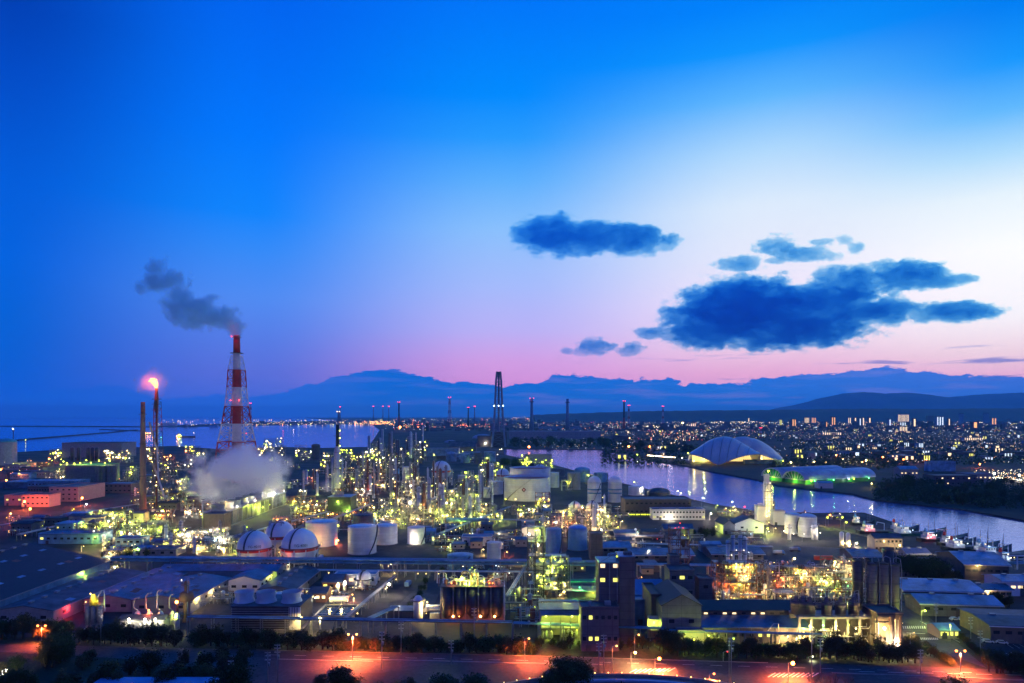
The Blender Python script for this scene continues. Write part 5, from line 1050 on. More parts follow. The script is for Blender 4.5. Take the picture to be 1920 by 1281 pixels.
x, y = at(1602, 1026); pole_lamp(x, y, 3, 'white', 'bright white lamp right of the two slim tanks', 3500, .6, name='yard_lamp', cat='yard lamp')
# white air separation tower
x, y = at(1441, 976); H = PZ(886, y); t = thing('cold_box_tower', 'tall white floodlit tower with a lime lamp on top, by the water', 'tower', (x, y, 0))
MB().box(-2.7, 2.5, 0, 6, 0, H * .8).build('lower_shaft', WHITE, t); MB().box(-2.7, 1.2, 1, 5, H * .8, H * .96).build('upper_shaft', WHITE, t); MB().box(2.7, 6.0, 1, 5, 0, H * .4).build('annex', GREYW, t); MB().tube([(3.2, -.5, 0), (3.2, -.5, H * .7), (2, 0, H * .75)], .5).build('riser', SILVER, t); b = MB(); [b.beam((xx, -.9, 0), (xx, -.9, H * .8), .2) for xx in (-3.4, -1, 1.6)]; [b.beam((-3.4, -.9, H * .1 * k), (1.6, -.9, H * .1 * (k + 1) if k % 2 else H * .1 * k), .16) for k in range(8)]; b.build('stair_frame', STEEL, t); MB().cyl(-7, 2, 0, H * .35, 2.2).build('side_vessel', WHITE, t)
for k in range(5): z = H * .8 * (k + 1) / 5.3; MB().box(-4.4, 4.2, -1, 0, z, z + .15).build('platform', STEEL, t); lamp(t, random.uniform(-4, 5), -1.3, z + 1.2, random.choice(('lime', 'warm', 'white')), .4)
lamp(t, 0, .5, H + 1.2, 'lime', .8); [glow(t, dx, -7, z, c, 5200) for dx, z, c in ((-4, 6, 'warm'), (5, 8, 'lime'), (0, 20, 'warm'))]
for k in range(8): lamp(t, random.uniform(-9, 10), -3 + random.uniform(-1, 1), random.uniform(3, 14), random.choice(('lime', 'warm', 'white')), .45)
bldg(1420, 1436, 984, 950, 7, 'white floodlit box building left of the white tower', WHITE, PALEW, 'flat')
bldg(1450, 1472, 985, 960, 8, 'low white plant building right of the white tower', WHITE, PALEW, 'flat')
for i, (px, pb, r_, hh) in enumerate(((1491, 1002, 6.0, 14.5), (1519, 1008, 7.0, 15))):
    x, y = at(px, pb); tank(x, y + 5, r_, hh, ['domed white tank, left one of the pair beyond the yard', 'domed white tank, right one of the pair beyond the yard'][i], WHITE, WHITE, 'dome', ribs=1)
    glow(None, x, y - 8, 5, 'warm', 9000) if 0 else None
for i, px in enumerate((1480, 1524, 1530)):
    x, y = at(px, 1012); t = thing('upright_vessel', ['slim white vessel left of the domed pair', 'slim white vessel in front of the right domed tank', 'second slim white vessel in front of the right domed tank'][i], 'vessel', (x, y, 0)); MB().lathe(0, 0, [(1.2, 0), (1.2, 11), (.3, 12)], 12).build('shell', WHITE, t); MB().lathe(0, 0, [(1.2, 9), (2, 9), (2, 9.15), (1.2, 9.15)], 12, cap=False).build('platform', STEEL, t)
for i, (px, pb) in enumerate(((1484, 1016), (1504, 1016), (1534, 1014), (1466, 1010))):
    x, y = at(px, pb); pole_lamp(x, y, 6, 'white', ['white lamp before the left domed tank', 'white lamp between the domed tanks', 'white lamp right of the domed tanks', 'white lamp left of the domed tanks'][i], 2400, .4, name='yard_lamp', cat='yard lamp')
bldg(1378, 1432, 1000, 982, 16, 'white gabled hall lit lime at its right end, beside the white tower', WHITE, GROOF, 'gy', ridge=4.5, wins=(2, 1), lit=0)
bldg(1356, 1378, 1002, 985, 22, 'dark-roofed wing on the left of the white gabled hall', PALEW, DROOF, 'gy', ridge=4)
x, y = at(1434, 1002); pole_lamp(x, y - 2, 5, 'lime', 'lime lamp at the right end of the white gabled hall', 7000, .5, name='yard_lamp', cat='yard lamp')
bldg(1224, 1322, 975, 957, 14, 'long white two-storey office with a row of dark windows, in front of the canal', WHITE, BROOF, 'flat', wins=(16, 2), lit=0.05, vents=3)
bldg(1172, 1296, 968, 938, 26, 'wide dark hall with a strip of lime windows at ground level', DARKW, GROOF, 'flat', wins=(14, 2), lit=.0)
Y = YD(968); t = thing('light_strip', 'strip of lime light along the foot of the wide dark hall', 'light strip', (PX(1195, Y), Y - 1.5, 0)); MB().box(-9, 13, 0, .4, 2.2, 2.6).build('canopy', GSTEEL, t); [lamp(t, -8 + i * 1.6 + random.uniform(-.4, .4), -.3, 1.8, 'lime', .4) for i in range(13)]
x, y = at(1330, 975); pole_lamp(x, y, 6, 'white', 'bright white lamp right of the long white office', 7000, .6, name='yard_lamp', cat='yard lamp')
x, y = at(1252, 975); pole_lamp(x, y - 6, 3, 'white', 'cool white lamp in front of the long white office', 4000, .6, name='yard_lamp', cat='yard lamp')
bldg(1245, 1300, 1012, 992, 9, 'blue-roofed low building below the long white office', GREYW, BROOF, 'gx', ridge=3)
x, y = at(1160, 1012); t = thing('horizontal_tank', 'very long pale pipe-like vessel lit pink, left of the low blue-roofed building', 'horizontal tank', (x + 18, y, 0)); MB().tube([(-19, 0, 2.6), (19, 0, 2.6)], 1.3, 14).build('shell', CREAM, t); [MB().box(s - .3, s + .3, -.8, .8, 0, 1.6).build('saddle', CONC, t) for s in (-16, -8, 0, 8, 16)]; lampl(t, -4, -4, 5, 'white', .3, 3500)
# ships moored along the quay
def ship(px, pb, L_, rz, label, hullc, seed=0, crane=True, lights=3, k=1.0, redl=False):
    rg = random.Random(seed); x, y = at(px, pb); t = thing('moored_ship', label, 'ship', (x, y, WZ), rz, 'ships moored at the quay'); B = L_ * .11
    st = [(-.5, .75, 4.0), (-.42, .95, 3.6), (-.1, 1, 3.2), (.2, 1, 3.6), (.36, .8, 4.8), (.46, .35, 6.2), (.52, .03, 7.2)]; vs = []; 
    for s, w_, z in st: vs += [(s * L_, -B * w_ * .8, -.6), (s * L_, -B * w_, z), (s * L_, B * w_, z), (s * L_, B * w_ * .8, -.6)]
    n = len(st); fs = [(0, 1, 2, 3), (4 * n - 1, 4 * n - 2, 4 * n - 3, 4 * n - 4)]
    for i in range(n - 1):
        for j in range(4): a = 4 * i + j; b_ = 4 * i + (j + 1) % 4; fs.append((a, a + 4, b_ + 4, b_))
    MB().add(vs, fs).build('hull', hullc, t)
    s0 = -.4 * L_; MB().box(s0, s0 + L_ * .2, -B * .75, B * .75, 3.0, 6.0).build('deckhouse', WHITE, t); MB().box(s0 + 1, s0 + L_ * .17, -B * .6, B * .6, 6.0, 8.6).build('bridge', WHITE, t); MB().box(s0 + .5, s0 + L_ * .18, -B * .7, B * .7, 8.6, 8.9).build('bridge_roof', LROOF, t)
    for i in range(4): window(t, s0 + 1.6 + i * L_ * .15 / 4, -B * .6 - .04, 7.7, 1.0, .8, 'w' if rg.random() < .3 else 'd')
    MB().cyl(s0 + 1.4, 0, 8.9, 11.5, 1.0, .8).build('funnel', RED if rg.random() < .3 else BLUET, t)
    MB().lathe(s0 + L_ * .1, 0, [(.2, 8.9), (.12, 17 * k)], 6).box(s0 + L_ * .1 - .1, s0 + L_ * .1 + .1, -2, 2, 13 * k, 13.2 * k).build('mast', GSTEEL, t)
    MB().lathe(.3 * L_, 0, [(.25, 3.4), (.12, 14 * k)], 6).build('foremast', GSTEEL, t)
    MB().box(-.16 * L_, .24 * L_, -B * .6, B * .6, 3.0, 4.0).build('hatch', GROOF, t)
    if crane: MB().tube([(.02 * L_, 0, 4), (.02 * L_, 0, 9.5), (-.12 * L_, 0, 10.5), (-.13 * L_, 0, 8.5)], .35).build('crane', WHITE, t)
    b = MB(); [b.beam((a * L_, -B * .96, 3.3), (a * L_, -B * .96, 4.3), .07) for a in (-.4, -.3, -.2, -.1, 0, .1, .2, .3)]; b.beam((-.42 * L_, -B * .96, 4.3), (.32 * L_, -B * .98, 4.4), .07); b.build('railing', GSTEEL, t)
    for i in range(lights): lamp(t, s0 + rg.uniform(0, L_ * .3), -B * .9, rg.uniform(4.5, 7), rg.choice(('warm', 'cool', 'white')), .28)
    if redl: lampl(t, s0 + 3, -B - .5, 5.6, 'red', .4, 800)
    glow(t, s0 + L_ * .15, -B - 3, 10, 'cool', 900)
    return t
ship(1656, 1000, 41, .0, 'ship with a white bridge, farthest left of the moored ships', BLACK, 1, redl=True)
ship(1722, 1003, 46, .12, 'green-hulled ship with a raised bow, second of the moored ships', mat('green hull', (.03, .12, .08), .5), 2)
ship(1768, 1014, 39, .1, 'ship with a red lamp on its bridge, third of the moored ships', BLACK, 3, redl=True, lights=5)
ship(1822, 1030, 44, .16, 'dark ship with two tall masts, fourth of the moored ships', BLACK, 4, k=1.25)
ship(1888, 1044, 49, .14, 'nearest dark ship pointing its raised bow at the right edge', BLACK, 5, k=1.1)
ship(1905, 1056, 31, .1, 'small white workboat nearest the camera at the right edge of the quay', LROOF, 6, crane=False, lights=4)
ship(1695, 996, 26, .1, 'low dark barge-like ship between the second and third ships', BLACK, 8, crane=True, lights=3, k=.8)
ship(1795, 1022, 30, .14, 'dark ship tucked between the third and fourth ships', BLACK, 9, crane=False, lights=4)
ship(1860, 1036, 30, .15, 'dark ship tucked behind the nearest one', BLACK, 10, lights=4)
tg = ship(1618, 984, 23, .2, 'little dark tug at the tip of the soil bank', BLACK, 7, crane=False, lights=1)
# fish yard / lit yard
for i, (px, pb) in enumerate(((1765, 1060), (1780, 1072), (1800, 1080), (1812, 1066), (1822, 1086))):
    x, y = at(px, pb); pole_lamp(x, y, 5, ('white', 'warm', 'white', 'warm', 'cool')[i], ['white lamp at the upper corner of the bright yard left of the big blue roof', 'warm lamp in the upper middle of the bright yard', 'white lamp in the centre of the bright yard', 'warm lamp nearest the big blue roof', 'cool lamp at the lower end of the bright yard'][i], 5000, .4, name='yard_lamp', cat='yard lamp')
for i in range(14):
    x, y = at(1762 + (i % 7) * 9 + random.uniform(-2, 2), 1062 + (i // 7) * 14 + random.uniform(-2, 3)); t = thing('fish_crate_stack', 'small pale stack of crates in the bright yard left of the big blue roof', 'crate stack', (x, y, 0), random.uniform(-.3, .3), 'crate stacks in the bright yard'); z = 0
    for k in range(random.randint(2, 4)): MB().box(-1.3, 1.3, -1, 1, z, z + .75).build('crate', random.choice((WHITE, CREAM, LROOF)), t); z += .78
x, y = at(1908, 1068); t = thing('portal_frame', 'white gantry-like portal frame at the right edge', 'portal frame', (x, y, 0)); [MB().box(s - .3, s + .3, 0, .6, 0, 8).build('post', WHITE, t) for s in (-7, 0, 7)]; MB().box(-7.3, 7.3, 0, .6, 8, 8.8).build('beam', WHITE, t)
# quay road lamps along the water
for i, (px, pb, c) in enumerate([(1576, 990, 'lime'), (1548, 990, 'lime'), (1553, 985, 'orange'), (1583, 1000, 'lime'), (1236, 930, 'white'), (1268, 936, 'white'), (1274, 940, 'white'), (1315, 950, 'cool'), (1370, 958, 'cool'), (1202, 930, 'white'), (1393, 968, 'red'), (1187, 917, 'lime')]):
    x, y = at(px, pb); pole_lamp(x, y, 9, c, ['lime lamp at the quay road bend, nearer one', 'lime lamp at the head of the quay road', 'orange lamp beside the quay road head', 'lime lamp farther down the quay road', 'white lamp on the bank left of the boat landing', 'upper white lamp of a close pair on the bank', 'lower white lamp of a close pair on the bank', 'cool lamp on the bank, left of the lone farther one', 'lone cool lamp on the bank near the white tower', 'white lamp behind the wide dark hall', 'red lamp on the bank left of the white tower', 'bright lime lamp by the tank at the canal edge'][i], 3500 if c != 'red' else 900, .55)
wl = thing('quay_wall', 'pale concrete flood wall running along the quay road to the ships', 'wall', (0, 0, 0)); b = MB(); P_ = [G(*p) for p in ((1535, 987), (1620, 1006), (1700, 1030), (1760, 1045), (1830, 1044))]
for p, q in zip(P_, P_[1:]): b.beam((p.x, p.y, .6), (q.x, q.y, .6), .5, 1.2)
b.build('panel', CONC, wl)
# ------------------------------------------------------------------ middle distance: stacks, flare, cooling tower
def lattice(t, x, y, z0, z1, w0, w1, n, mats, th=.5, k=4, name='lattice_leg', ang0=math.pi / 4):
    for i in range(n):
        a, b_ = z0 + (z1 - z0) * i / n, z0 + (z1 - z0) * (i + 1) / n; wa, wb = w0 + (w1 - w0) * i / n, w0 + (w1 - w0) * (i + 1) / n; m = MB()
        P0 = [(x + wa * math.cos(ang0 + 2 * math.pi * j / k), y + wa * math.sin(ang0 + 2 * math.pi * j / k), a) for j in range(k)]
        P1 = [(x + wb * math.cos(ang0 + 2 * math.pi * j / k), y + wb * math.sin(ang0 + 2 * math.pi * j / k), b_) for j in range(k)]
        for j in range(k):
            q = (j + 1) % k; m.beam(P0[j], P1[j], th); m.beam(P0[j], P1[q], th * .5); m.beam(P0[q], P1[j], th * .5); m.beam(P1[j], P1[q], th * .6)
        m.build('lattice_section', mats(( a + b_) / 2), t)
# red and white chimney
def pb0(px, py, rx, rz, Y): k = Y / F; return ((PX(px, Y), Y, PZ(py, Y)), (rx * k, rx * k, rz * k))
Yc = 965.0; xc = PX(444, Yc); t = thing('striped_chimney', 'tall red and white banded chimney inside a lattice tower, trailing smoke', 'chimney', (xc, Yc, 0))
zs = [PZ(p, Yc) for p in (629, 662, 694, 727, 762, 795, 828, 860, 893)] + [0.0]; rr = lambda z: 4.4 + (1 - z / zs[0]) * 3.2
for i in range(len(zs) - 1):
    z1, z0 = zs[i], zs[i + 1]; MB().lathe(0, 0, [(rr(z0), z0), (rr(z1), z1)], 28, cap=(i == 0)).build('shaft_band', RED if i % 2 == 0 else WHITE, t)
MB().lathe(0, 0, [(rr(zs[0]) + .05, zs[0] - 3), (6.2, zs[0] - 3), (6.2, zs[0] - 2.7), (rr(zs[0]), zs[0] - 2.7)], 20, cap=False).build('top_platform', STEEL, t)
MB().lathe(0, 0, [(4.8, zs[1]), (9, zs[1]), (9, zs[1] - .5), (4.8, zs[1] - .5)], 20, cap=False).build('platform', STEEL, t)
bandm = lambda z: RED if next((i for i in range(9) if zs[i + 1] <= z <= zs[i]), 8) % 2 == 0 else WHITE
lattice(t, 0, 0, zs[3], zs[2], 14, 12.5, 2, bandm, 1.08); lattice(t, 0, 0, zs[2], zs[2] + 20, 12.5, 8, 2, bandm, 0.78); lattice(t, 0, 0, zs[4], zs[3], 17, 14, 2, bandm, 1.24); lattice(t, 0, 0, zs[5], zs[4], 21, 17, 2, bandm, 1.4); lattice(t, 0, 0, zs[6], zs[5], 26.5, 21, 2, bandm, 1.55); lattice(t, 0, 0, zs[7], zs[6], 30, 26.5, 2, bandm, 1.71); lattice(t, 0, 0, 0, zs[7], 38, 30, 2, bandm, 1.86)
for dx, py in ((-6, 751), (6, 751), (-4.6, 632), (-20, 812), (16, 812)): lamp(t, dx, -7, PZ(py, Yc), 'red', .8)
glow(t, 0, -12, zs[0] + 4, 'red', 3000)
# pinkish stack and flare
Y = 691.0; t = thing('brown_stack', 'plain pinkish-brown tapered stack standing left of the flare', 'stack', (PX(268, Y), Y, 0)); zt = PZ(754, Y)
MB().lathe(0, 0, [(3.3, 0), (2.7, 60), (2.1, zt - 12)], 22, cap=False).build('shaft', mat('pink brown concrete', (.22, .13, .12), .8, scale=.1), t); MB().lathe(0, 0, [(2.1, zt - 12), (2.1, zt), (1.7, zt), (1.7, zt - 1)], 22).build('crown', mat('burnt brown', (.28, .12, .08)), t)
for z in (zt - 12, zt - 42, 34): MB().lathe(0, 0, [(2.2, z), (3.9, z), (3.9, z - .5), (2.2, z - .5)], 18, cap=False).build('platform', STEEL, t)
MB().tube([(2.9, -1.5, 0), (2.1, -.8, zt - 14)], .12).build('ladder', STEEL, t)
Y = 711.0; t = thing('flare_stack', 'flare stack with a burning white-orange flame on a dark lattice derrick', 'flare stack', (PX(293.5, Y), Y, 0)); zt = PZ(728, Y)
MB().lathe(0, 0, [(1.0, 0), (1.0, zt - 26), (1.7, zt - 24), (2.0, zt - 12), (1.9, zt - 10), (1.4, zt - 3), (1.4, zt)], 14).build('riser', mat('scorched red steel', (.16, .05, .04), .6), t)
lattice(t, 0, 0, 0, zt - 45, 8.5, 5.2, 9, lambda z: STEEL, .45, k=3, ang0=.5); lattice(t, 0, 0, zt - 45, zt - 14, 5.2, 4.2, 4, lambda z: RED if z < zt - 24 else STEEL, .4, k=3, ang0=.5)
for z in (zt - 12, zt - 17, zt - 23): MB().lathe(0, 0, [(1.9, z), (4.6, z), (4.6, z + .3), (1.9, z + .3)], 14, cap=False).lathe(0, 0, [(4.5, z + 1.4), (4.6, z + 1.4), (4.6, z + 1.6), (4.5, z + 1.6)], 14, cap=False).build('platform', STEEL, t)
MB().tube([(2.6, -2, 0), (2.6, -2, zt - 12)], .3).build('pipe', SILVER, t); MB().tube([(-2.6, -1, 0), (-2.6, -1, zt - 18)], .22).build('pipe', RUST, t)
MB().tube([(-1, -6, 46), (6, -8, 30), (14, -10, 9)], 1.0, 8).build('duct', SILVER, t); MB().tube([(-6, -3, 88), (2, -3, 60), (4, -4, 30)], .9, 8).build('duct', SILVER, t)
fl = bpy.data.materials.new('flare flame'); fl.use_nodes = True; tt = fl.node_tree; b = tt.nodes['Principled BSDF']; tcn = tt.nodes.new('ShaderNodeTexCoord'); lw = tt.nodes.new('ShaderNodeLayerWeight'); lw.inputs[0].default_value = .4
tt.links.new(MIX(lw.outputs['Facing'], (1.0, .62, .22), (1.0, .12, .02), tt), b.inputs['Emission Color']); b.inputs['Emission Strength'].default_value = 3.0; b.inputs['Base Color'].default_value = (0, 0, 0, 1)
fm = MB()
for k, (dx, dz, r_, s_) in enumerate(((0, .6, 1.3, 1.3), (-.5, 2.6, 1.9, 1.3), (-1.6, 4.6, 2.3, 1.1), (-3.4, 6.4, 2.4, .9), (-5.4, 7.6, 1.9, .8), (-7.4, 7.4, 1.2, .8), (-1.0, 7.0, 1.7, 1.6), (-2.6, 8.8, 1.3, 1.5), (.2, 5.0, 1.2, 1.7), (-6.2, 9.2, .8, 1.4), (-4.4, 9.0, 1.0, 1.6))): fm.sphere(dx, 0, zt + dz, r_, 14, 9, s_)
fo = fm.build('flame', fl, t); rm = fo.modifiers.new('merge', 'REMESH'); rm.mode = 'VOXEL'; rm.voxel_size = .35; sm = fo.modifiers.new('soft', 'SMOOTH'); sm.iterations = 6; dsx = bpy.data.textures.new('flame noise', 'CLOUDS'); dsx.noise_scale = 2.2; dm = fo.modifiers.new('lick', 'DISPLACE'); dm.texture = dsx; dm.strength = 1.5
glow(t, -2, -6, zt + 7, 'amber', 60000, 3)
for k in range(12): lamp(t, random.uniform(-4, 4), -5, random.uniform(6, 55), random.choice(('lime', 'warm', 'white')), .45)
volume_thing('smoke', 'thin added volume that makes a warm halo round the flare flame', 'steam', [pb0(288, 716, 40, 36, 709)], .009, .03, .5, .9, (.95, .9, .9), .6, seed=2, thr=0.0)  # added scattering volume that stands in for the flame's bloom halo
# long cooling tower, running straight away from the camera, with fan stacks on top
t = thing('cooling_tower', 'long louvred cooling tower with a row of steaming fan stacks and lime floodlight', 'cooling tower', (-252, 576, 0)); cw, cl_, chh = 9.5, 156, 12.5
MB().box(-cw, cw, 0, cl_, .6, chh).build('casing', mat('grey brown louvres', (.20, .18, .15), .8, kind='panel', k=(9, 1.4)), t); MB().box(-cw - 1, cw + 1, -1, cl_ + 1, 0, .6).build('basin', CONC, t)
for k in range(14): MB().box(cw, cw + .7, 4 + k * 11 - .3, 4 + k * 11 + .3, .6, chh).build('rib', GSTEEL, t)
MB().box(-cw - .6, cw + .8, -.5, cl_ + .5, chh, chh + .3).build('deck', GSTEEL, t); b = MB(); b.beam((cw + .7, 0, chh + 1.3), (cw + .7, cl_, chh + 1.3), .1); b.beam((cw + .7, 0, chh + .8), (cw + .7, cl_, chh + .8), .08); [b.beam((cw + .7, k * 4, chh + .3), (cw + .7, k * 4, chh + 1.3), .09) for k in range(40)]; b.build('railing', GSTEEL, t)
for k in range(9): yy = 10 + k * 17; MB().lathe(0, yy, [(6.2, chh + .3), (5.3, chh + 2.5), (5.8, chh + 6)], 24, cap=False).lathe(0, yy, [(5.6, chh + 6), (5.1, chh + 2.5), (6.0, chh + .4)], 24, cap=False).build('fan_stack', PALEW, t); MB().cyl(0, yy, chh + 2.2, chh + 2.5, 4.9, n=16).build('fan', BLACK, t)
MB().cyl(cw + 3.5, 58, 0, 13, .14, n=6).build('pole', GSTEEL, t); lampl(t, cw + 4.5, 58, 12, 'lime', .6, 9000); lampl(t, cw + 4, 78, 7, 'lime', .6, 7500); lampl(t, cw + 4, 96, 7, 'lime', .4, 3500); lampl(t, cw + 1, 112, 15, 'lime', .5, 1500); lampl(t, 2, 20, 20, 'warm', .4, 2500)
glow(t, -12, 30, 8, 'warm', 16000); [(lamp(t, 10.6, yy, 15, 'white', .5), glow(t, 11.4, yy, 15.6, 'white', 9000)) for yy in (24, 66, 108, 146)]  # white deck lamps added, warm light strengthened, to brighten the steam
bldg(382, 420, 996, 966, 14, 'plain brown-grey block in front of the near end of the long cooling tower', mat('brown wall', (.2, .15, .12)), GROOF, 'flat', Y=556)
t = thing('process_column', 'tall thin vent pole at the near end of the long cooling tower', 'vent pole', (PX(380, 560), 560, 0)); MB().cyl(0, 0, 0, PZ(943, 560), .6, n=8).build('pole', SILVER, t); MB().box(-1.2, 1.2, -1, 1, 26, 26.3).build('platform', STEEL, t); lamp(t, -.9, -1, 14, 'warm', .5)
x, y = at(636, 966); t = thing('cooling_tower', 'smaller dark green cooling tower with a lime lamp, right of the long one', 'cooling tower', (x, y, 0)); MB().box(-11, 11, 0, 24, 0, 17).build('casing', mat('dark green louvres', (.05, .08, .06), .8, kind='panel', k=(9, 1.4)), t); MB().lathe(-3, 10, [(5.5, 17), (4.8, 19), (5.2, 21)], 20, cap=False).build('fan_stack', GSTEEL, t); MB().box(-11.3, 11.3, -.3, 24.3, 17, 17.3).build('deck', GSTEEL, t); lampl(t, -1, -1.6, 13, 'lime', .8, 2500); lampl(t, 8, -2.5, 4, 'lime', .6, 5500)
t = thing('vent_pole', 'thin pale vent pole in front of the small dark green cooling tower', 'vent pole', (PX(611, y - 6), y - 6, 0)); MB().cyl(0, 0, 0, PZ(935, y), .45, n=8).build('pole', SILVER, t); MB().box(-.9, .9, -.7, .7, 20, 20.2).build('platform', STEEL, t)
# steam and smoke
SC = (.93, .93, .95)
def pb(px, py, rx, rz, Y, ry=None): k = Y / F; return ((PX(px, Y), Y, PZ(py, Y)), (rx * k, (ry or rx) * k, rz * k))
volume_thing('steam', 'big pale violet steam cloud rising from the long cooling tower', 'steam', [pb(472, 915, 60, 34, 690), pb(505, 905, 42, 40, 705), pb(455, 878, 70, 42, 690), pb(510, 868, 30, 30, 700), pb(415, 880, 55, 30, 680), pb(385, 905, 40, 32, 660), pb(370, 865, 34, 22, 680), pb(430, 930, 32, 24, 655)], .07, .026, 3.8, .5, (.995, .985, 1), .3, seed=4, detail=9, thr=.24, grow=1.42, rough=.72)
volume_thing('steam', 'narrow steam plume at the near left end of the long cooling tower', 'steam', [pb(401, 950, 17, 26, 592), pb(392, 925, 22, 24, 592), pb(385, 900, 26, 20, 592)], .07, .05, 2.4, .4, SC, .3, seed=9, detail=6, thr=.25, grow=1.3)
volume_thing('steam', 'faint steam puff above the small dark green cooling tower', 'steam', [pb(615, 912, 26, 20, 700), pb(632, 898, 20, 24, 700)], .03, .045, .9, .6, SC, .35, seed=14)
def smk(*b): return [pb(*q[:4], Yc, q[4]) for q in b]
volume_thing('smoke_plume', 'grey-blue smoke drifting left from the top of the striped chimney', 'smoke', smk((444, 622, 10, 11, 10), (436, 607, 22, 18, 16), (412, 594, 36, 24, 20), (384, 590, 42, 30, 22), (352, 580, 36, 28, 20), (330, 556, 32, 28, 18), (330, 530, 34, 24, 16), (292, 527, 42, 24, 16), (294, 503, 24, 24, 14)), .11, .045, 3.2, .25, (.5, .72, .8), .3, seed=5, absorb=(.1, .6, .85), thr=.3, detail=9, grow=1.4, rough=.68)
# ------------------------------------------------------------------ buildings on the left in the middle distance
PINK = mat('salmon plaster', (.62, .36, .32), .8, var=.08)
bldg(8, 42, 948, 930, 30, 'low pink-lit house at the left, first of the pink buildings', PINK, GROOF, 'flat', wins=(3, 1))
bldg(40, 92, 951, 929, 18, 'two-storey pink office glowing beside the big orange lamp', PINK, GROOF, 'flat', wins=(6, 2), lit=0)
bldg(92, 146, 943, 915, 50, 'three-storey pale pink office with a bright right-hand wing', PINK, GROOF, 'flat', wins=(5, 3), lit=0, Y=YD(943) + 10)
bldg(52, 98, 940, 914, 40, 'long greyish-mauve office behind the pink ones', PURPW, GROOF, 'flat', wins=(9, 2), lit=0, Y=YD(940) + 12)
for px, pb_, c, w, lab in [(51, 955, 'orange', 40000, 'biggest orange lamp, in front of the pink offices'), (158, 948, 'orange', 26000, 'orange lamp right of the pale pink office'), (16, 912, 'orange', 26000, 'orange lamp above the pink offices at the left'), (62, 970, 'orange', 9000, 'orange lamp lighting a low yellow shed'), (26, 980, 'amber', 7000, 'pale amber lamp with an arm at the left edge'), (166, 955, 'cool', 3500, 'cool white lamp beside the slanting pipe rack'), (94, 868, 'orange', 30000, 'orange lamp glowing behind the left tank farm'), (5, 890, 'orange', 16000, 'orange lamp at the far left edge')]:
    x, y = at(px, pb_); pole_lamp(x, y - 6, 9 if w > 5000 else 6, c, lab, w, .95 if c == 'orange' else .6, name='yard_lamp', cat='yard lamp')
bldg(0, 52, 916, 905, 40, 'flat blue-roofed hall at the left edge above the pink offices', BROOF, LROOF, 'flat')
bldg(52, 146, 916, 903, 26, 'long low white building with a row of slots under a blue roof', LROOF, LROOF, 'flat', wins=(14, 1), lit=0)
bldg(160, 196, 922, 909, 16, 'blue-white low block left of the brown stack', LROOF, LROOF, 'flat', wins=(5, 1), lit=0)
bldg(196, 246, 925, 908, 20, 'mauve block with dark windows just left of the brown stack', PURPW, LROOF, 'flat', wins=(6, 2), lit=0)
bldg(122, 182, 906, 874, 55, 'large dark grey hall whose roof edge blazes lime', mat('slate wall', (.13, .15, .18)), GREEN, 'flat')
Y = YD(906) + 8; t = thing('roof_lights', 'row of blazing lime lamps on the roof of the large dark grey hall', 'roof lights', (PX(165, Y), Y, PZ(873, Y))); MB().box(-38, 38, -.2, .2, 0, 1.2).build('rail', GSTEEL, t); [lampl(t, -36 + i * 8.5 + random.uniform(-2, 2), -1, 3 + random.uniform(-.5, 5), 'lime', .85, 5500) for i in range(9)]
for i, (px, h_) in enumerate(((185, 900), (196, 898), (206, 898), (214, 900))): x, y = at(px, 912); tank(x, y, 3.4, PZ(875, y), ['grey upright silo beside the large dark hall, leftmost of four', 'second of four grey silos beside the large dark hall', 'third of four grey silos beside the large dark hall', 'rightmost of four grey silos beside the large dark hall'][i], GREYW, GROOF, 'dome', False, 'grey_silo', n=18)
bldg(116, 228, 858, 831, 60, 'very large pale warehouse with a dark flat roof near the sea on the left', PALEW, DROOF, 'flat', trim=PALEW)
for i, px in enumerate((136, 148, 166, 174, 182)): x, y = at(px, 864); t = thing('dark_silo', 'dark upright silo standing before the very large pale warehouse', 'silo', (x, y, 0), 0, 'dark silos before the pale warehouse'); MB().lathe(0, 0, [(4, 0), (4, 26), (1, 28)], 16).build('shell', DSILO, t); MB().tube([(0, 0, 28), (0, 0, 30), (4.4, -2, 26), (4.4, -2, 0)], .5).build('pipe', GSTEEL, t)
x, y = at(12, 872); tank(x, y, 17, PZ(829, y), 'big pale cylindrical tank with a turquoise dome at the far left edge', mat('grey green paint', (.42, .46, .42)), TEAL, 'dome', ribs=1)
x, y = at(25, 860); t = thing('lamp_mast', 'thin mast with one white lamp behind the turquoise-domed tank', 'mast', (x, y, 0)); MB().cyl(0, 0, 0, PZ(806, y), .8, n=8).build('pole', STEEL, t); lamp(t, 0, -1, PZ(804, y), 'white', 1.0); MB().box(-1.6, 1.6, -1.6, 1.6, PZ(809, y), PZ(808, y)).build('platform', STEEL, t)
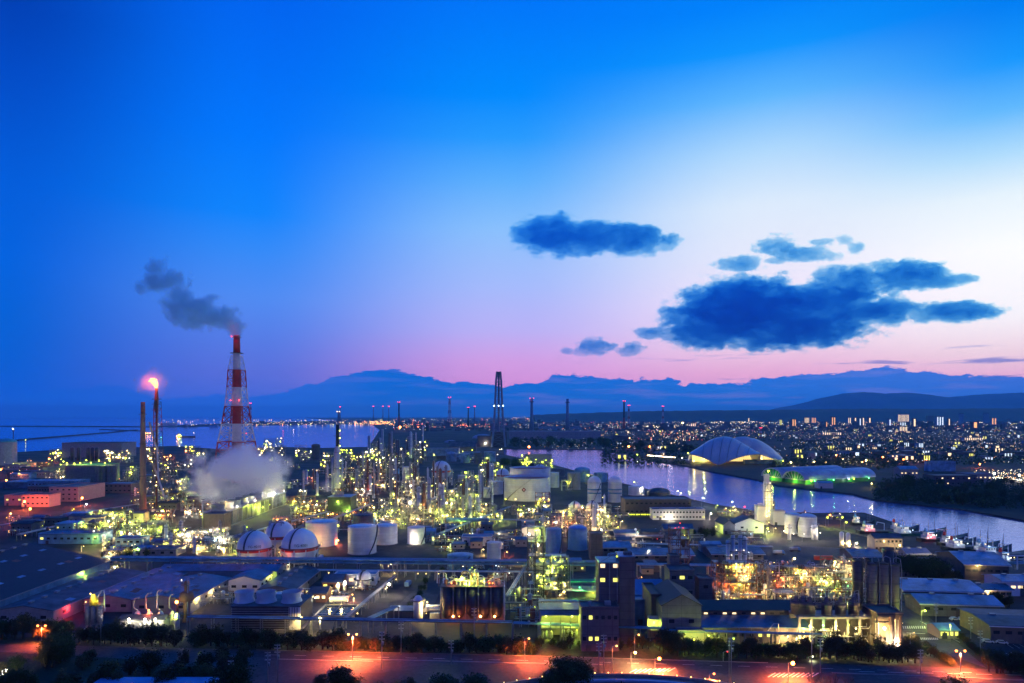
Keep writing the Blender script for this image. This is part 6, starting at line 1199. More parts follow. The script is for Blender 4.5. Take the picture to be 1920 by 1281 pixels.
# clusters of lamp-covered frames at mid distance
def cluster(px0, px1, py0, py1, n, lab, lc, m=STEEL, h=(8, 20), seed=0, nl=(5, 11), wts=7500, every=2, b=.45, group=None):
    rg = random.Random(seed)
    for i in range(n):
        px, py = rg.uniform(px0, px1), rg.uniform(py0, py1); x, y = at(px, py); q = rg.random(); hh = rg.uniform(*h); nf = max(1, round(hh / 5)); s = max(1, y / 900)
        t = frame(x, y, rg.uniform(6, 15) * s, rg.uniform(6, 10) * s, nf, hh / nf, lab, m=rg.choice((m, GSTEEL, STEEL)), nl=rg.randint(*nl), seed=seed * 100 + i, w=wts, nw=1 if i % every == 0 else 0, lc=lc, bulb=b * s, nx=2, ny=1, fill=.8, group=group or lab, deck=False)
def columns(px0, px1, py0, py1, n, lab, lc, h=(22, 48), seed=0, mats=(SILVER, SILVER, RUST, GSTEEL, CREAM), r=(.8, 2.2), lights=4, wts=5200, every=3, ):
    rg = random.Random(seed)
    for i in range(n):
        x, y = at(rg.uniform(px0, px1), rg.uniform(py0, py1)); column(x, y, rg.uniform(*r), rg.uniform(*h), lab, rg.choice(mats), rg.randint(2, 6), rg.choice(lc), group=lab, seed=seed * 100 + i, lights=lights, w=wts if i % every == 0 else 0)
LW, LWW = ('lime', 'warm', 'warm', 'lime', 'white'), ('warm', 'white', 'warm', 'amber', 'lime')
cluster(540, 700, 930, 985, 14, 'low lamp-studded process frame between the two cooling towers and the near tanks', LWW, RUST, (7, 14), 101)
cluster(640, 760, 880, 930, 16, 'process frame with pinkish lamps in the rear left of the refinery block', LWW, RUST, (10, 26), 102)
cluster(700, 900, 930, 985, 30, 'crowded lime-lit process frame in the front of the refinery block', LW, GSTEEL, (8, 20), 103, nl=(6, 14), wts=5000, every=1)
cluster(760, 930, 885, 930, 16, 'process frame with lime lamps in the middle of the refinery block', LW, GSTEEL, (10, 24), 104)
cluster(690, 800, 845, 882, 26, 'dark far process frame sprinkled with small lamps toward the sea', ('lime', 'white', 'warm', 'lime'), STEEL, (16, 36), 105, every=4, b=.5)
cluster(870, 945, 862, 910, 10, 'lime-dotted frame left of the tank with the emblem', ('lime',), STEEL, (8, 18), 106, every=1, b=.55)
cluster(976, 1030, 868, 880, 7, 'lime-dotted frame behind the tank with the emblem', ('lime',), STEEL, (8, 18), 107, nl=(10, 18), every=1, b=.6)
cluster(200, 235, 848, 868, 6, 'warm-dotted frame beside the very large pale warehouse', LWW, STEEL, (12, 26), 108, nl=(14, 22), every=1, b=.7)
cluster(98, 130, 850, 868, 4, 'white-dotted frame left of the very large pale warehouse', ('white', 'warm', 'lime'), STEEL, (10, 20), 109, nl=(8, 12), b=.7)
cluster(90, 125, 895, 908, 4, 'lime-white dotted frame left of the large dark grey hall', ('lime', 'white', 'warm'), STEEL, (10, 18), 110, nl=(8, 14), b=.5)
cluster(216, 250, 890, 915, 5, 'lime-dotted frame between grey silos and brown stack', ('lime', 'warm'), STEEL, (12, 22), 111, nl=(6, 10))
cluster(250, 380, 850, 885, 16, 'distant dark frame with scattered pale lamps behind the flare', ('white', 'warm', 'amber', 'lime'), STEEL, (10, 24), 112, every=4, b=.6)
cluster(300, 400, 890, 990, 18, 'low frame with scattered lamps right of the flare', ('warm', 'white', 'lime', 'amber'), RUST, (6, 14), 113)
cluster(480, 570, 835, 872, 10, 'dark frame with clustered lamps behind the steam', ('lime', 'white', 'warm'), STEEL, (12, 28), 114, b=.6)
cluster(575, 700, 848, 880, 18, 'low distant frame with many pale lamps before the bay', ('white', 'lime', 'warm', 'lime'), STEEL, (8, 18), 115, every=3, b=.6, nl=(8, 16))
cluster(140, 300, 985, 1020, 12, 'low lime-lit frame among the pipes on the left', ('lime', 'warm', 'white'), GSTEEL, (5, 10), 116, every=1)
cluster(300, 470, 1005, 1042, 12, 'low green-lit frame among grey vessels left of the near gas spheres', ('lime', 'lime', 'warm', 'white'), GSTEEL, (4, 9), 117, every=1)
cluster(900, 1170, 958, 990, 14, 'low lime-lit frame around the two small dim spheres', LW, GSTEEL, (5, 11), 118, every=1)
cluster(985, 1120, 900, 950, 6, 'slim frame with amber lamps between tank with emblem and striped tanks', ('amber', 'lime', 'warm'), RUST, (8, 18), 119)
cluster(1040, 1140, 990, 1010, 6, 'pink-white lit frame above the two blue tanks', ('warm', 'white', 'amber'), CREAM, (8, 16), 120, every=1)
cluster(520, 580, 985, 1000, 3, 'frame with warm glowing vessels left of the large white tank', ('amber', 'warm'), GSTEEL, (6, 10), 121, every=1)
columns(640, 760, 880, 935, 22, 'reddish-lit slim process column in the rear left of the refinery block', LWW, (20, 42), 201, (RUST, GSTEEL, CREAM, SILVER))
columns(740, 930, 900, 962, 34, 'silvery process column in the tight centre of the refinery block', LW, (20, 44), 202, lights=4)
columns(820, 905, 955, 975, 9, 'column glowing yellow-green at the front right of the refinery block', ('lime',), (18, 34), 203, (SILVER, CREAM), (1.2, 2.4), 3, 3500, 1)
columns(690, 800, 838, 872, 20, 'dark slender column in the far cluster before the bay', ('white', 'lime'), (35, 70), 204, (GSTEEL, STEEL, SILVER), (1.5, 3.2), 3)
columns(560, 640, 900, 940, 8, 'slim column left of the dark-topped stack', LWW, (18, 34), 205, (RUST, GSTEEL, SILVER))
columns(310, 470, 1010, 1040, 9, 'short column glowing lime left of the near gas spheres', ('lime',), (8, 15), 206, (SILVER, GSTEEL), (.9, 1.5), 2, 1500, 2)
columns(900, 975, 955, 985, 6, 'short pale-green lit column below the tank with the emblem', ('lime',), (8, 14), 207, (CREAM, SILVER), (1.2, 2.6), 2, 2200, 2)
x, y = at(1114, 1004); column(x, y, 2.0, 26, 'white column glowing warm, tallest thing above the right blue tank', WHITE, 3, 'warm', None, 7, 3, w=7000)
x, y = at(1133, 968); column(x, y, 1.0, 20, 'slim white column with a glaring warm lamp right of the two small dim spheres', WHITE, 2, 'warm', None, 8, 2, w=7000)
cluster(1395, 1612, 1088, 1122, 10, 'gold-dotted low frame in the gold-lit process area', ('warm', 'warm', 'amber', 'white', 'lime'), RUST, (8, 13), 122, nl=(8, 14), every=1, b=.34)
columns(1400, 1620, 1085, 1118, 16, 'short silvery column in the gold-lit process area', ('warm', 'amber', 'white'), (9, 16), 208, (SILVER, CREAM, RUST, GSTEEL), (.6, 1.3), 3, 1200, 3)
columns(1000, 1110, 985, 1012, 8, 'short warm-lit column above the blue tanks', ('warm', 'amber'), (10, 18), 209, (CREAM, SILVER), (.8, 1.5), 3, 2500, 2)
# dark-topped stack
Y = 833.0; t = thing('black_topped_stack', 'tall stack with a black upper half and silver foot, lamps up its right side', 'stack', (PX(633, Y), Y, 0)); z1, z2 = PZ(796, Y), PZ(837, Y)
MB().lathe(0, 0, [(2.2, z2), (2.1, z1), (1.7, z1), (1.7, z1 - 1)], 18, cap=False).build('upper_shaft', BLACK, t); MB().lathe(-.6, 0, [(4.0, 0), (3.8, z2 - 6), (2.3, z2)], 18, cap=False).build('lower_shaft', SILVER, t)
for dx in (-6.6, 5.4): MB().cyl(dx, 1, 0, z2 - 14, 1.3, n=12).build('side_vessel', SILVER, t)
for k in range(8): lamp(t, 2.9, -.8, 12 + k * 9.2, 'lime', .6)
for k in range(3): MB().lathe(0, 0, [(2.2, 30 + k * 20), (5, 30 + k * 20), (5, 30.3 + k * 20), (2.2, 30.3 + k * 20)], 14, cap=False).build('platform', STEEL, t)
# mid-field tanks and spheres
x, y = at(988, 941); Y = y; tk = tank(x, y + 26, 25.6, PZ(899, y), 'huge white open-topped tank bearing a red and black diamond emblem', WHITE, RED, 'open', ribs=1, n=64)
em = thing if 0 else None
for (pts, m_, dz) in (([(0, 2.6), (2.6, 0), (0, -2.6), (-2.6, 0)], BLACK, 0), ([(0, 1.7), (1.7, 0), (0, -1.7), (-1.7, 0)], RED, .06), ([(0, .9), (.9, 0), (0, -.9), (-.9, 0)], WHITE, .12)):
    z = 13; xx = -3.4; yy = -25.6 - .12 - dz; MB().add([(xx + a, yy, z + c) for a, c in pts] + [(xx + a, yy + .35, z + c) for a, c in pts], [(3, 2, 1, 0), (4, 5, 6, 7)] + [(i, (i + 1) % 4, (i + 1) % 4 + 4, i + 4) for i in range(4)]).build('emblem', m_, tk)
text_part(tk, 'TANK', 1.1, (-3.4, -25.5, 9.4), BLACK) if 0 else None
for px, c, w in ((964, 'warm', 4500), (1010, 'lime', 2200), (1026, 'warm', 3500), (945, 'lime', 1000)): lx, ly = at(px, 946); pole_lamp(lx, ly - 3, 6, c, {964: 'warm lamp at the foot of the tank with the emblem, left of its stair', 1010: 'lime lamp at the foot of the tank with the emblem, right part', 1026: 'warm lamp at the right foot of the tank with the emblem', 945: 'lime lamp at the left foot of the tank with the emblem'}[px], w, .5, name='yard_lamp', cat='yard lamp')
x, y = at(996, 932); tank(x, y + 46, 25, PZ(888, y) + 3, 'second huge white open-topped tank half hidden behind the one with the emblem', WHITE, RED, 'open', n=56)
for i, (px, pb_, r_, zc, bd) in enumerate([(943, 915, 8.6, 17, RED), (978, 908, 8.4, 17, None), (1012, 908, 9.8, 17.5, None), (1078, 967, 5.6, 8, None), (1111, 969, 6.2, 8.4, None)]):
    x, y = at(px, pb_); sphere_tank(x, y, r_, zc, ['white sphere with a red band at the left of the hidden huge tank', 'bluish sphere peeping over the hidden huge tank, left', 'bluish sphere peeping over the hidden huge tank, right', 'small dim sphere lit lime below, left of two', 'small dim sphere lit lime and amber below, right of two'][i], bd, None, nl=8)
for px, c in ((1082, 'lime'), (1092, 'warm'), (1110, 'amber'), (1066, 'lime')): lx, ly = at(px, 973); pole_lamp(lx, ly - 3, 4.5, c, {1082: 'lime lamp below the left small dim sphere', 1092: 'warm lamp between the two small dim spheres', 1110: 'amber lamp below the right small dim sphere', 1066: 'lime lamp left of the two small dim spheres'}[px], 6500, .5, name='yard_lamp', cat='yard lamp')
for i, (px, hw_) in enumerate(((1116, 13), (1155, 13))):
    x, y = at(px, 943); r_ = hw_ * y / F; tk = tank(x, y + r_, r_, PZ(907, y), ['white round-headed tank, left one of the tall pair at the canal', 'white round-headed tank, right one of the tall pair at the canal'][i], WHITE, WHITE, 'ball', ribs=2, name='round_headed_tank')
    for z in (PZ(918, y), PZ(925, y)): MB().lathe(0, 0, [(r_ + .25, z - 1), (r_ + .3, z - 1), (r_ + .3, z + .6), (r_ + .25, z + .6)], 30, cap=False).build('blue_band', LROOF, tk)
for i, (px, w_, pb_, pt_, rf, m_, lab) in enumerate([(1077, 25, 919, 888, 'cone', CREAM, 'cream tank with a warm lamp left of the tall round-headed pair'), (1038, 22, 915, 887, 'cone', WHITE, 'white tank just right of the hidden huge tank'), (1047, 26, 895, 880, 'cone', GREYW, 'grey cone-roofed tank near the canal left end'), (1093, 30, 905, 883, 'dome', LROOF, 'wide blue dome-roofed tank behind the cream one'), (1128, 26, 905, 888, 'cone', LROOF, 'blue tank behind the tall round-headed pair'),
        (930, 26, 928, 904, 'cone', WHITE, 'pale blue-lit tank left of the tank with the emblem'), (912, 14, 934, 916, 'cone', WHITE, 'small white tank lowest left of the tank with the emblem'), (1196, 30, 930, 914, 'cone', WHITE, 'low wide white tank right of the tall round-headed pair'), (918, 22, 866, 848, 'cone', LROOF, 'pale blue tank, rightmost of the far left tank group'), (872, 18, 868, 851, 'cone', LROOF, 'pale blue tank in the middle of the far tank group'), (845, 20, 866, 852, 'dome', LROOF, 'small round blue tank left in the far tank group'), (896, 14, 870, 850, 'cone', GREYW, 'grey tank within the far tank group'),
        (742, 12, 890, 880, 'cone', BLUET, 'small blue tank in the rear of the refinery block'), (866, 16, 905, 892, 'cone', WHITE, 'small white tank right of the pink-banded round tank'), (590, 16, 863, 836, 'dome', GREYW, 'grey domed vessel on the shore of the bay'), (1240, 44, 934, 926, 'dome', GROOF, 'low dark domed tank beyond the wide dark hall')]):
    x, y = at(px, pb_); r_ = w_ / 2 * y / F; tank(x, y + r_, r_, PZ(pt_, y), lab, m_, LROOF if m_ is WHITE else m_, rf, n=30)
x, y = at(826, 906); sphere_tank(x, y + 10, 13.5, 17, 'big pink-white sphere with a broad red band inside the refinery block', RED, None)
x, y = at(762, 905); tank(x, y, 6, 22, 'narrow white tank with a red foot in the refinery block', WHITE, WHITE, 'cone', n=22)
# pole lamps over open plant areas: each names its area
def area(px0, px1, py0, py1, n, c, lab, h=7, w=2500, r=.5, seed=0, every=1):
    rg = random.Random(seed)
    for i in range(n):
        x, y = at(rg.uniform(px0, px1), rg.uniform(py0, py1)); pole_lamp(x, y, h * rg.uniform(.7, 1.2), rg.choice(c), lab, w if i % every == 0 else 0, r * .72 * max(1, y / 1000) * rg.uniform(.7, 1.2), group=lab, name='yard_lamp', cat='yard lamp')
area(130, 300, 965, 1000, 14, ('lime',), 'lime yard lamp among the slanting pipes on the left', 6, 5500, .62, 1)
area(180, 215, 958, 975, 5, ('lime',), 'blazing lime lamp below the brown stack', 6, 9000, .75, 2)
area(150, 330, 1018, 1040, 9, ('lime', 'lime', 'warm'), 'lamp in the low yard behind the long pipe rack on the left', 5, 4500, .42, 3)
area(0, 120, 868, 900, 20, ('orange', 'warm', 'lime', 'amber'), 'lamp in the left tank farm near the sea', 8, 7000, .6, 4, 2)
area(230, 380, 925, 1000, 22, ('warm', 'lime', 'white', 'amber'), 'yard lamp between the flare and the long cooling tower', 6, 3500, .5, 5, 2)
area(440, 640, 1000, 1040, 10, ('amber', 'warm', 'lime'), 'lamp between near gas spheres and the long cooling tower', 5, 3500, .4, 6)
area(540, 700, 940, 1000, 18, ('lime', 'warm', 'lime'), 'lamp on the ground right of the long cooling tower', 5, 4500, .6, 7, 2)
area(700, 930, 960, 992, 16, ('lime', 'warm'), 'lamp along the front edge of the refinery block', 5, 4500, .45, 8, 2)
area(960, 1180, 975, 1000, 8, ('lime', 'warm', 'amber'), 'lamp in the low yard above the blue tanks', 5, 4500, .45, 9)
area(1330, 1470, 985, 1012, 9, ('lime', 'warm', 'white'), 'lamp around the foot of the white floodlit tower', 5, 5500, .45, 10)
area(1340, 1380, 958, 970, 6, ('lime', 'warm'), 'lime lamp on the bank left of the white gabled hall', 5, 4500, .5, 11)
area(800, 940, 835, 862, 12, ('lime', 'white', 'warm'), 'lamp on the land spit beneath the triple lattice tower', 8, 6000, .6, 12, 3)
area(1600, 1760, 1180, 1215, 3, ('warm',), 'warm lamp at the plant gate near the side road', 5, 2500, .3, 13)
# small buildings and huts filling the plant
def huts(px0, px1, py0, py1, n, lab, seed, w=(8, 20), h=(4, 8), mats=((PALEW, BROOF), (CREAM, GROOF), (GREYW, GROOF), (LROOF, LROOF), (PURPW, DROOF))):
    rg = random.Random(seed)
    for i in range(n):
        x, y = at(rg.uniform(px0, px1), rg.uniform(py0, py1)); a, r_ = rg.choice(mats); ww = rg.uniform(*w) / 2; hh = rg.uniform(*h); dd = rg.uniform(6, 16)
        t = thing('plant_hut', lab, 'hut', (x, y, 0), 0, lab); MB().box(-ww, ww, 0, dd, 0, hh).build('wall', a, t)
        (MB().gable(-ww, ww, 0, dd, hh, hh + 1.5, 'x', .5) if rg.random() < .5 else MB().box(-ww - .4, ww + .4, -.4, dd + .4, hh, hh + .4)).build('roof', r_, t)
        for k in range(max(1, int(ww / 2))): window(t, -ww + (k + .5) * 2 * ww / max(1, int(ww / 2)), -.04, hh * .55, 1.2, 1.1, 'y' if rg.random() < .12 else 'd')
huts(0, 300, 968, 1005, 16, 'small hut in the pipe field on the left', 301)
huts(190, 470, 1018, 1040, 12, 'small hut just behind the long pipe rack on the left', 302, (5, 12), (3, 5))
huts(560, 720, 985, 1000, 6, 'small hut behind the white tanks', 303, (5, 10), (3, 6))
huts(780, 980, 992, 1030, 12, 'small hut in the yard right of the white tanks', 304, (6, 14), (3, 5))
huts(1130, 1350, 1005, 1045, 10, 'small hut in the dim yard before the canal office', 305, (6, 16), (3, 6))
huts(930, 1120, 960, 990, 8, 'small hut under the tank with the emblem', 306, (6, 12), (3, 6))
huts(230, 400, 900, 960, 14, 'small hut behind the flare', 307)
huts(440, 620, 1096, 1112, 3, 'small hut on the plant road near the centre', 308, (5, 9), (3, 4)) if 0 else None
huts(960, 1110, 1064, 1076, 4, 'small low hut behind the green and gold block', 309, (6, 12), (3, 4))
huts(1195, 1250, 1070, 1085, 2, 'small low hut behind the corrugated blue roof', 310, (6, 12), (3, 4))
huts(1650, 1760, 1066, 1090, 6, 'small dark-roofed shed among trees near the quay', 311, (8, 14), (3, 5))
huts(0, 100, 870, 905, 8, 'low hall in the left tank farm', 312, (20, 40), (6, 10))
huts(800, 935, 840, 862, 8, 'low hall on the land spit beneath the triple lattice tower', 313, (24, 50), (6, 12))
# ------------------------------------------------------------------ far side: dome arena, halls, tall far stacks, town, sea
def shell(t, name, m, P, nu=26, nv=14, th=1.2):
    b = MB(); vs = []
    for i in range(nu + 1):
        for j in range(nv + 1): vs.append(P(i / nu, j / nv))
    o = [(x, y, z - th) for x, y, z in vs]; fs = []; k = nv + 1; n = len(vs)
    for i in range(nu):
        for j in range(nv): a = i * k + j; fs.append((a, a + k, a + k + 1, a + 1)); fs.append((n + a + 1, n + a + k + 1, n + a + k, n + a))
    for i in range(nu): a = i * k; fs += [(a, a + n, a + k + n, a + k), (a + nv, a + nv + k, a + nv + k + n, a + nv + n)]
    for j in range(nv): fs += [(j, j + 1, j + 1 + n, j + n), (nu * k + j, nu * k + j + n, nu * k + j + 1 + n, nu * k + j + 1)]
    b.add(vs + o, fs, True); return b.build(name, m, t)
Yd = 1340.0; k_ = Yd / F; DM = mat('blue grey metal shell', (.42, .50, .55), .35, .1, var=.08, scale=.03)
t = thing('arena_dome', 'large arena with overlapping shell roofs and golden light under its edges, beyond the canal', 'arena', (PX(1385, Yd), Yd, 0))
def cur(pts, u):
    f = u * (len(pts) - 1); i = min(int(f), len(pts) - 2); f -= i; p = [pts[max(i - 1, 0)], pts[i], pts[i + 1], pts[min(i + 2, len(pts) - 1)]]
    return [0.5 * (2 * p[1][k] + (p[2][k] - p[0][k]) * f + (2 * p[0][k] - 5 * p[1][k] + 4 * p[2][k] - p[3][k]) * f * f + (3 * p[1][k] - p[0][k] - 3 * p[2][k] + p[3][k]) * f ** 3) for k in (0, 1)]
def drape(front, crest, Yf, Yk, Yb):       # a shell hung from its crest line down to its arched front edge
    def w3(q, Y): return Vector((PX(q[0], Y) - PX(1385, Yd), Y - Yd, PZ(q[1], Y)))
    def P(u, v):
        e_ = math.sin(math.pi * u) ** .6 if 0 < u < 1 else 0; a = w3(cur(front, u), Yf + (Yk - Yf) * .5 * (1 - e_)); c = w3(cur(crest, u), Yf + (Yk - Yf) * (.5 + .5 * e_))
        if v <= .6: s = v / .6; g = math.sin(math.pi / 2 * s) ** .85; return (a.x + (c.x - a.x) * s, a.y + (c.y - a.y) * s, a.z + (c.z - a.z) * g)
        s = (v - .6) / .4; return (c.x, c.y + (Yb - Yk) * s * e_, c.z + (8 - c.z) * (1 - math.cos(math.pi / 2 * s)))
    return P
shell(t, 'front_shell', DM, drape([(1292, 851), (1310, 855), (1328, 862), (1346, 871), (1364, 865), (1386, 857), (1410, 852), (1426, 851)], [(1292, 850), (1312, 838), (1335, 824), (1357, 818.5), (1376, 822), (1396, 833), (1413, 843), (1426, 850)], 1292, 1335, 1420), 40, 20)
shell(t, 'middle_shell', DM, drape([(1370, 846), (1392, 853), (1412, 852), (1432, 851)], [(1366, 824), (1388, 819), (1408, 822), (1432, 846)], 1340, 1368, 1440)); shell(t, 'right_shell', DM, drape([(1396, 853), (1424, 852), (1450, 860), (1475, 867)], [(1394, 824), (1414, 822), (1444, 838), (1475, 866)], 1330, 1380, 1440))
LAT = emit('golden interior glow', (1.0, .68, .2), 1.5)
MB().box(-88, -48, 10, 12, 0, 17).build('glazed_wall', LAT, t); MB().box(-28, 82, 16, 18, 0, 17).build('glazed_wall', LAT, t)
for i in range(11): MB().beam((-82 + i * 3.8, 9.4, 0), (-80 + i * 3.8, 9.4, 17), .5).build('mullion', GSTEEL, t)
for i in range(26): MB().beam((-28 + i * 4.2, 15, 0), (-26 + i * 4.2, 15, 17), .5).build('mullion', GSTEEL, t)
for w_ in range(6):
    q = [drape([(1292, 851), (1310, 855), (1328, 862), (1346, 871), (1364, 865), (1386, 857), (1410, 852), (1426, 851)], [(1292, 850), (1312, 838), (1335, 824), (1357, 818.5), (1376, 822), (1396, 833), (1413, 843), (1426, 850)], 1292, 1335, 1420)(.2 + w_ * .12, v / 10) for v in range(11)]
    MB().tube([(a, b_ - .4, c + .3) for a, b_, c in q], .45, 5).build('rib', GSTEEL, t)
MB().tube([(a, b_ - .5, c + .4) for a, b_, c in [drape([(1396, 853), (1424, 852), (1450, 860), (1475, 867)], [(1394, 824), (1414, 822), (1444, 838), (1475, 866)], 1330, 1380, 1440)(.12, v / 10) for v in range(11)]], .9, 6).build('seam', STEEL, t)
MB().box(-92, 92, 6, 80, 0, 4).build('podium', CONC, t); MB().box(10, 86, -6, 6, 0, 8).build('terrace', BROOF, t)
for dx, c in ((-90, 'warm'), (-70, 'lime'), (-40, 'amber'), (84, 'lime')): lampl(t, dx, -8, 6, c, 1.0, 7000)
glow(t, 50, 10, 8, 'warm', 14000); glow(t, -66, 4, 8, 'warm', 9000)
# twin vaulted hall with green walls
x, y = at(1509, 909); t = thing('vaulted_hall', 'twin barrel-vaulted hall with glowing green walls and a pale blue roof, right of the arena', 'hall', (x, y, 0), math.radians(24))
DG = mat('dark green glass wall', (.02, .22, .05), .4)
for dy, L0, L1, hh in ((0, 0, 140, 18), (40.5, 0, 128, 19)):
    n = 18; prof = [(-20 * math.cos(math.pi * i / n), 6 + (hh - 6) * math.sin(math.pi * i / n)) for i in range(n + 1)]; m_ = n + 1
    vs = [(L0, dy + 20 + p, z) for p, z in prof] + [(L1, dy + 20 + p, z) for p, z in prof]
    MB().add(vs + [(x_, y_, z_ - .5) for x_, y_, z_ in vs], [(i, i + 1, m_ + i + 1, m_ + i) for i in range(n)] + [(2 * m_ + i + 1, 2 * m_ + i, 3 * m_ + i, 3 * m_ + i + 1) for i in range(n)] + [(i, 2 * m_ + i, 2 * m_ + i + 1, i + 1) for i in range(n)], True).build('vault', PBLUE, t)
    MB().box(L0 + 1, L1 - 1, dy + .6, dy + 1.0, 0, 6).build('side_wall', DG, t)
    e_ = [(L0 + 4, dy + 20 + p * .96, z * .96) for p, z in prof] + [(L0 + 4, dy + 39, 0), (L0 + 4, dy + 1, 0)]
    e2 = [(a + .6, b_, c) for a, b_, c in e_]; q = len(e_); MB().add(e_ + e2, [tuple(range(q)), tuple(range(2 * q - 1, q - 1, -1))]).build('arched_end', GREEN, t)
    b = MB(); [b.beam((L0 + .3, dy + 20 + p0 * .97, z0 * .97), (L0 + .3, dy + 20 + p1 * .97, z1 * .97), 1.1) for (p0, z0), (p1, z1) in zip(prof, prof[1:])]; [b.beam((L0 + 3, dy + 20 + p * .97, z * .97), (L0 + 3, dy + 20 + p * .5, 5.5), .5) for p, z in prof[1:-1:2]]; b.build('arch_rib', WHITE, t); MB().box(L0 + 2.5, L0 + 3.2, dy + 2, dy + 38, 5.2, 5.8).build('transom', WHITE, t)
    glow(t, L0 + .2, dy + 20, 4, 'lime', 2400); glow(t, L0 - 5, dy + 12, 3, 'lime', 900)
for dx, c, w in ((8, 'lime', 2500), (14, 'green', 900), (50, 'green', 900), (80, 'cool', 1200), (90, 'lime', 1200), (120, 'green', 700)): lampl(t, dx, -4, 5, c, .8, w)
bldg(1535, 1562, 916, 906, 12, 'little white rounded shed in front of the vaulted hall', WHITE, LROOF, 'gx', ridge=2)
x, y = at(1632, 915); pole_lamp(x, y, 6, 'warm', 'warm lamp right of the vaulted hall at the forest edge', 6000, .7)
# triple lattice tower
Y = 2061.0; t = thing('lattice_tower', 'tall blue-grey tapering tower of three tubes in a lattice, centre of the horizon', 'tower', (PX(935, Y), Y, 0)); zt = PZ(697, Y); TB = mat('blue grey steel', (.22, .32, .40), .5)
for s in ((-1, -.5), (1, -.5), (0, .8)): MB().tube([(s[0] * 20, s[1] * 18, 0), (s[0] * 13, s[1] * 13, 80), (s[0] * 8, s[1] * 8, zt - 30), (s[0] * 5, s[1] * 5, zt)], 3.1, 12).build('tube', TB, t)
lattice(t, 0, 0, 0, zt - 34, 30, 11, 10, lambda z: TB, 1.3, k=4); lattice(t, 0, 0, zt - 34, zt - 4, 11, 7.5, 2, lambda z: TB, 1.2, k=4)
MB().lathe(0, 0, [(16, PZ(760, Y)), (17.5, PZ(760, Y)), (17.5, PZ(759, Y)), (16, PZ(759, Y))], 16).build('platform', TB, t)
for dx, py in ((-14, 761), (14, 761), (0, 761)): lamp(t, dx, -13, PZ(py, Y), 'cool', 1.3)
MB().box(-24, 24, -6, 24, 0, 45).build('base_block', DARKW, t)
# stacks on the skyline
def fstack(px, pt, pb_, w_, label, m_, light='red', foot=None, cat='chimney', lat=None, n2=2):
    Y = YD(pb_); r_ = w_ / 2 * Y / F; zt = PZ(pt, Y); t = thing('far_chimney', label, cat, (PX(px, Y), Y, 0))
    if lat: MB().cyl(0, 0, 0, zt, r_ * .3, n=8).build('shaft', m_, t); lattice(t, 0, 0, 0, zt * .95, r_ * 2.2, r_ * .8, 8, lambda z: RED if int(z / zt * 6) % 2 == 0 else WHITE, r_ * .28)
    else:
        MB().lathe(0, 0, [(r_ * 1.5, 0), (r_, zt * .45), (r_ * .8, zt)], 14).build('shaft', m_, t)
        if foot: MB().lathe(0, 0, [(r_ * 1.6, 0), (r_ * 1.12, zt * .42)], 14).build('foot', foot, t)
    MB().lathe(0, 0, [(r_ * .7, zt - r_ * 2), (r_ * 1.5, zt - r_ * 2), (r_ * 1.5, zt - r_ * 2.4), (r_ * .7, zt - r_ * 2.4)], 12, cap=False).build('platform', STEEL, t)
    if light: [lamp(t, s * r_ * 1.1, -r_, zt - (0 if s else zt * .4), light, max(1.3, 1.0 * Y / F * .55)) for s in (-1, 1)]
    return t
fstack(997, 747, 812, 6, 'blue-grey chimney right of the triple lattice tower', TB); fstack(1064, 748, 808, 6, 'blue-grey chimney, second right of the triple lattice tower', TB, None)
fstack(1170, 752, 806, 3.6, 'dark chimney with a red lower part, third right of the triple lattice tower', BLACK, 'red', RED); fstack(1179, 760, 800, 3, 'thin red mast close to the dark red-footed chimney', RED, 'red', cat='mast', lat=1)
fstack(748, 754, 800, 3.2, 'dark thin chimney with a red lattice foot left of the skyline centre', BLACK, 'red', RED); fstack(843, 745, 792, 4.4, 'small red and white banded chimney with a smoke trail on the skyline', WHITE, 'red', lat=1)
fstack(878, 764, 800, 2.6, 'dark thin chimney under the drifting far smoke', BLACK, 'red'); fstack(890, 762, 797, 2.2, 'thin chimney with a red lamp just left of the triple lattice tower', GSTEEL, 'red')
for px, lab in ((638, 'left one of the thin red-lamped stacks over the bay'), (700, 'first of three thin red-lamped stacks above the bright far harbour'), (718, 'second of three thin red-lamped stacks above the bright far harbour'), (729, 'third of three thin red-lamped stacks above the bright far harbour')): fstack(px, 762 if px != 638 else 763, 790, 1.6, lab, GSTEEL, 'red')
fstack(1243, 762, 798, 2.6, 'red lattice mast behind the town, right of the dark red-footed chimney', RED, 'red', cat='mast', lat=1); fstack(470, 756, 800, 2.6, 'small red and white lattice mast right of the striped chimney', WHITE, 'red', cat='mast', lat=1)
fstack(1426, 802, 822, 2.8, 'short red lattice mast just above the arena roof', RED, 'red', cat='mast', lat=1); fstack(1223, 772, 786, 1.8, 'small pale tower in the far town', WHITE, None, cat='tower')
fstack(635, 772, 792, 4, 'stout brown tower on the far shore of the bay', RUST, 'warm', cat='tower')
volume_thing('smoke_plume', 'thin pale smoke trail leaving the small banded chimney on the skyline', 'smoke', [pb(850, 752, 8, 4, 9000 * .95), pb(862, 758, 9, 4.5, 8550), pb(875, 763, 7, 3.5, 8550)], .002, .004, .9, .5, SC, .4, seed=3) if 0 else None
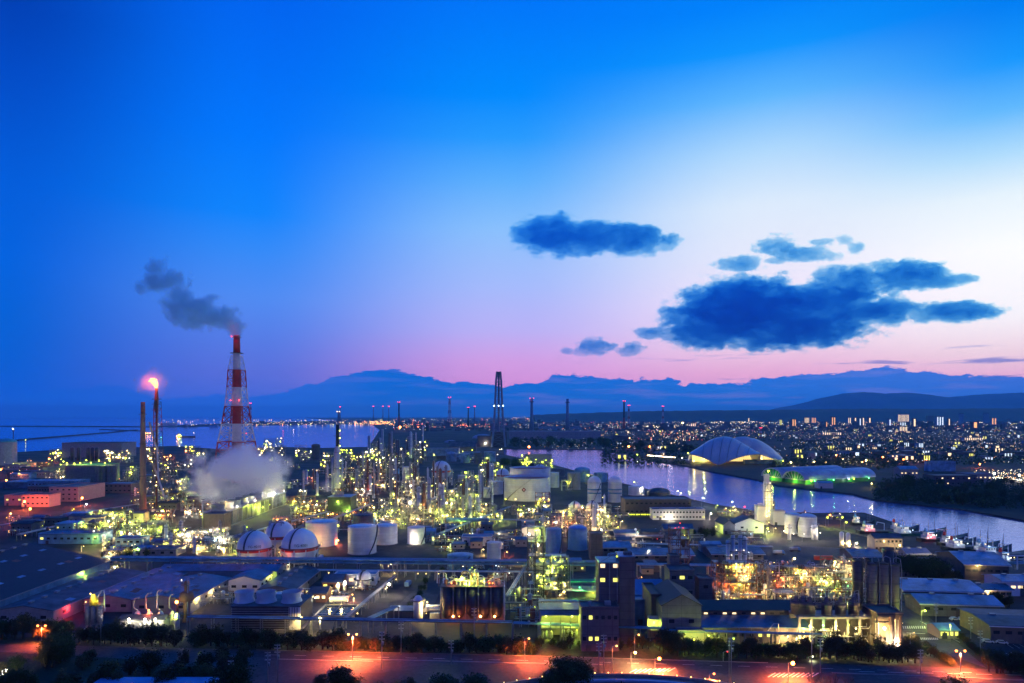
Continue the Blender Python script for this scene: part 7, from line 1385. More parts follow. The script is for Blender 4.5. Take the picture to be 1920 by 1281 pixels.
# long building and belt of halls between the stacks
bldg(955, 1127, 823, 809, 70, 'very long low pale building beyond the end of the canal', PALEW, LROOF, 'flat', wins=(20, 1), lit=0)
for i, (a, b_, pb_, pt_, lab, m_) in enumerate([(1010, 1090, 806, 800, 'far pale hall between the two blue-grey chimneys', LROOF), (895, 948, 838, 818, 'dark hall at the foot of the triple lattice tower', DARKW), (840, 892, 850, 838, 'dark rounded coal shed beneath the triple lattice tower, right', GROOF), (770, 860, 856, 842, 'bluish far hall left on the land spit', LROOF), (985, 1035, 869, 854, 'pale grey box building behind the hidden huge tank', PALEW), (1150, 1180, 830, 818, 'dark block under the dark red-footed chimney', GROOF)]):
    bldg(a, b_, pb_, pt_, 40, lab, m_, GROOF, 'flat' if i != 2 else 'gx', ridge=14)
# piles of pale material on the spit
for px, pb_, w_, lab in ((845, 830, 26, 'pale violet heap on the land spit, farther one'), (858, 838, 34, 'pale curved heap on the land spit, nearer one'), (905, 822, 40, 'dim blue rounded heap left of the triple lattice tower')):
    x, y = at(px, pb_); t = tag(MB().sphere(x, y, -1, w_ / 2 * y / F, 26, 8, .42, 0, 1).build('heap', mat('pale ore', (.4, .4, .45), .9)), lab, 'heap')
# sodium-lit far harbour, buildings on the far shore
rg = random.Random(5)
def farb(px, pb_, w_, h_, label, m_, group=None, strips=0, sc_='w', dep=20, name='town_building', cat='building', rm=GROOF):
    Y = YD(pb_); k = Y / F; t = thing(name, label, cat, (PX(px, Y), Y, 0), 0, group); ww = w_ / 2 * k; H = h_ * k
    MB().box(-ww, ww, 0, dep, 0, H).build('wall', m_, t); MB().box(-ww * 1.02, ww * 1.02, -.3, dep + .3, H, H + .04 * H + .4).build('roof', rm, t)
    if strips:
        for i in range(strips): xx = -ww + (i + .5) * 2 * ww / strips; window(t, xx, -.15, H * .52, 2 * ww / strips * .42, H * .84, sc_)
    return t
for i in range(6): x, y = at(303 + i * 5.2, 799); tank(x, y, 14, 24, 'pale storage tank in the row on the far sea spit', WHITE, WHITE, 'dome', False, group='tanks on the far sea spit', n=16)
for i in range(26): px = rg.uniform(296, 700); farb(px, rg.uniform(791, 798) if px > 420 else 800, rg.uniform(5, 16), rg.uniform(1.5, 4), 'low building on the far shore of the bay', rg.choice((GREYW, PALEW, LROOF, DARKW)), 'buildings on the far shore', dep=30)
LB = {}
for k in ('warm', 'white', 'lime', 'amber', 'orange', 'cool', 'red', 'green'): LB[k] = MB()
def far_light(px, py, c, s=1.0, z=6): Y = YD(py, z); r_ = max(.4, .26 * s * Y / F); LB[c].sphere(PX(px, Y), Y, z, r_, 5, 2)
for i in range(420):
    px = rg.uniform(296, 740); k = 1 if rg.random() < .7 else 0
    if px < 430 and rg.random() < .5: continue
    far_light(px, rg.uniform(787, 797.5), rg.choice(('warm', 'white', 'lime', 'amber', 'warm')), rg.uniform(.9, 2.0))
for i in range(90): far_light(rg.gauss(700, 22), rg.uniform(790, 796), rg.choice(('amber', 'orange', 'warm', 'amber')), rg.uniform(1.8, 3.2))
for px in (610, 625, 560, 574, 530, 545): far_light(px, 796, rg.choice(('orange', 'amber', 'lime')), 2.6)
# central belt
for i in range(420): far_light(rg.uniform(720, 1180), rg.uniform(784, 806), rg.choice(('warm', 'white', 'lime', 'cool', 'amber', 'red', 'orange')), rg.uniform(.9, 1.9))
for i in range(90): far_light(rg.choice((rg.uniform(760, 815), rg.uniform(845, 880), rg.uniform(850, 925))), rg.uniform(795, 801), rg.choice(('orange', 'red', 'amber', 'red')), rg.uniform(1.2, 2.4))
# town
for i in range(1500):
    px = rg.uniform(1120, 1960) ; py = 781 + abs(rg.gauss(0, 1)) * 15 + rg.random() * 8
    if py > 850: continue
    far_light(px, py, rg.choice(('warm', 'white', 'white', 'cool', 'amber', 'lime', 'cool', 'red' if rg.random() < .4 else 'warm')), rg.uniform(.7, 1.8), 5)
for i in range(330): far_light(rg.uniform(960, 1500), rg.uniform(780.5, 786), rg.choice(('warm', 'white', 'cool', 'amber')), rg.uniform(1.0, 2.0), 5)
for i in range(150): far_light(rg.gauss(1380, 30), rg.uniform(784, 794), rg.choice(('white', 'warm', 'white')), rg.uniform(1.2, 2.6))
for i in range(90): far_light(rg.gauss(1270, 30), rg.uniform(805, 826), rg.choice(('white', 'warm', 'red', 'amber')), rg.uniform(1.0, 2.4))
for i in range(60): far_light(rg.gauss(1240, 26), rg.uniform(797, 803), rg.choice(('warm', 'warm', 'white')), rg.uniform(1.4, 2.8))
for i in range(240): far_light(rg.uniform(1450, 1930), rg.uniform(822, 868), rg.choice(('warm', 'white', 'cool', 'white', 'amber')), rg.uniform(.5, 1.1), 4)
for i in range(120): far_light(rg.uniform(1815, 1930), rg.uniform(880, 899), rg.choice(('white', 'warm', 'amber', 'white')), rg.uniform(.7, 1.5), rg.uniform(2, 7))
for i in range(1700):
    px = rg.uniform(980, 1960); py = 781 + rg.random() ** 1.4 * 62
    if not (1285 < px < 1490 and py > 824): far_light(px, py, rg.choice(('cool', 'white', 'warm', 'amber', 'cool', 'white')), rg.uniform(.35, .75), rg.uniform(3, 9))
for i in range(46):            # rows of street lamps
    px, py = rg.uniform(1130, 1900), rg.uniform(788, 838); a, q = G(px, py), rg.uniform(-.35, .35) + rg.choice((0, 0, 1.3)); c = rg.choice(('warm', 'white', 'amber', 'cool'))
    for j in range(rg.randint(7, 16)):
        x_ = a.x + math.cos(q) * j * 42; y_ = a.y + math.sin(q) * j * 42; p_ = CX + x_ / y_ * F
        if y_ > 1500 and not (1285 < p_ < 1490 and y_ < 2700): LB[c].sphere(x_, y_, 7, max(.45, .17 * y_ / F), 5, 2)
for k, b in LB.items():
    o = b.build('distant_town_lights', ES[k]); o['kind'] = 'stuff'; o['label'] = k + ' lights sprinkled over the distant town'
# brighter single lamps beyond the canal, named by their place
gl = 'bright lamps beyond the canal'
for px, py, c, s, w, lab in [(1026, 782, 'warm', 5, 0, 'huge glaring lamp on the horizon right of the triple lattice tower'), (1280, 795, 'warm', 3.2, 0, 'big yellow-white lamp in the town left of the stadium lights'), (1378, 790, 'white', 3.4, 0, 'left one of two stadium-bright white lamps in the town'), (1392, 789, 'white', 3.4, 0, 'right one of two stadium-bright white lamps in the town'),
        (910, 832, 'white', 1.8, 20000, 'white lamp left of the foot of the triple lattice tower'), (918, 831, 'white', 2.4, 30000, 'brightest white lamp at the foot of the triple lattice tower'), (992, 839, 'orange', 3.2, 90000, 'orange lamp at the canal end mirrored in the water'), (1179, 838, 'orange', 2.6, 50000, 'orange lamp in the dark trees left of the arena'), (1218, 838, 'orange', 2.2, 40000, 'smaller orange lamp right of the one in the dark trees'), (1180, 822, 'amber', 2.2, 0, 'amber lamp above the dark trees'),
        (750, 802, 'orange', 3.6, 0, 'large orange lamp at the far head of the refinery spit'), (1483, 868, 'warm', 2.2, 30000, 'warm lamp right of the arena tip'), (1527, 867, 'warm', 2.4, 30000, 'warm lamp on the playing field, left'), (1549, 868, 'warm', 2.2, 30000, 'warm lamp on the playing field, second'), (1581, 862, 'warm', 2.0, 24000, 'lone white-warm lamp on the playing field'), (1568, 854, 'amber', 1.8, 20000, 'small amber lamp behind the playing field'), (1624, 864, 'warm', 2.6, 40000, 'big warm lamp on the playing field right part'), (1617, 867, 'amber', 1.8, 0, 'amber lamp close left of the big warm one'),
        (1655, 858, 'orange', 1.8, 20000, 'orange lamp on a tall pole behind the forest'), (1694, 862, 'orange', 2.0, 20000, 'orange lamp above the forest, second'), (1737, 862, 'orange', 1.7, 20000, 'orange lamp above the forest, third'), (1837, 871, 'orange', 2.0, 20000, 'orange lamp left of the glaring pink-white compound'), (1891, 850, 'orange', 1.8, 0, 'orange lamp above the pink-white compound'), (1864, 889, 'white', 3.4, 120000, 'glaring pinkish-white lamp of the compound, left one'), (1911, 892, 'white', 3.2, 120000, 'glaring pinkish-white lamp of the compound, right one'), (1290, 850, 'lime', 1.4, 9000, 'lime lamp on the bank left of the arena'), (1195, 853, 'lime', 1.4, 9000, 'lime lamp in the dark bank trees')]:
    Y = YD(py + 6 if py > 800 else py, 0); h_ = max(5, PZ(py, Y)); t = thing('bright_lamp', lab, 'lamp', (PX(px, Y), Y, 0)); r_ = s * .5 * Y / F
    MB().cyl(0, 0, 0, h_, max(.12, .0001 * Y), n=6).build('pole', GSTEEL, t); lamp(t, 0, 0, h_ + r_ * .5, c, r_)
    if w: glow(t, 0, -r_ - .5, h_ + r_, c, w)
for i in range(30):   # row of promenade lamps along the far bank
    px = 1214 + i * 1.9 if i < 26 else 1265 + (i - 26) * 14; py = 856 + (px - 1214) * .085; x, y = at(px, py + 3); t = pole_lamp(x, y + 6, 6, 'white' if i % 5 else 'amber', 'small white promenade lamp in the row left of the arena', 0, .85, group='promenade lamps along the far bank')
glow(None, 0, 0, 0, 'warm', 1) if 0 else None
# town buildings with lit strips
tg = 'apartment blocks in the distant town'
APT = [(1464, 799, 5, 12, 3, 'y'), (1489, 800, 8, 14, 2, 'o'), (1513, 794, 9, 11, 4, 'w'), (1526, 794, 9, 11, 3, 'o'), (1563, 798, 8, 16, 2, 'o'), (1550, 802, 3, 11, 1, 'o'), (1593, 795, 6, 12, 2, 'w'), (1604, 797, 5, 14, 1, 'w'), (1613, 799, 4, 15, 1, 'c'), (1619, 799, 4, 16, 1, 'w'), (1631, 800, 5, 17, 1, 'w'), (1669, 801, 5, 15, 1, 'c'), (1694, 792, 21, 15, 9, 'w'), (1693, 799, 12, 7, 4, 'c'), (1694, 809, 15, 9, 5, 'w'), (1715, 801, 7, 16, 1, 'w'), (1745, 792, 14, 12, 0, 'w'), (1763, 799, 14, 18, 3, 'c'), (1780, 799, 4, 14, 1, 'w'), (1784, 785, 9, 6, 4, 'y'), (1803, 796, 7, 20, 0, 'w'), (1829, 808, 13, 17, 1, 'o'), (1850, 795, 9, 20, 0, 'o'), (1864, 797, 10, 13, 2, 'o'), (1917, 790, 8, 9, 3, 'w'), (1560, 816, 36, 5, 9, 'w'), (1700, 838, 10, 8, 3, 'c'), (1727, 840, 9, 9, 3, 'c'), (1826, 826, 36, 5, 9, 'w'), (1300, 800, 10, 6, 3, 'w'), (1430, 790, 7, 10, 2, 'w'), (1404, 792, 4, 8, 1, 'w')]
for i, (px, pb_, w_, h_, st, c) in enumerate(APT):
    farb(px, pb_, w_, h_, {12: 'widest lit slab with nine orange-white window columns in the distant town', 21: 'dark block with one rust-orange lit column in the distant town', 25: 'long low building with a bright window row in the near town', 28: 'long low lit building right in the near town'}.get(i, 'apartment block with %s in the distant town' % ('no lit windows' if st == 0 else '%s lit %s window column%s' % ({1: 'one', 2: 'two', 3: 'three', 4: 'four', 5: 'five', 9: 'nine'}[st], {'y': 'yellow', 'w': 'warm white', 'o': 'orange', 'c': 'cool white'}[c], '' if st == 1 else 's'))), rg.choice((GREYW, PURPW, LROOF)), tg, st, c, name='apartment_block', cat='apartment block')
for i in range(240):
    py = 790 + rg.random() ** 1.3 * 75; px = rg.uniform(1130, 1950)
    if 1280 < px < 1490 and py > 826: px = rg.uniform(1500, 1950)
    k = YD(py) / F; st = rg.choice((0, 0, 0, 1, 2, 3)); farb(px, py, rg.uniform(9, 24) / k, rg.uniform(4.5, 12) / k, 'small building among many in the town beyond the canal', rg.choice((GREYW, PALEW, LROOF, PURPW, CREAM, DARKW)), 'small buildings of the town', st, rg.choice(('w', 'y', 'c')), dep=rg.uniform(8, 20), rm=rg.choice((BROOF, GROOF, DROOF)))
b = MB()
for i in range(2600):
    py = 783 + rg.random() ** 1.5 * 26; px = rg.uniform(740, 1960); Y = YD(py); x = PX(px, Y); w_, d_, h_ = rg.uniform(6, 26), rg.uniform(8, 20), rg.uniform(4, 14) if rg.random() < .93 else rg.uniform(18, 50)
    b.box(x - w_, x + w_, Y, Y + d_, 0, h_)
o = b.build('distant_town', mat('town walls', (.14, .14, .15), .8, scale=.01, var=.5)); o['kind'] = 'stuff'; o['label'] = 'mass of low roofs of the far town'
# pink lit compound at the right
bldg(1752, 1832, 912, 893, 26, 'mauve school-like block with small lit windows behind the forest', PURPW, GROOF, 'flat', wins=(8, 2), lit=.3, lk='w')
bldg(1810, 1860, 905, 889, 20, 'pinkish-white building glowing behind the treetops at the right', CREAM, CREAM, 'flat', wins=(6, 1), lit=.4, lk='w')
bldg(1688, 1722, 898, 880, 18, 'small pale building with a curved lit roof above the forest', PALEW, LROOF, 'gx', ridge=4, wins=(5, 1), lit=.8, lk='w')
bldg(1742, 1792, 884, 866, 14, 'pale slanted building with a white end above the forest', LROOF, LROOF, 'flat')
bldg(1590, 1612, 885, 878, 14, 'grey low roof left of the playing field lamps', GREYW, GROOF, 'gx')
# sea things
def breakwater(p, q, label, w_=14, h_=3.0):
    a, c = G(*p), G(*q); m = MB(); n = 40
    for i in range(n): u = a.lerp(c, i / n); v = a.lerp(c, (i + 1) / n); m.beam((u.x, u.y, WZ + .6), (v.x, v.y, WZ + .6), w_ * random.uniform(.85, 1.1), h_ * random.uniform(.8, 1.2))
    return tag(m.build('breakwater', mat('dark rock', (.05, .05, .055), .9)), label, 'breakwater')
breakwater((28, 825.5), (215, 810), 'nearer dark breakwater slanting across the left of the bay', 26, 5); breakwater((215, 810), (254, 806), 'short far end of the slanting breakwater', 30, 5); breakwater((190, 805), (262, 808), 'thin breakwater crossing the end of the slanting one', 30, 5)
breakwater((-80, 799), (300, 800.5), 'long low outer breakwater near the sea horizon on the left', 60, 10)
x, y = at(349, 819.5); t = thing('coaster', 'small tanker with bright stern lights sailing on the bay', 'ship', (x, y, WZ)); 
st = [(-40, 5.5, 5), (-30, 6.5, 4), (20, 6.5, 4), (34, 4, 5.5), (41, .3, 7.5)]; vs = []
for s, w_, z in st: vs += [(s, -w_ * .8, -1), (s, -w_, z), (s, w_, z), (s, w_ * .8, -1)]
fs = [(0, 1, 2, 3), (19, 18, 17, 16)]
for i in range(4):
    for j in range(4): a = 4 * i + j; b_ = 4 * i + (j + 1) % 4; fs.append((a, a + 4, b_ + 4, b_))
MB().add(vs, fs).build('hull', RUST, t); MB().box(-38, -24, -5, 5, 4.5, 13).build('deckhouse', CREAM, t); MB().box(-36, -28, -4, 4, 13, 17).build('bridge', CREAM, t); MB().cyl(34, 0, 5, 20, .8, n=8).build('foremast', WHITE, t); MB().box(-20, 28, -3, 3, 4, 5.5).build('hatch', STEEL, t); [lampl(t, a, -7, z, c, 1.3, 9000) for a, z, c in ((-37, 6, 'amber'), (-30, 8, 'lime'), (-25, 12, 'warm'), (-18, 6, 'lime'))]; lamp(t, 34, -1, 20, 'white', .9)
x, y = at(281, 814); t = thing('coaster', 'tiny lit boat right behind the brown stack', 'ship', (x, y, WZ)); MB().box(-22, 22, -4, 4, -1, 4).build('hull', BLACK, t); MB().box(-20, -10, -3, 3, 4, 11).build('deckhouse', CREAM, t); [lamp(t, a, -5, 6, 'amber', 1.8) for a in (-18, -8, 4, 16)]
for px, py, c, lab in ((531, 810, 'red', 'red buoy light alone in the middle of the bay'), (550, 808, 'white', 'faint white buoy light right of the red one'), (48, 828, 'lime', 'green buoy light below the slanting breakwater'), (302, 823, 'green', 'green buoy light near the tiny lit boat')): x, y = at(px, py); t = thing('buoy', lab, 'buoy', (x, y, WZ)); MB().lathe(0, 0, [(2, 0), (2, 1.5), (.5, 3), (.4, 6)], 10).build('float', RED, t); lamp(t, 0, 0, 6.8, c, 1.1)

# ------------------------------------------------------------------ fine pipework and clutter between the big pieces
def skid(x, y, w_, d_, lab, lc, seed, h=4.0, nl=3):
    rg = random.Random(seed); t = thing('pipe_skid', lab, 'pipe skid', (x, y, 0), 0, lab)
    b = MB(); k = max(2, int(w_ / 4))
    for i in range(k + 1):
        for yy in (0, d_): b.beam((-w_ / 2 + w_ * i / k, yy, 0), (-w_ / 2 + w_ * i / k, yy, h), .18)
    for z in (h * .5, h):
        for yy in (0, d_): b.beam((-w_ / 2, yy, z), (w_ / 2, yy, z), .16)
        for i in range(k + 1): b.beam((-w_ / 2 + w_ * i / k, 0, z), (-w_ / 2 + w_ * i / k, d_, z), .14)
    b.build('frame', rg.choice((STEEL, GSTEEL, RUST)), t)
    for i in range(5):
        yy = rg.uniform(0, d_); z = h * rg.choice((.5, .5, 1)) + .2; MB().tube([(-w_ / 2 - rg.uniform(0, 3), yy, z), (w_ / 2 + rg.uniform(0, 3), yy, z), (w_ / 2 + rg.uniform(0, 3), yy, .2)], rg.choice((.1, .15, .22)), 5).build('pipe', rg.choice((SILVER, GSTEEL, LROOF, RUST, SILVER)), t)
    for i in range(3):
        xx = rg.uniform(-w_ / 2, w_ / 2); z = rg.uniform(h * .6, h * 1.5); MB().tube([(xx, -.3, .2), (xx, -.3, z), (xx, d_ * .7, z), (xx, d_ * .7, .2)], rg.choice((.1, .16)), 5).build('pipe', rg.choice((SILVER, GSTEEL, STEEL)), t)
    for i in range(rg.randint(2, 4)):
        xx = rg.uniform(-w_ / 2, w_ / 2); yy = rg.uniform(0, d_); r_ = rg.uniform(.5, 1.2); hh = rg.uniform(1.8, h * 1.6)
        if rg.random() < .6: MB().lathe(xx, yy, [(r_, .3), (r_, hh), (r_ * .5, hh + .5), (.02, hh + .6)], 10).build('vessel', rg.choice((SILVER, GSTEEL, WHITE, RUST)), t)
        else: MB().tube([(xx - 2, yy, 1.6), (xx + 2, yy, 1.6)], r_ * .8, 10).build('vessel', rg.choice((SILVER, GSTEEL, WHITE)), t)
    for i in range(nl): lamp(t, rg.uniform(-w_ / 2, w_ / 2), -.4, h * rg.uniform(.7, 1.2), rg.choice(lc), rg.uniform(.14, .26) * max(1, y / 700))
    if rg.random() < .4: glow(t, rg.uniform(-w_ / 3, w_ / 3), -2, h + 1, rg.choice(lc), 1300)
def skids(px0, px1, py0, py1, n, lab, lc, seed, h=(3, 5.5), nl=3):
    rg = random.Random(seed); nx = max(1, round(math.sqrt(n * abs(px1 - px0) / max(8, (py1 - py0) * 3)))); ny = math.ceil(n / nx); c = 0
    for j in range(ny):
        for i in range(nx):
            if c >= n: return
            c += 1; px = px0 + (px1 - px0) * (i + rg.random()) / nx; py = py0 + (py1 - py0) * (j + rg.random()) / ny; x, y = at(px, py); skid(x, y, rg.uniform(7, 15), rg.uniform(2.5, 5), lab, lc, seed * 97 + c, rg.uniform(*h), nl)
WLC = ('warm', 'white', 'lime', 'cool'); WA = ('warm', 'amber', 'white', 'warm')
skids(20, 320, 965, 1012, 16, 'low pipe skid in the pipe field on the left', ('lime', 'warm', 'amber', 'white'), 1)
skids(190, 470, 1012, 1044, 14, 'low pipe skid behind the long pipe rack on the left', ('lime', 'warm', 'white'), 2)
skids(560, 720, 945, 1000, 12, 'pipe skid between cooling tower and white tanks', WA, 3)
skids(690, 930, 962, 1000, 16, 'pipe skid along the front edge of the refinery block', ('warm', 'lime', 'white', 'lime'), 4, (4, 7))
skids(790, 985, 1008, 1044, 9, 'pipe skid in the yard around the small tall white tank', WLC, 5)
skids(1000, 1180, 955, 1004, 14, 'pipe skid around the two small dim spheres', ('lime', 'warm', 'warm', 'white'), 6)
skids(1130, 1440, 1004, 1050, 14, 'dim pipe skid in the yard right of the blue tanks', WLC, 7, nl=1)
skids(560, 700, 1100, 1135, 5, 'small pipe skid in the warm-lit yard near the basin', WA, 8, (2, 3.5))
skids(870, 1000, 1062, 1092, 5, 'pipe skid behind the dark silos', WLC, 9)
skids(950, 1010, 1125, 1180, 5, 'pipe skid right of the dark silos', ('warm', 'lime'), 10, (4, 7), 1)
skids(1400, 1620, 1072, 1106, 16, 'pipe skid among the gold lit frames', WA, 11, (3, 6), 4)
skids(1320, 1500, 1128, 1146, 7, 'dark pipe skid behind the factory hall roof', WA, 12, (4, 7), 1)
skids(1500, 1625, 1122, 1150, 7, 'dark pipe skid behind the small silos', WA, 13, (5, 8), 2)
skids(1440, 1600, 960, 1006, 7, 'pipe skid around the domed white tanks', ('white', 'lime', 'warm'), 14)
skids(330, 480, 1120, 1150, 3, 'small pipe skid near the dark mast', WA, 15, (3, 5), 1)
skids(230, 400, 880, 960, 18, 'pipe skid in the dim field behind the flare', WA, 16, (4, 8))
skids(490, 700, 850, 930, 16, 'pipe skid in the dim field behind the steam', ('warm', 'white', 'lime', 'amber'), 17, (5, 9))
skids(0, 110, 862, 900, 8, 'pipe skid in the left tank farm', ('amber', 'orange', 'warm'), 18, (4, 8))
skids(1345, 1420, 956, 975, 4, 'pipe skid on the bank beside the white tower', ('lime', 'warm'), 19)
for i, (a, b_, z, w_, lab) in enumerate([((560, 1070), (1000, 1074), 5, 2.5, 'thin pipe rack just nearer than the long one'), ((450, 1046), (840, 1049), 4, 2, 'low pipe rack at the foot of the gas spheres'), ((1010, 1128), (1120, 1130), 8, 3, 'blue pipe rack in front of the gold block foot'), ((955, 1118), (990, 1060), 6, 2, 'pale inclined pipe bridge left of the gold block'),
        ((1195, 1020), (1450, 1026), 4.5, 2.5, 'low pipe rack across the dim yard'), ((1200, 1092), (1330, 1094), 5, 2, 'pipe rack behind the corrugated blue roof'), ((1335, 1140), (1520, 1143), 6, 2.5, 'dark pipe rack behind the factory hall'), ((1395, 1064), (1620, 1070), 5, 2, 'pipe rack with a yellow light strip before the parked vans'), ((830, 1000), (960, 950), 5, 3, 'slanting pipe rack right of the refinery block'), ((1690, 1150), (1640, 1105), 6, 2, 'slanting conveyor-like pipe rack beside the warehouses')]):
    pipe_rack(g2(*a, z), g2(*b_, z), z, 5, lab, cols=(LROOF, SILVER, GSTEEL, PBLUE), wd=w_, sp=11, seed=60 + i, rmax=.32, lc=('warm', 'lime') if i in (0, 7, 8) else None, nl=10)
broad(1183, 1300, 1052, 4, 20, 'long low blue roof in the dim yard right of the mauve tower', BROOF)
broad(1335, 1432, 1050, 4, 22, 'long low blue roof behind the four pale stacks', BROOF)
broad(1120, 1182, 1040, 5, 16, 'low blue roof behind the mauve tower', LROOF)
for i, (px, pb_) in enumerate([(420, 1092), (445, 1094), (700, 1092), (835, 1096), (810, 1150), (765, 1100), (1150, 1046), (1460, 1040), (1490, 1034), (1380, 1040), (600, 1050), (905, 1062)]):
    truck(*at(px, pb_), rg.choice((0, .2, 1.5, 3.1)), ['lorry on the plant road behind the short blue hall', 'second lorry on the plant road behind the short blue hall', 'lorry near the small white house', 'lorry on the verge behind the dark silos', 'lorry left of the dark silos on the wide plant road', 'lorry far up the wide plant road', 'lorry in the yard by the mauve tower', 'lorry in the parking yard, right one', 'lorry in the parking yard, farther one', 'lorry behind the four pale stacks', 'lorry below the large white tank', 'lorry near the short blue-topped tank'][i], rg.choice((WHITE, LROOF, BLUET)), rg.choice((None, None, WHITE, SILVER)))
# light masts
for i in range(16):
    x, y = at(rg.uniform(280, 1620), rg.uniform(1068, 1120)); pole_lamp(x, y, rg.uniform(5, 9), rg.choice(('warm', 'white', 'lime', 'amber')), 'slim lamp post in the near part of the plant', 1500, .25, group='slim lamp posts in the near part of the plant', name='yard_lamp', cat='yard lamp')
# ------------------------------------------------------------------ trees
def leafmat(name, c1, c2):
    m = bpy.data.materials.new(name); m.use_nodes = True; t = m.node_tree; b = t.nodes['Principled BSDF']; b.inputs['Roughness'].default_value = .75; b.inputs['Specular IOR Level'].default_value = .2
    g = t.nodes.new('ShaderNodeNewGeometry'); oi = t.nodes.new('ShaderNodeObjectInfo'); n = t.nodes.new('ShaderNodeTexNoise'); n.inputs['Scale'].default_value = .7; tc = t.nodes.new('ShaderNodeTexCoord'); t.links.new(tc.outputs['Object'], n.inputs[0])
    f = MATH('MULTIPLY_ADD', oi.outputs['Random'], .4, MATH('MULTIPLY', n.outputs[0], .8, t=t), t=t, clamp=True); t.links.new(MIX(f, c1, c2, t), b.inputs['Base Color']); return m
LF = [leafmat('leaf dark green', (.018, .035, .014), (.05, .075, .025)), leafmat('leaf olive', (.04, .04, .018), (.09, .08, .035)), leafmat('leaf brown green', (.05, .035, .02), (.085, .06, .03))]
def tree_proto(h, w_, n, leaf, seed, m, sz=.32, tall=.62):
    rg = random.Random(seed); t = thing('tree', 'tree', 'tree', (0, -900, -400)); tr = MB(); cr = MB(); zc = h * (1 - tall * .5); tips = []
    tr.lathe(0, 0, [(.28 * w_ / 4, 0), (.16 * w_ / 4, h * .45), (.05, h * .9)], 8)
    for i in range(9):
        a = rg.uniform(0, 6.28); z0 = h * rg.uniform(.25, .6); r_ = w_ * .5 * rg.uniform(.5, .9); p = (math.cos(a) * r_, math.sin(a) * r_, z0 + h * rg.uniform(.12, .35)); tr.tube([(0, 0, z0), (p[0] * .5, p[1] * .5, z0 + (p[2] - z0) * .65), p], .07 * w_ / 4, 5)
    for i in range(n):
        while 1:
            p = Vector([rg.uniform(-1, 1) for _ in range(3)])
            if .35 < p.length < 1: break
        f = 1 + .28 * math.sin(p.x * 5 + seed) * math.cos(p.y * 4 + seed * 2) + .16 * math.sin(p.z * 6 + seed)
        c = Vector((p.x * w_ / 2 * f, p.y * w_ / 2 * f, zc + p.z * h * tall / 2 * f)); cs = rg.uniform(.5, 1.0) * w_ * .12
        for k in range(leaf):
            q = c + Vector([rg.gauss(0, 1) for _ in range(3)]) * cs; u = Vector([rg.uniform(-1, 1) for _ in range(3)]).normalized(); v = u.orthogonal().normalized(); s = sz * rg.uniform(.6, 1.3)
            cr.add([q - u * s, q + v * s * .6, q + u * s, q - v * s * .6], [(0, 1, 2, 3)])
    tr.build('trunk', BARK, t); cr.build('crown', m, t); return t
PR = [tree_proto(6.5, 5.5, 90, 15, 1, LF[0], tall=.82), tree_proto(7.5, 5.0, 90, 15, 2, LF[1], tall=.78), tree_proto(5.2, 5.4, 80, 15, 3, LF[0], tall=.88), tree_proto(8.5, 4.2, 80, 15, 4, LF[1], tall=.78), tree_proto(5.5, 4.8, 70, 15, 5, LF[2], tall=.8), tree_proto(12, 9, 150, 16, 6, LF[0], .4, tall=.8)]
rg = random.Random(99)
def plant(px, pb_, k, s, lab, group=None, dy=0):
    Y = YD(pb_) + dy; return dup(PR[k], (PX(px, Y), Y, 0), rg.uniform(0, 6.28), lab, group, (s * rg.uniform(.9, 1.15), s * rg.uniform(.9, 1.15), s * rg.uniform(.85, 1.15)))
def row(px0, px1, py0, py1, n, s, lab, ks=(0, 1, 2, 3, 4), jit=5):
    for i in range(n):
        f = (i + .5) / n; o = plant(px0 + (px1 - px0) * f + rg.uniform(-jit, jit), py0 + (py1 - py0) * f + rg.uniform(-3, 3), rg.choice(ks), s * rg.uniform(.75, 1.2), lab, lab)
        if 'bush' in lab: o.name = 'bush'; o['category'] = 'bush'
row(145, 335, 1207, 1210, 22, .95, 'round dark hedge tree along the road in front of the white-lit pump house')
row(355, 640, 1211, 1219, 26, .95, 'round dark hedge tree along the road in front of the cooling building')
row(640, 1000, 1218, 1226, 34, .85, 'low dark hedge tree along the road below the dark silos')
row(1000, 1240, 1214, 1218, 18, .6, 'small conifer-like bush at the foot of the mauve tower building', (2, 3))
row(1236, 1345, 1226, 1230, 10, 1.0, 'dark round tree before the lime-lit lean-to')
row(1345, 1545, 1232, 1236, 18, .95, 'dark round tree along the road before the long factory hall')
row(1545, 1720, 1236, 1244, 18, 1.0, 'dark round tree along the road before the platform of small silos')
row(1700, 1790, 1205, 1252, 12, .55, 'low hedge bush lining the side road')
row(1790, 1850, 1196, 1240, 8, .45, 'low bush between side road and parking ground')
row(1855, 1935, 1262, 1262, 10, 1.1, 'dark tree in the lower right corner of the parking ground')
# embankment thicket at the lower left and along the bottom
row(0, 130, 1196, 1200, 10, 1.2, 'dark tree at the left end of the far side of the road', (0, 1))
for i in range(62): plant(rg.uniform(-20, 480), rg.uniform(1240, 1322), rg.choice((0, 1, 5, 0, 3, 4)), rg.uniform(.6, 1.05), 'dark embankment tree in the thicket at the lower left', 'thicket at the lower left')
for i in range(20): plant(rg.uniform(600, 1010), rg.uniform(1298, 1330), rg.choice((0, 1, 5)), rg.uniform(.6, .85), 'dark treetop along the lower edge left of the footbridge', 'treetops along the lower edge')
for i in range(8): plant(rg.uniform(-5, 60), rg.uniform(1285, 1300), 2, .9, 'pale-lit bush beside the lamp in the lower left corner', 'lit bushes in the lower left corner')
plant(1058, 1300, 5, 1.15, 'big feathery tree rising over the road left of the footbridge'); plant(1085, 1296, 5, .95, 'smaller companion at the right of the big feathery tree'); plant(1790, 1325, 5, .9, 'round dark treetop at the lower edge on the right'); plant(1030, 1308, 0, 1.2, 'low companion at the left of the big feathery tree'); plant(1170, 1330, 0, 1.1, 'treetop poking up in front of the footbridge')
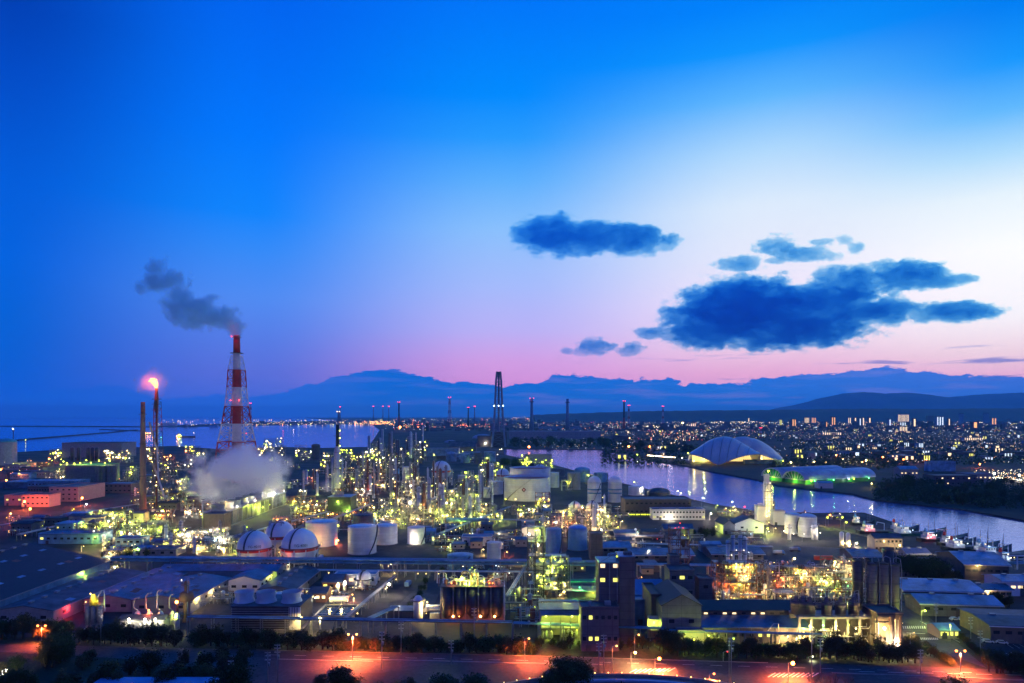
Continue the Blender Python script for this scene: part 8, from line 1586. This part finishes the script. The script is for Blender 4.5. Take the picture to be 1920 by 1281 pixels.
x, y = at(4, 1283); pole_lamp(x, y, 5, 'white', 'white lamp in the lower left corner above the lit bush', 9000, .5, name='yard_lamp', cat='yard lamp')
# bare shrubs lower right
for i, px in enumerate((1525, 1545, 1562, 1590)):
    x, y = at(px, 1296); t = thing('bare_shrub', 'leafless branchy shrub at the lower edge right of centre', 'shrub', (x, y, 0), 0, 'leafless shrubs at the lower edge'); b = MB()
    for k in range(26): a = rg.uniform(0, 6.28); b.tube([(0, 0, 0), (math.cos(a) * .8, math.sin(a) * .8, rg.uniform(1.5, 3)), (math.cos(a + .4) * rg.uniform(1.4, 2.4), math.sin(a + .4) * 2, rg.uniform(3, 6))], .05, 4)
    b.build('branches', BARK, t)
t = None
# roofs of near buildings at the very bottom
Y = 236.0; tb = thing('near_building', 'flat blue roof of a building at the very bottom left of the picture', 'building', (PX(318, Y), Y, 0)); z = PZ(1273, Y); MB().box(-23, 23, -14, 0, 0, z).build('wall', PALEW, tb); MB().box(-23.4, 23.4, -14.4, .4, z, z + .5).build('roof', BLUET, tb); MB().box(-34, -28, -10, -2, 0, z - .6).build('annex', LROOF, tb)
# dark trees inside the plant
row(830, 860, 1068, 1130, 7, .5, 'bush on the verge of the plant road right of the crossing', (2,)); row(770, 800, 1145, 1090, 10, .5, 'bush along the left verge of the wide plant road', (2, 0))
row(190, 290, 1046, 1042, 8, .7, 'dark tree between the pale blue halls on the left'); row(1250, 1340, 1000, 1006, 10, .9, 'dark tree behind the blue-roofed low building'); row(1680, 1800, 1075, 1098, 22, .9, 'dark tree in the grove between the tall silos and the bright yard', (0, 1, 5)); row(1830, 1900, 1132, 1138, 9, .7, 'dark tree around the low pink-lit building'); row(1670, 1700, 1062, 1070, 6, .9, 'dark tree beside the long grey hall')
row(1000, 1060, 1005, 1006, 3, .5, 'bush near the little gabled hut', (2,)); row(940, 1010, 875, 885, 8, 1.6, 'dark tree near the canal end behind the hidden huge tank', (0, 5))
# far bank: belt of dark trees, forest on the right
fg = 'dark trees of the belt on the far bank'
for i in range(22): px = rg.uniform(960, 1300); plant(px, rg.uniform(834, 841) + max(0, (px - 1130)) * .08, rg.choice((0, 5, 1)), rg.uniform(1.6, 2.6), 'dark tree in the belt on the far bank at the canal end', fg)
fg2 = 'trees of the dark forest right of the vaulted hall'
for i in range(44):
    px = rg.uniform(1640, 1960); a = 0 if px < 1660 else 1; plant(px, rg.uniform(912 if px < 1800 else 918, 938 + (px - 1640) * .07), rg.choice((0, 5, 0, 1)), rg.uniform(1.0, 1.7), 'dark tree of the forest right of the vaulted hall', fg2)
for i in range(14): plant(rg.uniform(1800, 1935), rg.uniform(903, 914), 4, rg.uniform(1.0, 1.5), 'pinkish-lit tree before the glaring compound lamps', 'lit trees before the compound')
for i in range(12): px = rg.uniform(1440, 1700); plant(px, rg.uniform(870, 884), rg.choice((0, 1)), rg.uniform(1.0, 1.6), 'dark tree behind the vaulted hall around the playing field', 'trees around the playing field')
b = MB(); rg2 = random.Random(4)
for i in range(5200):
    px = rg2.uniform(1130, 1980); py = rg2.choice((rg2.uniform(806, 830), rg2.uniform(826, 872), rg2.uniform(826, 872)))
    if 1285 < px < 1480 and py > 828: continue
    Y = YD(py); x = PX(px, Y); s = rg2.uniform(3, 7)
    for k in range(3): q = Vector((x + rg2.gauss(0, s * .5), Y + rg2.gauss(0, s * .5), rg2.uniform(1, s))); u = Vector([rg2.uniform(-1, 1) for _ in range(3)]).normalized() * s * .45; v = u.orthogonal().normalized() * s * .4; b.add([q - u, q + v, q + u, q - v], [(0, 1, 2, 3)])
def canopy(n, fx, fy, s0, s1):
    for i in range(n):
        px = fx(); py = fy(px); Y = YD(py); x = PX(px, Y); R_ = rg2.uniform(s0, s1)
        for k in range(46):
            d_ = Vector([rg2.gauss(0, 1) for _ in range(3)]).normalized() * rg2.uniform(.6, 1.05); q = Vector((x, Y, R_ * .95)) + Vector((d_.x * R_, d_.y * R_, d_.z * R_)); u = Vector([rg2.uniform(-1, 1) for _ in range(3)]).normalized() * R_ * .22; v = u.orthogonal().normalized() * R_ * .18; b.add([q - u, q + v, q + u, q - v], [(0, 1, 2, 3)])
canopy(330, lambda: rg2.uniform(1640, 1980), lambda px: rg2.uniform(903 if px < 1800 else 914, 938 + (px - 1640) * .07), 3.5, 6.5)
canopy(170, lambda: rg2.uniform(955, 1310), lambda px: rg2.uniform(826, 840) + max(0, px - 1130) * .08, 5, 9)
canopy(90, lambda: rg2.uniform(1440, 1700), lambda px: rg2.uniform(866, 882), 4, 7)
o = b.build('distant_woods', LF[0]); o['kind'] = 'stuff'; o['label'] = 'dark scattered woods and gardens of the town'
for p in PR:
    for c in list(p.children): bpy.data.objects.remove(c)
    bpy.data.objects.remove(p)

# ------------------------------------------------------------------ haze
hm = bpy.data.materials.new('evening haze'); hm.use_nodes = True; t = hm.node_tree; t.nodes.clear()
out = t.nodes.new('ShaderNodeOutputMaterial'); pv = t.nodes.new('ShaderNodeVolumePrincipled'); t.links.new(pv.outputs[0], out.inputs['Volume'])
pv.inputs['Color'].default_value = (0.26, 0.84, 1.0, 1); pv.inputs['Density'].default_value = 4.0e-5; pv.inputs['Anisotropy'].default_value = 0.2
hz = MB().box(-60500, 60500, -1500, 60500, -6, 840).build('haze', hm); hz['kind'] = 'stuff'
